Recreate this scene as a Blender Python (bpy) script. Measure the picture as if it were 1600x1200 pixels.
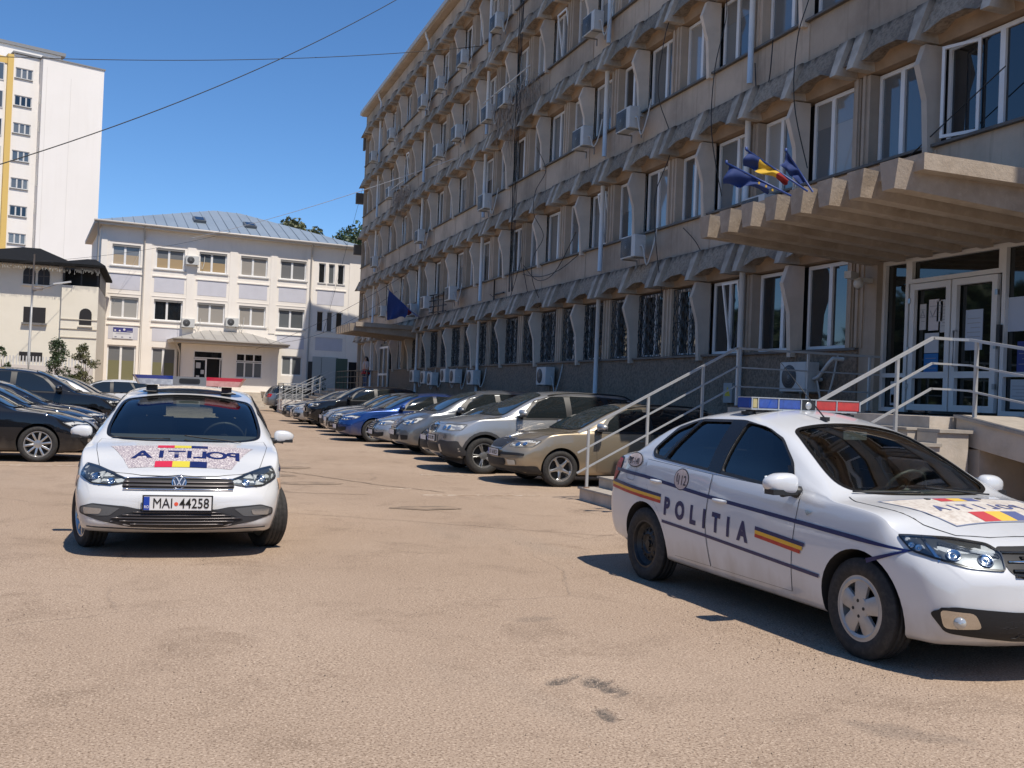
import bpy, bmesh, math, random
import numpy as np
from mathutils import Vector, Matrix, Quaternion
from mathutils.bvhtree import BVHTree
from mathutils.geometry import delaunay_2d_cdt
from mathutils.interpolate import poly_3d_calc
random.seed(7)
R = math.radians
for o in list(bpy.data.objects): bpy.data.objects.remove(o)
SC = bpy.context.scene
COL = SC.collection
# ------------------------------------------------------------------ camera
EYE = 1.54
yaw, pitch, roll = R(19.3), R(0.6), R(2.3)
cam = bpy.data.objects.new('camera', bpy.data.cameras.new('camera'))
COL.objects.link(cam)
f_ = Vector((math.sin(yaw)*math.cos(pitch), math.cos(yaw)*math.cos(pitch), math.sin(pitch)))
r_ = Vector((math.cos(yaw), -math.sin(yaw), 0)); u_ = r_.cross(f_)
r2 = r_*math.cos(roll) + u_*math.sin(roll); u2 = -r_*math.sin(roll) + u_*math.cos(roll)
M = Matrix((r2, u2, -f_)).transposed().to_4x4(); M.translation = (0, 0, EYE)
cam.matrix_world = M
cam.data.sensor_fit = 'HORIZONTAL'; cam.data.sensor_width = 36.0
cam.data.lens = 1576/1600*36
cam.data.clip_start = 0.05; cam.data.clip_end = 4000
SC.camera = cam
# ------------------------------------------------------------------ light
SUN_EL, SUN_AZ = R(62.0), R(180-18.3)          # azimuth clockwise from +Y
w = bpy.data.worlds.new('World'); SC.world = w; w.use_nodes = True
nt = w.node_tree; nt.nodes.clear()
sky = nt.nodes.new('ShaderNodeTexSky'); sky.sky_type = 'NISHITA'; sky.sun_disc = False
sky.sun_elevation = SUN_EL; sky.sun_rotation = SUN_AZ
sky.altitude = 3800; sky.air_density = 1.3; sky.dust_density = 0.0; sky.ozone_density = 6.0
hsv = nt.nodes.new('ShaderNodeHueSaturation'); hsv.inputs['Saturation'].default_value = 1.12; nt.links.new(sky.outputs[0], hsv.inputs['Color'])
bg = nt.nodes.new('ShaderNodeBackground'); bg.inputs['Strength'].default_value = 0.115
wo = nt.nodes.new('ShaderNodeOutputWorld')
nt.links.new(hsv.outputs[0], bg.inputs[0]); nt.links.new(bg.outputs[0], wo.inputs[0])
sun = bpy.data.objects.new('sun', bpy.data.lights.new('sun', 'SUN')); COL.objects.link(sun)
sun.data.energy = 3.95; sun.data.angle = R(0.53); sun.data.color = (1.0, 0.925, 0.82)
sd = Vector((math.sin(SUN_AZ)*math.cos(SUN_EL), math.cos(SUN_AZ)*math.cos(SUN_EL), math.sin(SUN_EL)))
sun.rotation_euler = sd.to_track_quat('Z', 'Y').to_euler(); sun.location = (20, -30, 60)
SC.view_settings.view_transform = 'Standard'; SC.view_settings.look = 'None'
SC.view_settings.exposure = 0.40; SC.view_settings.gamma = 1.0
try: SC.view_settings.use_curve_mapping = False
except Exception: pass
SC.render.engine = 'CYCLES'
# ------------------------------------------------------------------ materials
MATS = {}
def mat(name, col=(.5, .5, .5), rough=.5, metal=0., spec=.5, coat=0., coatr=.03, emit=None, noise=None, bump=None, top=None, rvar=None):
    """noise: list of (scale, colour, amount, lo, hi[, stretch]) layers; bump: (scale, strength, distance)"""
    if name in MATS: return MATS[name]
    m = bpy.data.materials.new(name); m.use_nodes = True; n = m.node_tree.nodes; l = m.node_tree.links
    b = n['Principled BSDF']
    b.inputs['Base Color'].default_value = (*col, 1); b.inputs['Roughness'].default_value = rough
    b.inputs['Metallic'].default_value = metal; b.inputs['Specular IOR Level'].default_value = spec
    b.inputs['Coat Weight'].default_value = coat; b.inputs['Coat Roughness'].default_value = coatr
    if emit: b.inputs['Emission Color'].default_value = (*emit[:3], 1); b.inputs['Emission Strength'].default_value = emit[3]
    tc = None
    def coord(stretch=None):
        nonlocal tc
        if tc is None: tc = n.new('ShaderNodeTexCoord')
        if stretch is None: return tc.outputs['Object']
        mp = n.new('ShaderNodeMapping'); mp.inputs['Scale'].default_value = stretch
        l.new(tc.outputs['Object'], mp.inputs['Vector']); return mp.outputs[0]
    cur = None
    for ly in (noise or []):
        sc, c2, amt, lo, hi = ly[:5]; st = ly[5] if len(ly) > 5 else None
        t = n.new('ShaderNodeTexNoise'); t.inputs['Scale'].default_value = sc; t.inputs['Detail'].default_value = 6; t.inputs['Roughness'].default_value = .6
        l.new(coord(st), t.inputs['Vector'])
        mr = n.new('ShaderNodeMapRange'); mr.inputs[1].default_value = lo; mr.inputs[2].default_value = hi; mr.inputs[4].default_value = amt
        l.new(t.outputs['Fac'], mr.inputs[0])
        mx = n.new('ShaderNodeMix'); mx.data_type = 'RGBA'
        l.new(mr.outputs[0], mx.inputs[0])
        if cur is None: mx.inputs[6].default_value = (*col, 1)
        else: l.new(cur, mx.inputs[6])
        mx.inputs[7].default_value = (*c2, 1); cur = mx.outputs[2]
    if top:                                   # dirt that has washed down from the upper edge: (z start, z end, colour, amount)
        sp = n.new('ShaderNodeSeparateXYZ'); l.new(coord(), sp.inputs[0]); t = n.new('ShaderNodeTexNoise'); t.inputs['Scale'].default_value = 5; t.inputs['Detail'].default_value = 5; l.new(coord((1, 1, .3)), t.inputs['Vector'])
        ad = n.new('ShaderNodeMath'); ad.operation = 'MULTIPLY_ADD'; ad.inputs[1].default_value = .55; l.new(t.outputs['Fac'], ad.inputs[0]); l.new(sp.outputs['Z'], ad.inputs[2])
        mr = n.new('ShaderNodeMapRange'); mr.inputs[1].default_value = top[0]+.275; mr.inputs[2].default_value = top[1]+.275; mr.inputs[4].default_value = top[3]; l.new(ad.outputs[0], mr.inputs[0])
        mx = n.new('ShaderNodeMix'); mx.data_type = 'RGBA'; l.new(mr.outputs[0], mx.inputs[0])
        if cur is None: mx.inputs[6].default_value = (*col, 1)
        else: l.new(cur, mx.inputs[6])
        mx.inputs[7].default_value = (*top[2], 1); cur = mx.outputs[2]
    if rvar:                                  # value variation per object
        oi = n.new('ShaderNodeObjectInfo'); mr = n.new('ShaderNodeMapRange')
        mr.inputs[3].default_value = rvar[0]; mr.inputs[4].default_value = rvar[1]; l.new(oi.outputs['Random'], mr.inputs[0])
        hs = n.new('ShaderNodeHueSaturation'); l.new(mr.outputs[0], hs.inputs['Value'])
        if cur is None: hs.inputs['Color'].default_value = (*col, 1)
        else: l.new(cur, hs.inputs['Color'])
        cur = hs.outputs[0]
    if cur is not None: l.new(cur, b.inputs['Base Color'])
    if bump:
        t = n.new('ShaderNodeTexNoise'); t.inputs['Scale'].default_value = bump[0]; t.inputs['Detail'].default_value = 8; t.inputs['Roughness'].default_value = .65
        l.new(coord(), t.inputs['Vector'])
        bp = n.new('ShaderNodeBump'); bp.inputs['Strength'].default_value = bump[1]; bp.inputs['Distance'].default_value = bump[2]
        l.new(t.outputs['Fac'], bp.inputs['Height']); l.new(bp.outputs[0], b.inputs['Normal'])
    MATS[name] = m; return m
def glass(name, tint=(.55, .62, .58), ior=1.5, refl=1.0, dust=0.0):
    if name in MATS: return MATS[name]
    m = bpy.data.materials.new(name); m.use_nodes = True; n = m.node_tree.nodes; l = m.node_tree.links; n.clear()
    o = n.new('ShaderNodeOutputMaterial'); tr = n.new('ShaderNodeBsdfTransparent'); tr.inputs[0].default_value = (*tint, 1)
    gl = n.new('ShaderNodeBsdfGlossy'); gl.inputs['Roughness'].default_value = .015; gl.inputs[0].default_value = (refl, refl, refl, 1)
    fr = n.new('ShaderNodeFresnel'); fr.inputs[0].default_value = ior
    mr = n.new('ShaderNodeMath'); mr.operation = 'MULTIPLY'; mr.inputs[1].default_value = 1.6; mr.use_clamp = True
    l.new(fr.outputs[0], mr.inputs[0])
    mx = n.new('ShaderNodeMixShader'); l.new(mr.outputs[0], mx.inputs[0]); l.new(tr.outputs[0], mx.inputs[1]); l.new(gl.outputs[0], mx.inputs[2])
    out = mx
    if dust:
        df = n.new('ShaderNodeBsdfDiffuse'); df.inputs[0].default_value = (.5, .47, .42, 1)
        m2 = n.new('ShaderNodeMixShader'); m2.inputs[0].default_value = dust
        l.new(mx.outputs[0], m2.inputs[1]); l.new(df.outputs[0], m2.inputs[2]); out = m2
    l.new(out.outputs[0], o.inputs[0]); MATS[name] = m; return m
# ------------------------------------------------------------------ mesh helpers
def link(name, me, m=None, parent=None, loc=None, rot=None, kind=None, smooth=False, ang=None):
    if isinstance(me, bmesh.types.BMesh):
        d = bpy.data.meshes.new(name); me.to_mesh(d); me.free(); me = d
    if m is not None and len(me.materials) == 0:
        for k in (m if isinstance(m, (list, tuple)) else [m]): me.materials.append(k)
    if smooth:
        me.shade_smooth()
        if ang: me.set_sharp_from_angle(angle=R(ang))
    o = bpy.data.objects.new(name, me); COL.objects.link(o)
    if parent is not None: o.parent = parent
    if loc is not None: o.location = loc
    if rot is not None: o.rotation_euler = rot
    if kind: o['kind'] = kind
    return o
def thing(name, label, cat, loc=(0, 0, 0), rz=0, group=None):
    o = bpy.data.objects.new(name, None); COL.objects.link(o); o.location = loc; o.rotation_euler = (0, 0, rz)
    o.empty_display_size = .2
    o['label'] = label; o['category'] = cat
    if group: o['group'] = group
    return o
def tag(o, label, cat, group=None):
    o['label'] = label; o['category'] = cat
    if group: o['group'] = group
    return o
def kids(o): return [c for c in bpy.data.objects if c.parent == o]
def copy_tree(o, cmap, parent=None):
    c = o.copy(); COL.objects.link(c); c.parent = parent
    for ch in cmap.get(o.name, []): copy_tree(ch, cmap, c)
    return c
def box(bm, c, s, rz=0, mi=0, rot=None):
    """axis aligned box centre c size s"""
    x, y, z = s[0]/2, s[1]/2, s[2]/2
    v = [Vector((a*x, b*y, d*z)) for a in (-1, 1) for b in (-1, 1) for d in (-1, 1)]
    if rot is not None: v = [rot @ k for k in v]
    elif rz: q = Matrix.Rotation(rz, 3, 'Z'); v = [q @ k for k in v]
    v = [bm.verts.new(k + Vector(c)) for k in v]
    for f in ((0, 1, 3, 2), (4, 6, 7, 5), (0, 4, 5, 1), (2, 3, 7, 6), (0, 2, 6, 4), (1, 5, 7, 3)):
        bm.faces.new([v[i] for i in f]).material_index = mi
def boxr(bm, x0, x1, y0, y1, z0, z1, mi=0): box(bm, ((x0+x1)/2, (y0+y1)/2, (z0+z1)/2), (x1-x0, y1-y0, z1-z0), mi=mi)
def prism(bm, poly, axis, a, b, mi=0):
    """poly 2D extruded along axis ('x','y','z') from a to b"""
    def P(p, t):
        return {'x': (t, p[0], p[1]), 'y': (p[0], t, p[1]), 'z': (p[0], p[1], t)}[axis]
    A = [bm.verts.new(P(p, a)) for p in poly]; B = [bm.verts.new(P(p, b)) for p in poly]
    n = len(poly)
    fs = [bm.faces.new(A), bm.faces.new(B[::-1])]
    for i in range(n): fs.append(bm.faces.new((A[i], B[i], B[(i+1) % n], A[(i+1) % n])))
    for f in fs: f.material_index = mi
    bmesh.ops.recalc_face_normals(bm, faces=fs)
    return fs
def tube(bm, pts, r, n=8, mi=0, cap=True, smooth=True):
    pts = [Vector(p) for p in pts]; rs = r if isinstance(r, (list, tuple)) else [r]*len(pts)
    up = Vector((0, 0, 1)); rings = []
    for i, p in enumerate(pts):
        d = (pts[min(i+1, len(pts)-1)] - pts[max(i-1, 0)]).normalized()
        a = d.cross(up)
        if a.length < 1e-3: a = d.cross(Vector((1, 0, 0)))
        a.normalize(); b = a.cross(d)
        rings.append([bm.verts.new(p + (a*math.cos(2*math.pi*k/n) + b*math.sin(2*math.pi*k/n))*rs[i]) for k in range(n)])
    for i in range(len(rings)-1):
        for k in range(n):
            f = bm.faces.new((rings[i][k], rings[i][(k+1) % n], rings[i+1][(k+1) % n], rings[i+1][k])); f.smooth = smooth; f.material_index = mi
    if cap:
        bm.faces.new(rings[0]).material_index = mi; bm.faces.new(rings[-1][::-1]).material_index = mi
def lathe(bm, prof, n=32, axis='y', c=(0, 0, 0), mi=0, smooth=True, a0=0, a1=2*math.pi):
    """prof list of (r, t) revolved round axis"""
    full = abs(a1-a0-2*math.pi) < 1e-6; rings = []
    m_ = n if full else n+1
    for r, t in prof:
        ring = []
        for k in range(m_):
            a = a0+(a1-a0)*k/n; x, z = r*math.cos(a), r*math.sin(a)
            p = {'y': (x, t, z), 'z': (x, z, t), 'x': (t, x, z)}[axis]
            ring.append(bm.verts.new(Vector(p)+Vector(c)))
        rings.append(ring)
    for i in range(len(rings)-1):
        for k in range(m_ if full else n):
            f = bm.faces.new((rings[i][k], rings[i][(k+1) % m_], rings[i+1][(k+1) % m_], rings[i+1][k])); f.smooth = smooth; f.material_index = mi
    return rings
def newbm(): return bmesh.new()
def boolean(base, cutters, op='DIFFERENCE'):
    """base: mesh, cutters: list of meshes; returns a new mesh (exact solver)"""
    ob = bpy.data.objects.new('tmp', base); COL.objects.link(ob); tmp = []
    for c in cutters:
        co = bpy.data.objects.new('tmpc', c); COL.objects.link(co); tmp.append(co)
        md = ob.modifiers.new('b', 'BOOLEAN'); md.operation = op; md.object = co; md.solver = 'EXACT'
        md.material_mode = 'TRANSFER'
    dg = bpy.context.evaluated_depsgraph_get(); dg.update()
    me = bpy.data.meshes.new_from_object(ob.evaluated_get(dg))
    for t in tmp+[ob]: bpy.data.objects.remove(t)
    return me
def bm_mesh(bm, name='m', mats=None):
    me = bpy.data.meshes.new(name); bm.to_mesh(me); bm.free()
    for k in (mats or []): me.materials.append(k)
    return me
_txt = {}
def text_mesh(s, size=1., bold=0., sx=1., ext=0., align='CENTER', space=1.):
    k = (s, size, bold, sx, ext, align, space)
    if k in _txt: return _txt[k].copy()
    cu = bpy.data.curves.new('t', 'FONT'); cu.body = s; cu.size = size; cu.offset = bold; cu.extrude = ext
    cu.align_x = align; cu.align_y = 'CENTER'; cu.resolution_u = 4; cu.space_character = space
    ob = bpy.data.objects.new('t', cu); COL.objects.link(ob)
    dg = bpy.context.evaluated_depsgraph_get(); dg.update()
    me = bpy.data.meshes.new_from_object(ob.evaluated_get(dg)); bpy.data.objects.remove(ob)
    me.materials.clear()
    if sx != 1: me.transform(Matrix.Diagonal((sx, 1, 1, 1)))
    _txt[k] = me; return me.copy()
# ------------------------------------------------------------------ cars
def curve(keys):
    """shape preserving interpolation through (x, y) keys"""
    ks = sorted(keys); X = np.array([k[0] for k in ks], float); Y = np.array([k[1] for k in ks], float)
    h = np.diff(X); d = np.diff(Y)/h; m = np.zeros(len(X)); m[0], m[-1] = d[0], d[-1]
    for i in range(1, len(X)-1):
        if d[i-1]*d[i] > 0:
            w1, w2 = 2*h[i]+h[i-1], h[i]+2*h[i-1]; m[i] = (w1+w2)/(w1/d[i-1]+w2/d[i])
    def f(x):
        x = min(max(x, X[0]), X[-1]); i = min(max(int(np.searchsorted(X, x))-1, 0), len(X)-2)
        t = (x-X[i])/h[i]; t2, t3 = t*t, t*t*t
        return float((2*t3-3*t2+1)*Y[i]+(t3-2*t2+t)*h[i]*m[i]+(3*t2-2*t3)*Y[i+1]+(t3-t2)*h[i]*m[i+1])
    return f
def smooth01(t): t = min(max(t, 0.), 1.); return t*t*(3-2*t)
class Body:
    """closed lofted car body; local frame: x forward from the front axle, y left, z up from the ground"""
    def __init__(s, S, inset=0.0, step=.055):
        s.S = S; s.FO, s.WB, s.RO = S['FO'], S['WB'], S['RO']; s.W = S['W']/2
        s.top = curve(S['top']); s.belt = curve(S['belt']); s.plan = curve(S['plan']); s.low = curve(S['low'])
        s.crown = curve(S['crown']); s.fprof = curve(S['fprof']); s.rprof = curve(S['rprof']); s.inset = inset
        xf, xr = s.FO, -(s.WB+s.RO); r = .10
        xs = [xf-r*(1-math.cos(t)) for t in np.linspace(0, math.pi/2, 6)]
        n = int((xf-r-(xr+r))/step); xs += [xf-r-(xf-xr-2*r)*k/n for k in range(1, n)]
        xs += [xr+r*(1-math.cos(t)) for t in np.linspace(math.pi/2, 0, 6)]
        bm = bmesh.new(); rings = []
        for x in xs:
            h = s.half(x); d = min(xf-x, x-xr)
            ins = r-math.sqrt(max(r*r-(r-d)**2, 0)) if d < r else 0.
            wmax = max(p[0] for p in h); z0, z1 = min(p[1] for p in h), max(p[1] for p in h); zc = (z0+z1)/2; hh = (z1-z0)/2
            h = [(p[0]*(wmax-ins)/wmax, zc+(p[1]-zc)*(hh-ins*.8)/hh) for p in h]
            full = h + [(-p[0], p[1]) for p in h[-2:0:-1]]
            rings.append((x, full))
        def V(x, y, z): return bm.verts.new(s.warp(x, y, z))
        vr = [[V(x, y, z) for y, z in f] for x, f in rings]
        m = len(vr[0])
        for a, b in zip(vr[:-1], vr[1:]):
            for k in range(m): bm.faces.new((a[k], b[k], b[(k+1) % m], a[(k+1) % m]))
        for end, rev in ((0, False), (-1, True)):
            x, f = rings[end]; zc = sum(p[1] for p in f)/len(f); prev = vr[end]
            for q in (.85, .68, .5, .3, .12):
                cur = [V(x, y*q, zc+(z-zc)*q) for y, z in f]
                for k in range(m):
                    fs = (prev[k], prev[(k+1) % m], cur[(k+1) % m], cur[k]); bm.faces.new(fs if not rev else fs[::-1])
                prev = cur
            c = V(x, 0, zc)
            for k in range(m):
                fs = (prev[k], prev[(k+1) % m], c); bm.faces.new(fs if not rev else fs[::-1])
        bmesh.ops.recalc_face_normals(bm, faces=bm.faces[:])
        for f in bm.faces: f.smooth = True
        s.ref = bm; bm.normal_update(); bm.verts.ensure_lookup_table(); bm.faces.ensure_lookup_table()
        s.bvh = BVHTree.FromBMesh(bm)
    def edge(s, x):
        zt = s.top(x); return max(zt-s.crown(x), min(s.belt(x), zt-.035)+.012) if zt-s.belt(x) > .12 else 9.
    def warp(s, x, y, z):
        i = s.inset; a, b = s.FO-x, x+s.WB+s.RO
        yy = min(abs(y)/(s.W-i), 1.)
        of = -s.S['fplan']*yy**s.S.get('fpow', 2.6)+s.fprof(z); orr = s.S['rplan']*yy**3-s.rprof(z)
        x2 = x+of*(1-smooth01(a/.8))+orr*(1-smooth01(b/.8))
        return Vector((x2, y, z))
    def half(s, x):
        S = s.S; i = s.inset; zt = s.top(x)-i; zb = s.low(x)+i*1.5; w = s.plan(x)-i; zs = min(s.belt(x), zt-.035)
        zc = S.get('zc', .60); wb = w-.05; zc = min(zc, zs-.1)
        ws = w-S.get('dsh', .03)
        ze = max(zt-s.crown(x), zs+.012); g0 = S.get('g0', .055)
        we = max(ws-g0*min(1, (ze-zs)/.05)-S.get('tum', .36)*(ze-zs), .15)
        def L(p, q, n, inc=True): return [(p[0]+(q[0]-p[0])*k/n, p[1]+(q[1]-p[1])*k/n) for k in range(n+(1 if inc else 0))]
        def Q(p, c, q, n):
            return [((1-t)**2*p[0]+2*t*(1-t)*c[0]+t*t*q[0], (1-t)**2*p[1]+2*t*(1-t)*c[1]+t*t*q[1]) for t in [k/n for k in range(n+1)]]
        h = L((0, zb), (wb-.06, zb), 3, False)
        h += Q((wb-.06, zb), (wb, zb), (wb+.004, zb+.06), 3)
        z0 = zb+.06
        for k in range(1, 6):
            z = z0+(zc-z0)*k/5; h.append((w-(w-wb-.004)*((zc-z)/(zc-z0))**2, z))
        zs1 = zs-.035
        cre = S.get('crease'); n = 7
        for k in range(1, n+1):
            z = zc+(zs1-zc)*k/n; t = (z-zc)/(zs-zc); y = w-(w-ws)*t*t; h.append((y, z))
        D = (ws, zs); E = (we, ze); p0 = h[-1]
        d = Vector((E[0]-D[0], E[1]-D[1])); Ld = max(d.length, 1e-4)
        q = min(.035, Ld*.4); pD = (D[0]+d.x/Ld*q, D[1]+d.y/Ld*q)
        h += Q(p0, D, pD, 4)[1:]
        bl = S.get('bulge', .03)*min(1, Ld/.4); re = min(.07, Ld*.35); pE = (E[0]-d.x/Ld*re, E[1]-d.y/Ld*re)
        for k in range(1, 7):
            t = k/6; h.append((pD[0]+(pE[0]-pD[0])*t+bl*4*t*(1-t)*.5, pD[1]+(pE[1]-pD[1])*t))
        # top crown
        y1 = we*.86; cz = lambda y: ze+(zt-ze)*(1-(y/we)**2)
        h += Q(pE, (we, ze), (y1, cz(y1)), 5)[1:]
        for k in range(1, 9):
            y = y1*(1-k/8); h.append((y, cz(y)))
        return h
    # -- surface queries
    def snap(s, o, d):
        hit = s.bvh.ray_cast(Vector(o), Vector(d))
        if hit[0] is None:
            hit = s.bvh.find_nearest(Vector(o)+Vector(d)*2.0)
        return s._n(hit)
    def near(s, p): return s._n(s.bvh.find_nearest(Vector(p)))
    def _n(s, hit):
        f = s.ref.faces[hit[2]]; ws = poly_3d_calc([v.co for v in f.verts], hit[0])
        n = Vector((0, 0, 0))
        for a, v in zip(ws, f.verts): n += v.normal*a
        return hit[0], n.normalized()
    def mesh(s):
        me = bpy.data.meshes.new('body'); s.ref.to_mesh(me); return me
AX = {'L': (lambda a, b: (a, 3, b), (0, -1, 0)), 'R': (lambda a, b: (a, -3, b), (0, 1, 0)),
      'F': (lambda a, b: (4, a, b), (-1, 0, 0)), 'B': (lambda a, b: (-9, a, b), (1, 0, 0)), 'T': (lambda a, b: (a, b, 4), (0, 0, -1))}
def AXd(v):
    """projection frame looking along -v (v outward, horizontal): coords (lateral, z)"""
    v = Vector(v).normalized(); r = Vector((0, 0, 1)).cross(v).normalized()
    return (lambda a, b: tuple(v*5+r*a+Vector((0, 0, b)))), tuple(-v)
def inside(p, poly):
    c = False; n = len(poly); x, y = p
    for i in range(n):
        x1, y1 = poly[i]; x2, y2 = poly[(i+1) % n]
        if (y1 > y) != (y2 > y) and x < (x2-x1)*(y-y1)/(y2-y1)+x1: c = not c
    return c
def dens(poly, g):
    out = []
    for i, p in enumerate(poly):
        q = poly[(i+1) % len(poly)]; L = math.dist(p, q); n = max(1, int(math.ceil(L/g)))
        out += [(p[0]+(q[0]-p[0])*k/n, p[1]+(q[1]-p[1])*k/n) for k in range(n)]
    return out
def rnd(poly, r, n=4):
    out = []; m = len(poly)
    for i, p in enumerate(poly):
        a, b = Vector(poly[i-1]), Vector(poly[(i+1) % m]); P = Vector(p)
        ra = r if not isinstance(r, (list, tuple)) else r[i]
        if ra <= 0: out.append(p); continue
        u, v = (a-P), (b-P); k = min(ra, u.length*.45, v.length*.45); s, e = P+u.normalized()*k, P+v.normalized()*k
        for j in range(n+1):
            t = j/n; q = s*(1-t)**2+P*2*t*(1-t)+e*t*t; out.append((q.x, q.y))
    return out
def ell(cx, cy, a, b, n=20, rot=0):
    return [(cx+a*math.cos(t)*math.cos(rot)-b*math.sin(t)*math.sin(rot), cy+a*math.cos(t)*math.sin(rot)+b*math.sin(t)*math.cos(rot)) for t in [2*math.pi*k/n for k in range(n)]]
def strip(pts, w, closed=False):
    """polyline -> polygon of width w (open)"""
    P = [Vector(p) for p in pts]; L, Rr = [], []
    for i, p in enumerate(P):
        a = P[max(i-1, 0)]; b = P[min(i+1, len(P)-1)]
        d1 = (p-a).normalized() if i > 0 else (b-p).normalized(); d2 = (b-p).normalized() if i < len(P)-1 else d1
        n = Vector((-(d1+d2).y, (d1+d2).x)).normalized(); k = min(1/max(abs(n.dot(Vector((-d1.y, d1.x)))), .4), 2)
        L.append(tuple(p+n*w/2*k)); Rr.append(tuple(p-n*w/2*k))
    return L+Rr[::-1]
def ring_poly(poly, w):
    """outline band: (outer, inner) with inner inset by w"""
    n = len(poly); area = sum(poly[i][0]*poly[(i+1) % n][1]-poly[(i+1) % n][0]*poly[i][1] for i in range(n)); sg = 1 if area > 0 else -1
    inn = []
    for i, p in enumerate(poly):
        a, b, P = Vector(poly[i-1]), Vector(poly[(i+1) % n]), Vector(p); d1, d2 = (P-a).normalized(), (b-P).normalized()
        nn = Vector((-(d1+d2).y, (d1+d2).x)).normalized()*sg; k = 1/max(abs(nn.dot(Vector((-d1.y, d1.x)))), .5)
        inn.append(tuple(P+nn*w*k))
    return inn
def patch(B, poly, ax, off=.004, g=.06, hole=None, thick=0, curved=True, flat=None):
    """2D outline in a projection frame laid on the body surface; returns a mesh with smooth surface normals"""
    P, d = AX[ax] if isinstance(ax, str) else ax
    if ax in ('L', 'R'): poly = [(x, min(z, B.edge(x)-.012)) for x, z in poly]; hole = [[(x, min(z, B.edge(x)-.016)) for x, z in h] for h in (hole or [])]
    poly = dens(poly, g); holes = [dens(h, g) for h in (hole or [])]
    V = list(poly); E = [(i, (i+1) % len(poly)) for i in range(len(poly))]
    for h in holes:
        s0 = len(V); V += h; E += [(s0+i, s0+(i+1) % len(h)) for i in range(len(h))]
    xs, ys = [p[0] for p in poly], [p[1] for p in poly]
    x = min(xs)+g*.5
    while x < max(xs):
        y = min(ys)+g*.5
        while y < max(ys):
            if inside((x, y), poly) and not any(inside((x, y), h) for h in holes):
                if min((x-q[0])**2+(y-q[1])**2 for q in V) > (g*.45)**2: V.append((x, y))
            y += g
        x += g
    r = delaunay_2d_cdt([Vector(v) for v in V], E, [], 0, 1e-5)
    bm = bmesh.new(); vs, ns = [], []
    for v in r[0]:
        q, n = B.snap(P(v.x, v.y), d); vs.append(bm.verts.new(q+n*off)); ns.append(n)
    for t in r[2]:
        c = ((sum(r[0][i].x for i in t))/3, (sum(r[0][i].y for i in t))/3)
        if inside(c, poly) and not any(inside(c, h) for h in holes):
            try: bm.faces.new([vs[i] for i in t])
            except ValueError: pass
    bmesh.ops.delete(bm, geom=[v for v in bm.verts if not v.link_faces], context='VERTS')
    nd = Vector(d)
    for f in bm.faces:
        f.normal_update()
        if f.normal.dot(nd) > 0: f.normal_flip()
        f.smooth = True
    keep = {v.index for v in bm.verts}
    me = bpy.data.meshes.new('patch'); bm.to_mesh(me); bm.free()
    nn = []
    for v in me.vertices:
        q, n = B.near(v.co); nn.append(n)
    me.normals_split_custom_set_from_vertices(nn)
    return me
def merge(meshes):
    bm = bmesh.new()
    for m in meshes: bm.from_mesh(m)
    me = bpy.data.meshes.new('merged'); bm.to_mesh(me); bm.free(); return me
def decal_text(B, s, ax, pos, size, ang=0, bold=.0, sx=1., off=.0045, flip=False, space=1., shear=0):
    me = text_mesh(s, size, bold, sx, space=space); bm = bmesh.new(); bm.from_mesh(me)
    for _ in range(3):
        le = [e for e in bm.edges if e.calc_length() > .05]
        if not le: break
        bmesh.ops.subdivide_edges(bm, edges=le, cuts=1); bmesh.ops.triangulate(bm, faces=bm.faces[:])
    P, d = AX[ax] if isinstance(ax, str) else ax; ca, sa = math.cos(ang), math.sin(ang)
    for v in bm.verts:
        x, y = v.co.x, v.co.y
        if flip: x = -x
        x += shear*y
        u, w_ = pos[0]+x*ca-y*sa, pos[1]+x*sa+y*ca
        q, n = B.snap(P(u, w_), d); v.co = q+n*off
    nd = Vector(d)
    for f in bm.faces:
        f.normal_update()
        if f.normal.dot(nd) > 0: f.normal_flip()
    return bm_mesh(bm, 'text')
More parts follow.
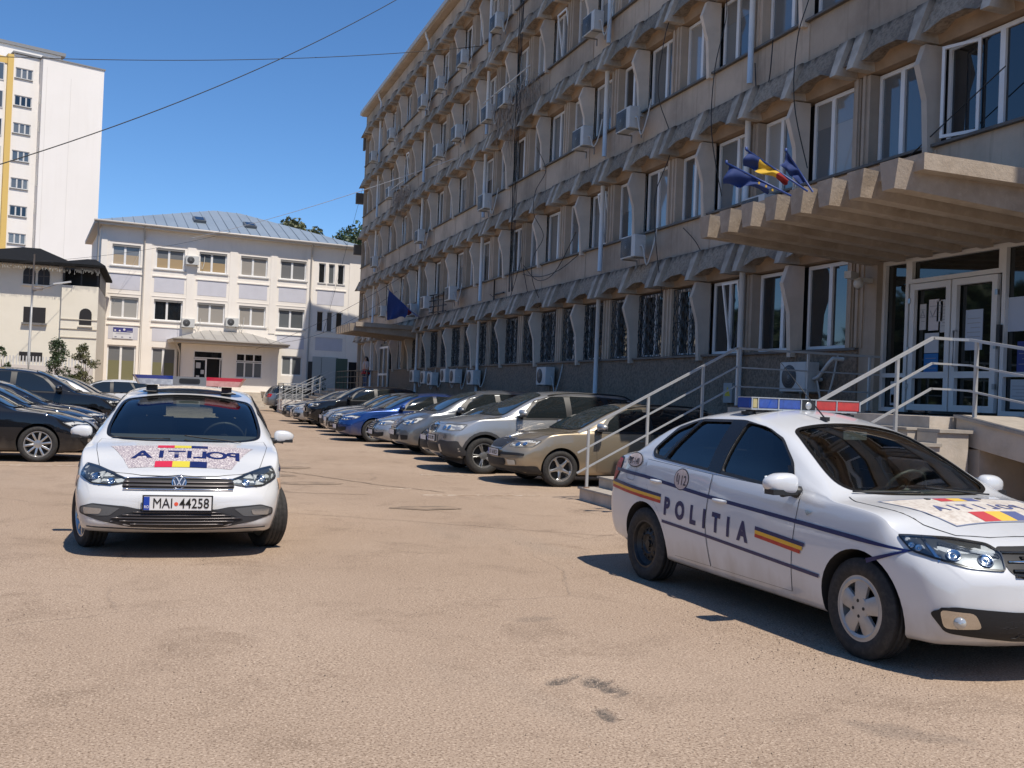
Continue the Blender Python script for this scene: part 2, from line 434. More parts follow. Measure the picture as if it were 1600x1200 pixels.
# -- wheels
_wh = {}
def wheel_meshes(Rt, Rr, wd, style):
    k = (Rt, Rr, wd, style)
    if k in _wh: return _wh[k]
    rub = mat('tyre_rubber', (.022, .021, .020), .82, noise=[(30, (.06, .053, .045), .7, .45, .75)])
    alu = mat('alloy', (.50, .50, .49), .32, .85, noise=[(25, (.25, .22, .19), .5, .5, .8)])
    dark = mat('wheel_dark', (.015, .015, .015), .7)
    steel = mat('steel_rim_black', (.02, .02, .02), .45, .2, noise=[(20, (.07, .06, .05), .6, .5, .8)])
    cover = mat('wheel_cover_silver', (.42, .41, .39), .38, .35, noise=[(12, (.25, .22, .19), .6, .5, .8)])
    h = wd/2
    bm = newbm()                                                 # tyre
    pr = [(Rr-.005, -h*.80), (Rr+.012, -h*.93), (Rr+(Rt-Rr)*.35, -h*1.03), (Rr+(Rt-Rr)*.62, -h*1.02), (Rt-.022, -h*.93), (Rt-.006, -h*.80)]
    tr = []
    for q in (-.58, -.2, .2, .58):
        tr += [(Rt, (q-.17)*h), (Rt, (q+.12)*h), (Rt-.008, (q+.13)*h), (Rt-.008, (q+.18)*h)]
    pr2 = pr+[(Rt-.001, -h*.78)]+tr[:-2]+[(Rt-.001, h*.78)]+[(a, -b) for a, b in pr[::-1]]
    lathe(bm, pr2, 48); ty = bm_mesh(bm, 'tyre', [rub])
    # outer face is +y
    bm = newbm()
    lathe(bm, [(Rr, h*.80), (Rr+.004, h*.86), (Rr-.012, h*.86), (Rr-.022, h*.70), (Rr-.03, h*.1), (Rr-.045, -h*.6), (Rr, -h*.8)], 48, mi=0)
    def spokes(n, a0, a1, ri, ro, y0, y1, t=.03, mi=0, off=0, taper=.004):
        for s_ in range(n):
            a = 2*math.pi*s_/n+off; d = Vector((math.cos(a), 0, math.sin(a))); e = Vector((-math.sin(a), 0, math.cos(a)))
            prof = []
            for q in (0, .33, .66, 1):
                r_ = ri+(ro-ri)*q; wq = a0+(a1-a0)*q; y = y0+(y1-y0)*q+math.sin(q*math.pi)*.008
                prof.append([bm.verts.new(d*r_+e*wq*sg_*k_+Vector((0, yy, 0))) for sg_, k_, yy in ((-1, 1, y-taper), (-1, .6, y), (1, .6, y), (1, 1, y-taper), (1, 1, y-t), (-1, 1, y-t))])
            for A_, B_ in zip(prof[:-1], prof[1:]):
                for i in range(6): bm.faces.new((A_[i], A_[(i+1) % 6], B_[(i+1) % 6], B_[i])).material_index = mi
            bm.faces.new(prof[0]).material_index = mi; bm.faces.new(prof[-1][::-1]).material_index = mi
    ro = Rr-.008; yo = h*.78
    mats = [alu, dark]
    if style == 'steel':
        mats = [steel, dark]
        lathe(bm, [(Rr-.02, h*.62), (Rr-.055, h*.25), (Rr-.075, h*.30), (.105, h*.42), (.085, h*.50), (.07, h*.36), (.034, h*.36), (.032, h*.55), (0.001, h*.56)], 40)
        for q in range(12):
            a = 2*math.pi*q/12; c = Vector((math.cos(a)*(Rr-.088), h*.335, math.sin(a)*(Rr-.088)))
            ro_ = Matrix.Rotation(-a, 3, 'Y'); box(bm, c, (.03, .022, .020), rot=ro_, mi=1)
        for q in range(4):
            a = 2*math.pi*q/4+.4; lathe(bm, [(.011, h*.36), (.011, h*.46), (.0005, h*.47)], 6, c=(math.cos(a)*.052, 0, math.sin(a)*.052))
    elif style == 'cover':                                       # five broad curved arms
        mats = [cover, dark]
        spokes(5, .040, .066, .02, ro, h*.92, yo, .03, taper=.009)
        lathe(bm, [(.085, h*.80), (.078, h*.93), (.025, h*.95), (.0005, h*.97)], 24)
        lathe(bm, [(ro+.008, h*.84), (ro-.012, h*.90), (ro-.03, h*.80)], 40)
        for q in range(4):
            a = 2*math.pi*q/4+.785; lathe(bm, [(.011, h*.9), (.011, h*.962), (.0005, h*.963)], 8, c=(math.cos(a)*.047, 0, math.sin(a)*.047), mi=1)
    elif style == 'star':
        spokes(5, .030, .016, .03, ro, h*.62, yo, .035); lathe(bm, [(.075, h*.3), (.07, h*.62), (.03, h*.68), (.0005, h*.68)], 20)
        spokes(5, .030, .050, Rr*.80, ro+.004, yo*.9, yo, .02)
    elif style == 'double':
        for o_ in (-.11, .11): spokes(5, .013, .011, .05, ro, h*.55, yo, .03, off=o_)
        lathe(bm, [(.08, h*.3), (.075, h*.58), (.03, h*.66), (.0005, h*.66)], 20)
    elif style == 'ten':
        spokes(10, .017, .019, .05, ro, h*.60, yo, .03); lathe(bm, [(.08, h*.3), (.075, h*.62), (.03, h*.68), (.0005, h*.68)], 20)
    elif style == 'seven':
        spokes(7, .026, .020, .05, ro, h*.60, yo, .03); lathe(bm, [(.08, h*.3), (.075, h*.62), (.03, h*.68), (.0005, h*.68)], 20)
    lathe(bm, [(Rr-.035, h*.05), (Rr-.06, h*.10), (.02, h*.10)], 32, mi=1)
    rim = bm_mesh(bm, 'rim', mats); rim.shade_smooth(); rim.set_sharp_from_angle(angle=R(35))
    bm = newbm(); lathe(bm, [(.0005, h*.07), (.15, h*.07), (.15, h*.02), (.0005, h*.02)], 32)
    hub = bm_mesh(bm, 'hub', [mat('brake_disc', (.18, .17, .16), .45, .8)])
    _wh[k] = (hub, ty, rim); return _wh[k]
def add_wheel(car, x, y, Rt, Rr, wd, style, side, steer=0, roll=0):
    hub, ty, rim = wheel_meshes(Rt, Rr, wd, style)
    o = link('wheel', hub, parent=car, loc=(x, y, Rt-.006)); o.rotation_euler = (0, roll, (0 if side > 0 else math.pi)+steer)
    link('tyre', ty, parent=o); link('rim', rim, parent=o); return o
def paint(name, col, metal=0., rough=.32, dirt=.0):
    mat('mirror_'+name, col, rough, metal, .5, coat=1.0, coatr=.025)
    return mat('paint_'+name, col, rough if max(col) > .03 else .6, metal, .5 if max(col) > .03 else .1, coat=1.0, coatr=.025, noise=[(1.3, tuple(c*.93 for c in col), .5, .35, .7)]+([(2.2, (.30, .26, .21), dirt, .5, .85)] if dirt else []), top=(.40, .12, (.26, .21, .16), .55 if max(col) > .03 else .25))
def finish(me, mats, ang=32):
    me.materials.clear()
    for m in mats: me.materials.append(m)
    me.shade_smooth(); me.set_sharp_from_angle(angle=R(ang)); return me
def cyl_cut(x, z, r, y0, y1, n=40):
    bm = newbm()
    A = [(x+r*math.cos(2*math.pi*k/n), z+r*math.sin(2*math.pi*k/n)) for k in range(n)]
    prism(bm, A, 'y', y0, y1, mi=0); return bm_mesh(bm, 'cut')
BLK = lambda: mat('black_trim', (.016, .016, .017), .5, noise=[(20, (.04, .036, .03), .5, .4, .8)])
GAP = lambda: mat('panel_gap', (.012, .012, .012), .8)
CHR = lambda: mat('chrome', (.75, .75, .76), .12, 1.)
SIL = lambda: mat('silver_trim', (.45, .45, .46), .28, .9)
def add_mirror(car, B, x, z, side, m, sc=1., label=None):
    """wing mirror: rounded shell on a black foot"""
    q, n = B.snap((x, 3*side, z), (0, -side, 0))
    bm = newbm(); bmesh.ops.create_uvsphere(bm, u_segments=20, v_segments=12, radius=1)
    for v in bm.verts:
        c = v.co; e = lambda t, p: math.copysign(abs(t)**p, t)
        v.co = Vector((e(c.x, .8)*.075*(1.0 if c.x > 0 else .75), e(c.y, .62)*.118, e(c.z, .62)*.075*(1-.12*c.y*side)))*sc
        o_ = max(v.co.y*side, 0)/(.118*sc); v.co.z *= 1-.38*o_*o_; v.co.x -= .25*abs(v.co.y+side*.118*sc)*.6
    for f in bm.faces: f.smooth = True
    me = bm_mesh(bm, 'mirror', [m])
    o = link('mirror', me, parent=car, loc=q+Vector((-.01, side*(.135*sc), .055*sc)))
    bm = newbm(); tube(bm, [(0, -side*.16*sc, -.06*sc), (0, -side*.08*sc, -.05*sc), (0, -side*.01*sc, -.045*sc)], [.05*sc, .03*sc, .045*sc], 10)
    box(bm, (0, .0, -.052*sc), (.10*sc, .20*sc, .035*sc)); link('mirror_foot', bm, BLK(), parent=o)
    bm = newbm(); box(bm, (-.062*sc, 0, .0), (.006, .19*sc, .10*sc)); link('mirror_glass', bm, mat('mirror_glass', (.6, .65, .7), .03, 1.), parent=o)
    return o
def add_handle(car, B, x, z, side, m, L=.19):
    P, d = AX['L' if side > 0 else 'R']
    bm = newbm(); pts = []
    for k in range(7):
        t = k/6-.5; q, n = B.snap((x+t*L, 3*side, z), (0, -side, 0)); pts.append(q+n*(.028*math.cos(t*math.pi)+.002))
    tube(bm, pts, [.012, .014, .015, .015, .015, .014, .012], 8); return link('door_handle', bm, m, parent=car)
def plate(car, B, x_face, z, txt, w=.52, h=.112, lat=0, dot=None, tilt=0):
    """number plate with the blue strip"""
    o = link('license_plate', (lambda bm: (box(bm, (0, 0, 0), (.012, w+.024, h+.022)), bm)[1])(newbm()), BLK(), parent=car, loc=(x_face, lat, z)); o.rotation_euler = (0, tilt, 0)
    bm = newbm(); box(bm, (.008, 0, 0), (.006, w, h)); link('plate_face', bm, mat('plate_white', (.72, .71, .69), .35), parent=o)
    # seen from the front, reader's left is the car's right (-y)
    bm = newbm(); box(bm, (.0115, -w/2+.022, 0), (.004, .044, h-.004)); link('plate_band', bm, mat('plate_blue', (.01, .05, .35), .35), parent=o)
    def put(s, y, z, size, m, bold=.0, sx=1):
        me = text_mesh(s, size, bold, sx, .0008); me.transform(Matrix(((0, 0, 1, .0145), (1, 0, 0, y), (0, 1, 0, z), (0, 0, 0, 1)))); link('lettering', me, m, parent=o)
    blk = mat('plate_black', (.01, .01, .01), .4)
    if txt:
        a, b = txt if isinstance(txt, tuple) else (txt, None)
        if b is None: put(a, .022, -.002, h*.95, blk, 0., .80 if len(a) > 6 else .95)
        else:
            put(a, -.115, -.002, h*1.04, blk, 0., .80); put(b, .128, -.002, h*1.04, blk, .0008, .80)
            bm = newbm(); lathe(bm, [(.016, .0135), (.0005, .0138)], 14, axis='x', c=(0, -.012, -.004)); link('plate_dot', bm, mat('plate_red', (.75, .1, .05), .4), parent=o)
        put('RO', -w/2+.022, -.03, .032, mat('plate_white', (.72, .71, .69), .35), .0005, .8)
    return o
# ------------------------------------------------------------------ ground
POTS = [(2.31, 4.95, .19, .062, 1.8), (2.10, 5.06, .08, .05, .3), (2.12, 4.50, .10, .045, 1.9), (2.52, 6.5, .20, .10, .1), (3.42, 3.92, .34, .13, 2.4), (1.7, 3.6, .03, .03, 0)]
def ground():
    m = bpy.data.materials.new('asphalt_dusty'); m.use_nodes = True; n = m.node_tree.nodes; l = m.node_tree.links; b = n['Principled BSDF']
    tc = n.new('ShaderNodeTexCoord'); co = tc.outputs['Object']
    def noise(sc, det=4, ro=.6, st=None, dist=0):
        t = n.new('ShaderNodeTexNoise'); t.inputs['Scale'].default_value = sc; t.inputs['Detail'].default_value = det; t.inputs['Roughness'].default_value = ro; t.inputs['Distortion'].default_value = dist
        if st:
            mp = n.new('ShaderNodeMapping'); mp.inputs['Scale'].default_value = st; l.new(co, mp.inputs[0]); l.new(mp.outputs[0], t.inputs[0])
        else: l.new(co, t.inputs[0])
        return t.outputs['Fac']
    def rng(v, a, c, lo=0., hi=1.):
        r = n.new('ShaderNodeMapRange'); r.inputs[1].default_value = a; r.inputs[2].default_value = c; r.inputs[3].default_value = lo; r.inputs[4].default_value = hi; l.new(v, r.inputs[0]); return r.outputs[0]
    def mix(f, a, c, bt='MIX'):
        x = n.new('ShaderNodeMix'); x.data_type = 'RGBA'; x.blend_type = bt
        if isinstance(f, float): x.inputs[0].default_value = f
        else: l.new(f, x.inputs[0])
        for i, k in ((6, a), (7, c)):
            if isinstance(k, tuple): x.inputs[i].default_value = (*k, 1)
            else: l.new(k, x.inputs[i])
        return x.outputs[2]
    def mth(op, a, c):
        x = n.new('ShaderNodeMath'); x.operation = op
        for i, k in enumerate((a, c)):
            if isinstance(k, (int, float)): x.inputs[i].default_value = k
            else: l.new(k, x.inputs[i])
        return x.outputs[0]
    base = mix(rng(noise(.22, 5), .38, .64), (.335, .247, .178), (.405, .306, .226))
    base = mix(rng(noise(1.3, 6, .7, None, .6), .52, .72), base, (.25, .182, .13))
    base = mix(rng(noise(.6, 4, .6, (1, .25, 1)), .58, .75, 0, .5), base, (.27, .225, .18))
    base = mix(rng(noise(80, 3), .50, .62, 0, .85), base, (.15, .10, .065))       # dark grains
    base = mix(rng(noise(68, 3, .6, (1, 1, 1.3)), .54, .66, 0, .8), base, (.56, .44, .33)) # pale grains
    base = mix(rng(noise(30, 3), .62, .72, 0, .7), base, (.16, .12, .09))
    # cracks
    wv = n.new('ShaderNodeTexNoise'); wv.inputs['Scale'].default_value = 1.4; wv.inputs['Detail'].default_value = 5; l.new(co, wv.inputs[0])
    mp = n.new('ShaderNodeMix'); mp.data_type = 'RGBA'; mp.blend_type = 'LINEAR_LIGHT'; mp.inputs[0].default_value = .22; l.new(co, mp.inputs[6]); l.new(wv.outputs['Color'], mp.inputs[7])
    vo = n.new('ShaderNodeTexVoronoi'); vo.feature = 'DISTANCE_TO_EDGE'; vo.inputs['Scale'].default_value = .24; l.new(mp.outputs[2], vo.inputs['Vector'])
    cr = mth('MULTIPLY', rng(vo.outputs['Distance'], .0, .0055, 1, 0), rng(noise(.5, 3), .46, .58))
    vo2 = n.new('ShaderNodeTexVoronoi'); vo2.feature = 'DISTANCE_TO_EDGE'; vo2.inputs['Scale'].default_value = 1.1; l.new(mp.outputs[2], vo2.inputs['Vector'])
    cr2 = mth('MULTIPLY', rng(vo2.outputs['Distance'], .0, .012, 1, 0), rng(noise(.35, 3), .58, .66))
    crk = mth('MAXIMUM', cr, cr2)
    base = mix(mth('MULTIPLY', crk, .22), base, (.085, .065, .05))
    # broken spots: dark aggregate
    at = n.new('ShaderNodeAttribute'); at.attribute_name = 'worn'
    base = mix(mth('MULTIPLY', rng(at.outputs['Fac'], .1, .6), rng(noise(45, 3), .35, .6, .45, 1)), base, (.10, .085, .072))
    l.new(base, b.inputs['Base Color']); b.inputs['Roughness'].default_value = .93; b.inputs['Specular IOR Level'].default_value = .25
    bp = n.new('ShaderNodeBump'); bp.inputs['Strength'].default_value = .8; bp.inputs['Distance'].default_value = .006
    h = mth('ADD', mth('MULTIPLY', noise(120, 3), .7), mth('MULTIPLY', noise(26, 4), .6)); h = mth('SUBTRACT', h, mth('MULTIPLY', crk, 1.2))
    l.new(h, bp.inputs['Height']); l.new(bp.outputs[0], b.inputs['Normal'])
    # sheet: fine grid near the camera, coarse rings out to the horizon
    xs = np.unique(np.concatenate([np.linspace(-900, -30, 8), np.linspace(-30, -3, 28), np.linspace(-3, 7, 161), np.linspace(7, 30, 24), np.linspace(30, 900, 8)]))
    ys = np.unique(np.concatenate([np.linspace(-600, -10, 6), np.linspace(-10, 2.5, 14), np.linspace(2.5, 11, 171), np.linspace(11, 80, 70), np.linspace(80, 1500, 10)]))
    X, Y = np.meshgrid(xs, ys); Z = np.zeros_like(X); Wn = np.zeros_like(X)
    rs = np.random.RandomState(3)
    for (cx, cy, a, b_, t) in POTS:
        dx, dy = X-cx, Y-cy; u = dx*math.cos(t)+dy*math.sin(t); v = -dx*math.sin(t)+dy*math.cos(t)
        q = (u/a)**2+(v/b_)**2; q = q*(1+.35*np.sin(9*u/a+3*v/b_)+.25*np.sin(17*v/b_)); d = np.clip(1.25-q, 0, 1)
        Z -= .022*d*(b_ < .1); Wn = np.maximum(Wn, d*(.95 if b_ < .1 else .30))
    Z += .0025*np.sin(X*2.1)*np.cos(Y*1.7)*(np.abs(X) < 40)
    V = np.stack([X.ravel(), Y.ravel(), Z.ravel()], 1); nx, ny = len(xs), len(ys)
    i = np.arange((ny-1)*nx).reshape(ny-1, nx)[:, :-1].ravel(); Fc = np.stack([i, i+1, i+nx+1, i+nx], 1)
    me = bpy.data.meshes.new('ground'); me.from_pydata(V.tolist(), [], Fc.tolist())
    a = me.attributes.new('worn', 'FLOAT', 'POINT'); a.data.foreach_set('value', Wn.ravel().astype(np.float32))
    me.shade_smooth(); link('ground', me, m, kind='structure')
    # painted bay lines, worn
    pm = mat('road_paint_worn', (.55, .46, .37), .8, noise=[(9, (.36, .26, .18), 1, .38, .56)])
    k = 0
    for y in (14.5, 18.0, 30.8, 39.5, 45.4):
        bm = newbm(); boxr(bm, 3.75 if y < 15 else 4.6, 6.6 if y > 15 else 5.6, y-.04, y+.04, .001, .006); link('bay_line', bm, pm, kind='structure')
    for y in (19.0,):
        bm = newbm(); boxr(bm, -2.6, -.4, y-.05, y+.05, .001, .006); link('bay_line', bm, pm, kind='structure')
    for (x, y) in ((3.3, 15.4), (-.55, 13.1), (.65, 2.95)):
        bm = newbm(); boxr(bm, x, x+.5 if y > 5 else x+.04, y-.04, y+.04 if y > 5 else y, .001, .006); link('bay_line', bm, pm, kind='structure')
ground()
def on_ground(poly, z, m, nm, seed=1, j=.02):
    rs = random.Random(seed); P = dens(poly, .12); P = [(x+rs.uniform(-j, j), y+rs.uniform(-j, j)) for x, y in P]
    bm = newbm(); f = bm.faces.new([bm.verts.new((x, y, z)) for x, y in P]); bmesh.ops.triangulate(bm, faces=[f]); bm.normal_update()
    for f in bm.faces:
        if f.normal.z < 0: f.normal_flip()
    link(nm, bm, m, kind='structure')
crm = mat('crack_dark', (.17, .125, .09), .95); rpm = mat('repair_asphalt', (.235, .175, .125), .95, noise=[(40, (.12, .085, .06), .8, .45, .6), (3, (.33, .24, .165), .8, .42, .6)], bump=(60, .8, .006))
def crack(pts, w, seed):
    rs = random.Random(seed); P = []
    for a, b in zip(pts[:-1], pts[1:]):
        n = max(2, int(math.dist(a, b)/.15)); P += [(a[0]+(b[0]-a[0])*k/n+rs.gauss(0, .016), a[1]+(b[1]-a[1])*k/n+rs.gauss(0, .022)) for k in range(n)]
    P.append(pts[-1]); bm = newbm(); L = strip(P, w); n = len(P)
    V = [bm.verts.new((x, y, .007)) for x, y in L]
    for i in range(n-1): bm.faces.new((V[i], V[i+1], V[2*n-2-i], V[2*n-1-i]))
    bm.normal_update()
    for f in bm.faces:
        if f.normal.z < 0: f.normal_flip()
    link('road_crack', bm, crm, kind='structure')
CRK = [([(1.40, 12.5), (2.85, 11.6), (4.49, 10.45), (4.9, 10.3)], .010), ([(1.7, 19.2), (2.6, 17.6), (3.4, 16.0), (4.2, 14.9)], .03), ([(1.4, 15.5), (1.9, 14.8), (2.9, 14.5)], .02)]
for i, (p, w_) in enumerate(CRK): crack(p, w_, i)
for i, (cx, cy, a, b) in enumerate(((1.55, 17.6, .75, .38), (2.25, 19.3, .6, .32), (2.3, 16.2, .55, .28), (3.4, 12.9, .55, .22))):
    rs = random.Random(i+40); on_ground([(cx+a*math.cos(t)*(.8+.35*rs.random()), cy+b*math.sin(t)*(.8+.35*rs.random())) for t in [2*math.pi*k/11 for k in range(11)]], .0055, rpm, 'road_patch', i)
# loose grit: tiny stones on the near asphalt
rs_ = np.random.RandomState(9); N = 9000; bm = newbm()
for k in range(N):
    if k % 4 == 0: c = POTS[rs_.randint(len(POTS)-1)]; x, y = c[0]+rs_.normal(0, .28), c[1]+rs_.normal(0, .28)
    elif k % 4 == 1: y = 3.0+rs_.rand()*4; x = 4.1-.0*y+rs_.normal(0, .35)-1.2*(y < 4.6)*0.4
    else: y = 2.6+11*rs_.rand()**1.6; x = -3+(7.5)*rs_.rand()
    s = .0022+.0050*rs_.rand()**4; z = .0015; a = rs_.rand()*6.28
    P = [bm.verts.new((x+s*math.cos(a+q), y+s*math.sin(a+q)*.8, z-.002)) for q in (0, 2.1, 4.2)]; T = bm.verts.new((x, y, z+s*.9))
    for i in range(3): f = bm.faces.new((P[i], P[(i+1) % 3], T)); f.material_index = k % 2
link('grit', bm, [mat('grit_pale', (.46, .36, .27), .9), mat('grit_dark', (.16, .12, .09), .9)], kind='stuff')
# ------------------------------------------------------------------ wires, far things
def wire(label, a, b, sag, r, col, group='cables across the sky', n=24):
    bm = newbm(); a, b = Vector(a), Vector(b)
    tube(bm, [a.lerp(b, k/n)-Vector((0, 0, 4*sag*(k/n)*(1-k/n))) for k in range(n+1)], r*.7, 5, cap=False)
    o = link('cable', bm, mat('cable_'+('dark' if col < .1 else 'pale'), (col, col, col), .6)); tag(o, label, 'cable', group)
def pix(x, y, depth):
    """point seen at photograph pixel (x, y) at the given depth"""
    d = f_ + r2*((x-800)/1576) - u2*((y-600)/1576); return Vector((0, 0, EYE)) + d*depth
def wall_mesh(x0, x1, z0, z1, holes, depth, mi=0):
    """front wall in the local xz plane (front at y=0) with rectangular holes and reveals going back"""
    bm = newbm(); xs = sorted({x0, x1, *[h[0] for h in holes], *[h[1] for h in holes]}); zs = sorted({z0, z1, *[h[2] for h in holes], *[h[3] for h in holes]})
    V = {}
    def v(x, y, z):
        k = (round(x, 4), round(y, 4), round(z, 4))
        if k not in V: V[k] = bm.verts.new(k)
        return V[k]
    for a, b in zip(xs[:-1], xs[1:]):
        for c, d in zip(zs[:-1], zs[1:]):
            mx, mz = (a+b)/2, (c+d)/2
            if any(h[0] < mx < h[1] and h[2] < mz < h[3] for h in holes): continue
            bm.faces.new((v(a, 0, c), v(b, 0, c), v(b, 0, d), v(a, 0, d)))
    for h in holes:
        a, b, c, d = h[:4]
        for p, q in (((a, c), (a, d)), ((a, d), (b, d)), ((b, d), (b, c)), ((b, c), (a, c))):
            bm.faces.new([bm.verts.new(t) for t in ((p[0], 0, p[1]), (q[0], 0, q[1]), (q[0], depth, q[1]), (p[0], depth, p[1]))])
    return bm
# window kit: local x along the wall, y into the building, z up; origin = lower left corner of the opening
def pane_mat(kind):
    K = {'dark': ((.010, .012, .014), .04), 'grey': ((.13, .14, .145), .06), 'blind': ((.26, .25, .23), .12), 'beige': ((.40, .29, .16), .25), 'greyblind': ((.17, .17, .17), .2),
         'green': ((.20, .19, .10), .22), 'curtain': ((.33, .30, .26), .4), 'blue': ((.08, .10, .12), .05)}
    c, r = K[kind]; return mat('pane_'+kind, c, r, 0, .6, coat=1., coatr=.02, rvar=(.5, 1.4) if kind in ('grey', 'blind') else None)
def window(parent, x, z, w, h, y=.0, split=(.5,), kind='dark', kind2=None, k2h=.5, fw=.055, fm=None, name='window', open_=None):
    fm = fm or mat('pvc_white', (.78, .77, .75), .35, noise=[(3, (.5, .49, .47), .4, .5, .7)])
    bm = newbm()
    def bar(a, b, c, d, t=.0): boxr(bm, a, b, y-.02-t, y+.05, c, d)
    bar(0, w, 0, fw); bar(0, w, h-fw, h); bar(0, fw, fw, h-fw); bar(w-fw, w, fw, h-fw)
    for s in split: bar(w*s-fw*.75, w*s+fw*.75, fw, h-fw, .006)
    o = link(name, bm, fm, parent=parent, loc=(x, 0, z)); xs = [0, *split, 1]
    for i, (a, b) in enumerate(zip(xs[:-1], xs[1:])):
        x0, x1 = w*a+(fw if i == 0 else fw*.75), w*b-(fw if i == len(xs)-2 else fw*.75)
        if x1-x0 < .03: continue
        bm = newbm(); boxr(bm, x0, x1, y+.012, y+.022, fw, h-fw); link('pane', bm, pane_mat(kind if not isinstance(kind, (list, tuple)) else kind[i % len(kind)]), parent=o)
        if kind2:
            bm = newbm(); boxr(bm, x0+.004, x1-.004, y+.008, y+.0115, fw, fw+(h-2*fw)*k2h); link('blind', bm, pane_mat(kind2), parent=o)
    return o
# ------------------------------------------------------------------ long concrete office block, facade at X = FX facing -X
FX, BAY, Y0 = 11.5, 3.485, 19.98
SILL = [2.6, 5.78, 8.95, 12.1, 15.22]
conc = mat('concrete_smooth', (.52, .415, .315), .88, noise=[(.9, (.36, .285, .215), .9, .4, .66), (5, (.46, .375, .29), .6, .5, .7), (7, (.17, .135, .10), .55, .56, .78, (1, 1, .07))], bump=(35, .35, .01), rvar=(.80, 1.10))
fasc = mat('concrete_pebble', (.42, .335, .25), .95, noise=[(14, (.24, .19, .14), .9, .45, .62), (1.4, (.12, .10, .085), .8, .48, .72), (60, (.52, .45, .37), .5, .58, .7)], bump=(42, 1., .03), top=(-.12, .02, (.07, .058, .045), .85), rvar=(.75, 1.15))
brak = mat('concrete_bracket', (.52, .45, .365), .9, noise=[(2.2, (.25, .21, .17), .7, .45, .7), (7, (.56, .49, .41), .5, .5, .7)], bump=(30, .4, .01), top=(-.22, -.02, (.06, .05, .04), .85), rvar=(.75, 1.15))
finm = mat('concrete_fin', (.68, .57, .46), .88, noise=[(1.2, (.50, .42, .335), .8, .4, .7), (4, (.26, .22, .18), .5, .58, .8, (1, 1, .2))], bump=(30, .3, .008), rvar=(.82, 1.08))
plin = mat('plinth_roughcast', (.29, .215, .155), .95, noise=[(18, (.16, .12, .085), .9, .4, .6), (1.1, (.34, .26, .19), .7, .5, .75)], bump=(24, 1., .03))
sillm = mat('sill_metal', (.12, .105, .09), .6, noise=[(3, (.05, .045, .04), .7, .45, .7)])
pvc = mat('pvc_white', (.78, .77, .75), .35, noise=[(3, (.6, .58, .55), .4, .5, .7)])
foam = mat('foam_edge', (.30, .27, .22), .9, noise=[(12, (.06, .05, .04), 1, .42, .56)])
pipe = mat('downpipe_blue', (.66, .68, .68), .45, noise=[(2, (.5, .52, .52), .5, .5, .7)])
OFF = thing('office_building', 'long five-storey grey-brown concrete office block with scalloped bands, filling the right side', 'office building', (FX, Y0, 0))
# local frame of the block: x inwards (+X world), y along world Y
def fin_profile(h):
    return [(.02, 0), (-.13, 0), (-.135, .02), (-.17, h*.45), (-.36, h*.80), (-.22, h*1.0), (-.02, h*1.0)]
def mk(bm): return bm_mesh(bm)
H = 1.58
def m_fin(h, drop=.13):
    bm = newbm(); pr = [(.10, -drop), (-.14, -drop), (-.145, 0), (-.19, h*.45), (-.36, h*.79), (-.24, h), (.10, h)]
    # profile in (x, z), extruded along y; slightly thinner nose
    A = [bm.verts.new((p[0], -.085 if p[0] > -.1 else -.06, p[1])) for p in pr]; B_ = [bm.verts.new((p[0], .085 if p[0] > -.1 else .06, p[1])) for p in pr]
    n = len(pr); fs = [bm.faces.new(A), bm.faces.new(B_[::-1])]+[bm.faces.new((A[i], B_[i], B_[(i+1) % n], A[(i+1) % n])) for i in range(n)]
    bmesh.ops.recalc_face_normals(bm, faces=fs)
    # pale groove line on the nose
    return bm_mesh(bm, 'fin', [finm])
fin_up, fin_gr = m_fin(H), m_fin(1.62)
def m_col(h):
    bm = newbm()
    for s in (-1, 1): boxr(bm, -.02, .30, *(sorted((s*.03, s*.22))), 0, h)
    boxr(bm, .06, .30, -.03, .03, 0, h)
    for s in (-1, 1): boxr(bm, -.055, -.02, *(sorted((s*.06, s*.13))), 0, h)
    return bm_mesh(bm, 'col', [conc])
col_up, col_gr = m_col(H), m_col(1.62)
def m_fascia(L, seed):
    """rough band between two brackets: leaning out, bottom edge cut to a shallow trapezoid; origin at its near end, top"""
    bm = newbm(); rs = random.Random(seed); z1, lo, hi = 0, -.60, -.49; c = .27*L/1.3
    bot = [(0, lo), (c*.35, lo), (c*1.45, hi), (L-c*1.45, hi), (L-c*.35, lo), (L, lo)]
    F_, K_ = [], []
    for y, z in bot:
        t = (-z)/.60; F_.append(bm.verts.new((-.15-.24*t, y, z+rs.uniform(-.01, .01)))); K_.append(bm.verts.new((.0, y, z+.05)))
    T = [bm.verts.new((-.13, 0, 0)), bm.verts.new((-.13, L, 0))]; TB = [bm.verts.new((.0, 0, .05)), bm.verts.new((.0, L, .05))]
    bm.faces.new([T[0]]+F_+[T[1]]); bm.faces.new((T[0], T[1], TB[1], TB[0]))
    for i in range(5): bm.faces.new((F_[i], F_[i+1], K_[i+1], K_[i]))
    bm.faces.new((T[0], TB[0], K_[0], F_[0])); bm.faces.new((T[1], F_[-1], K_[-1], TB[1]))
    bmesh.ops.recalc_face_normals(bm, faces=bm.faces[:]); return bm_mesh(bm, 'fascia', [fasc])
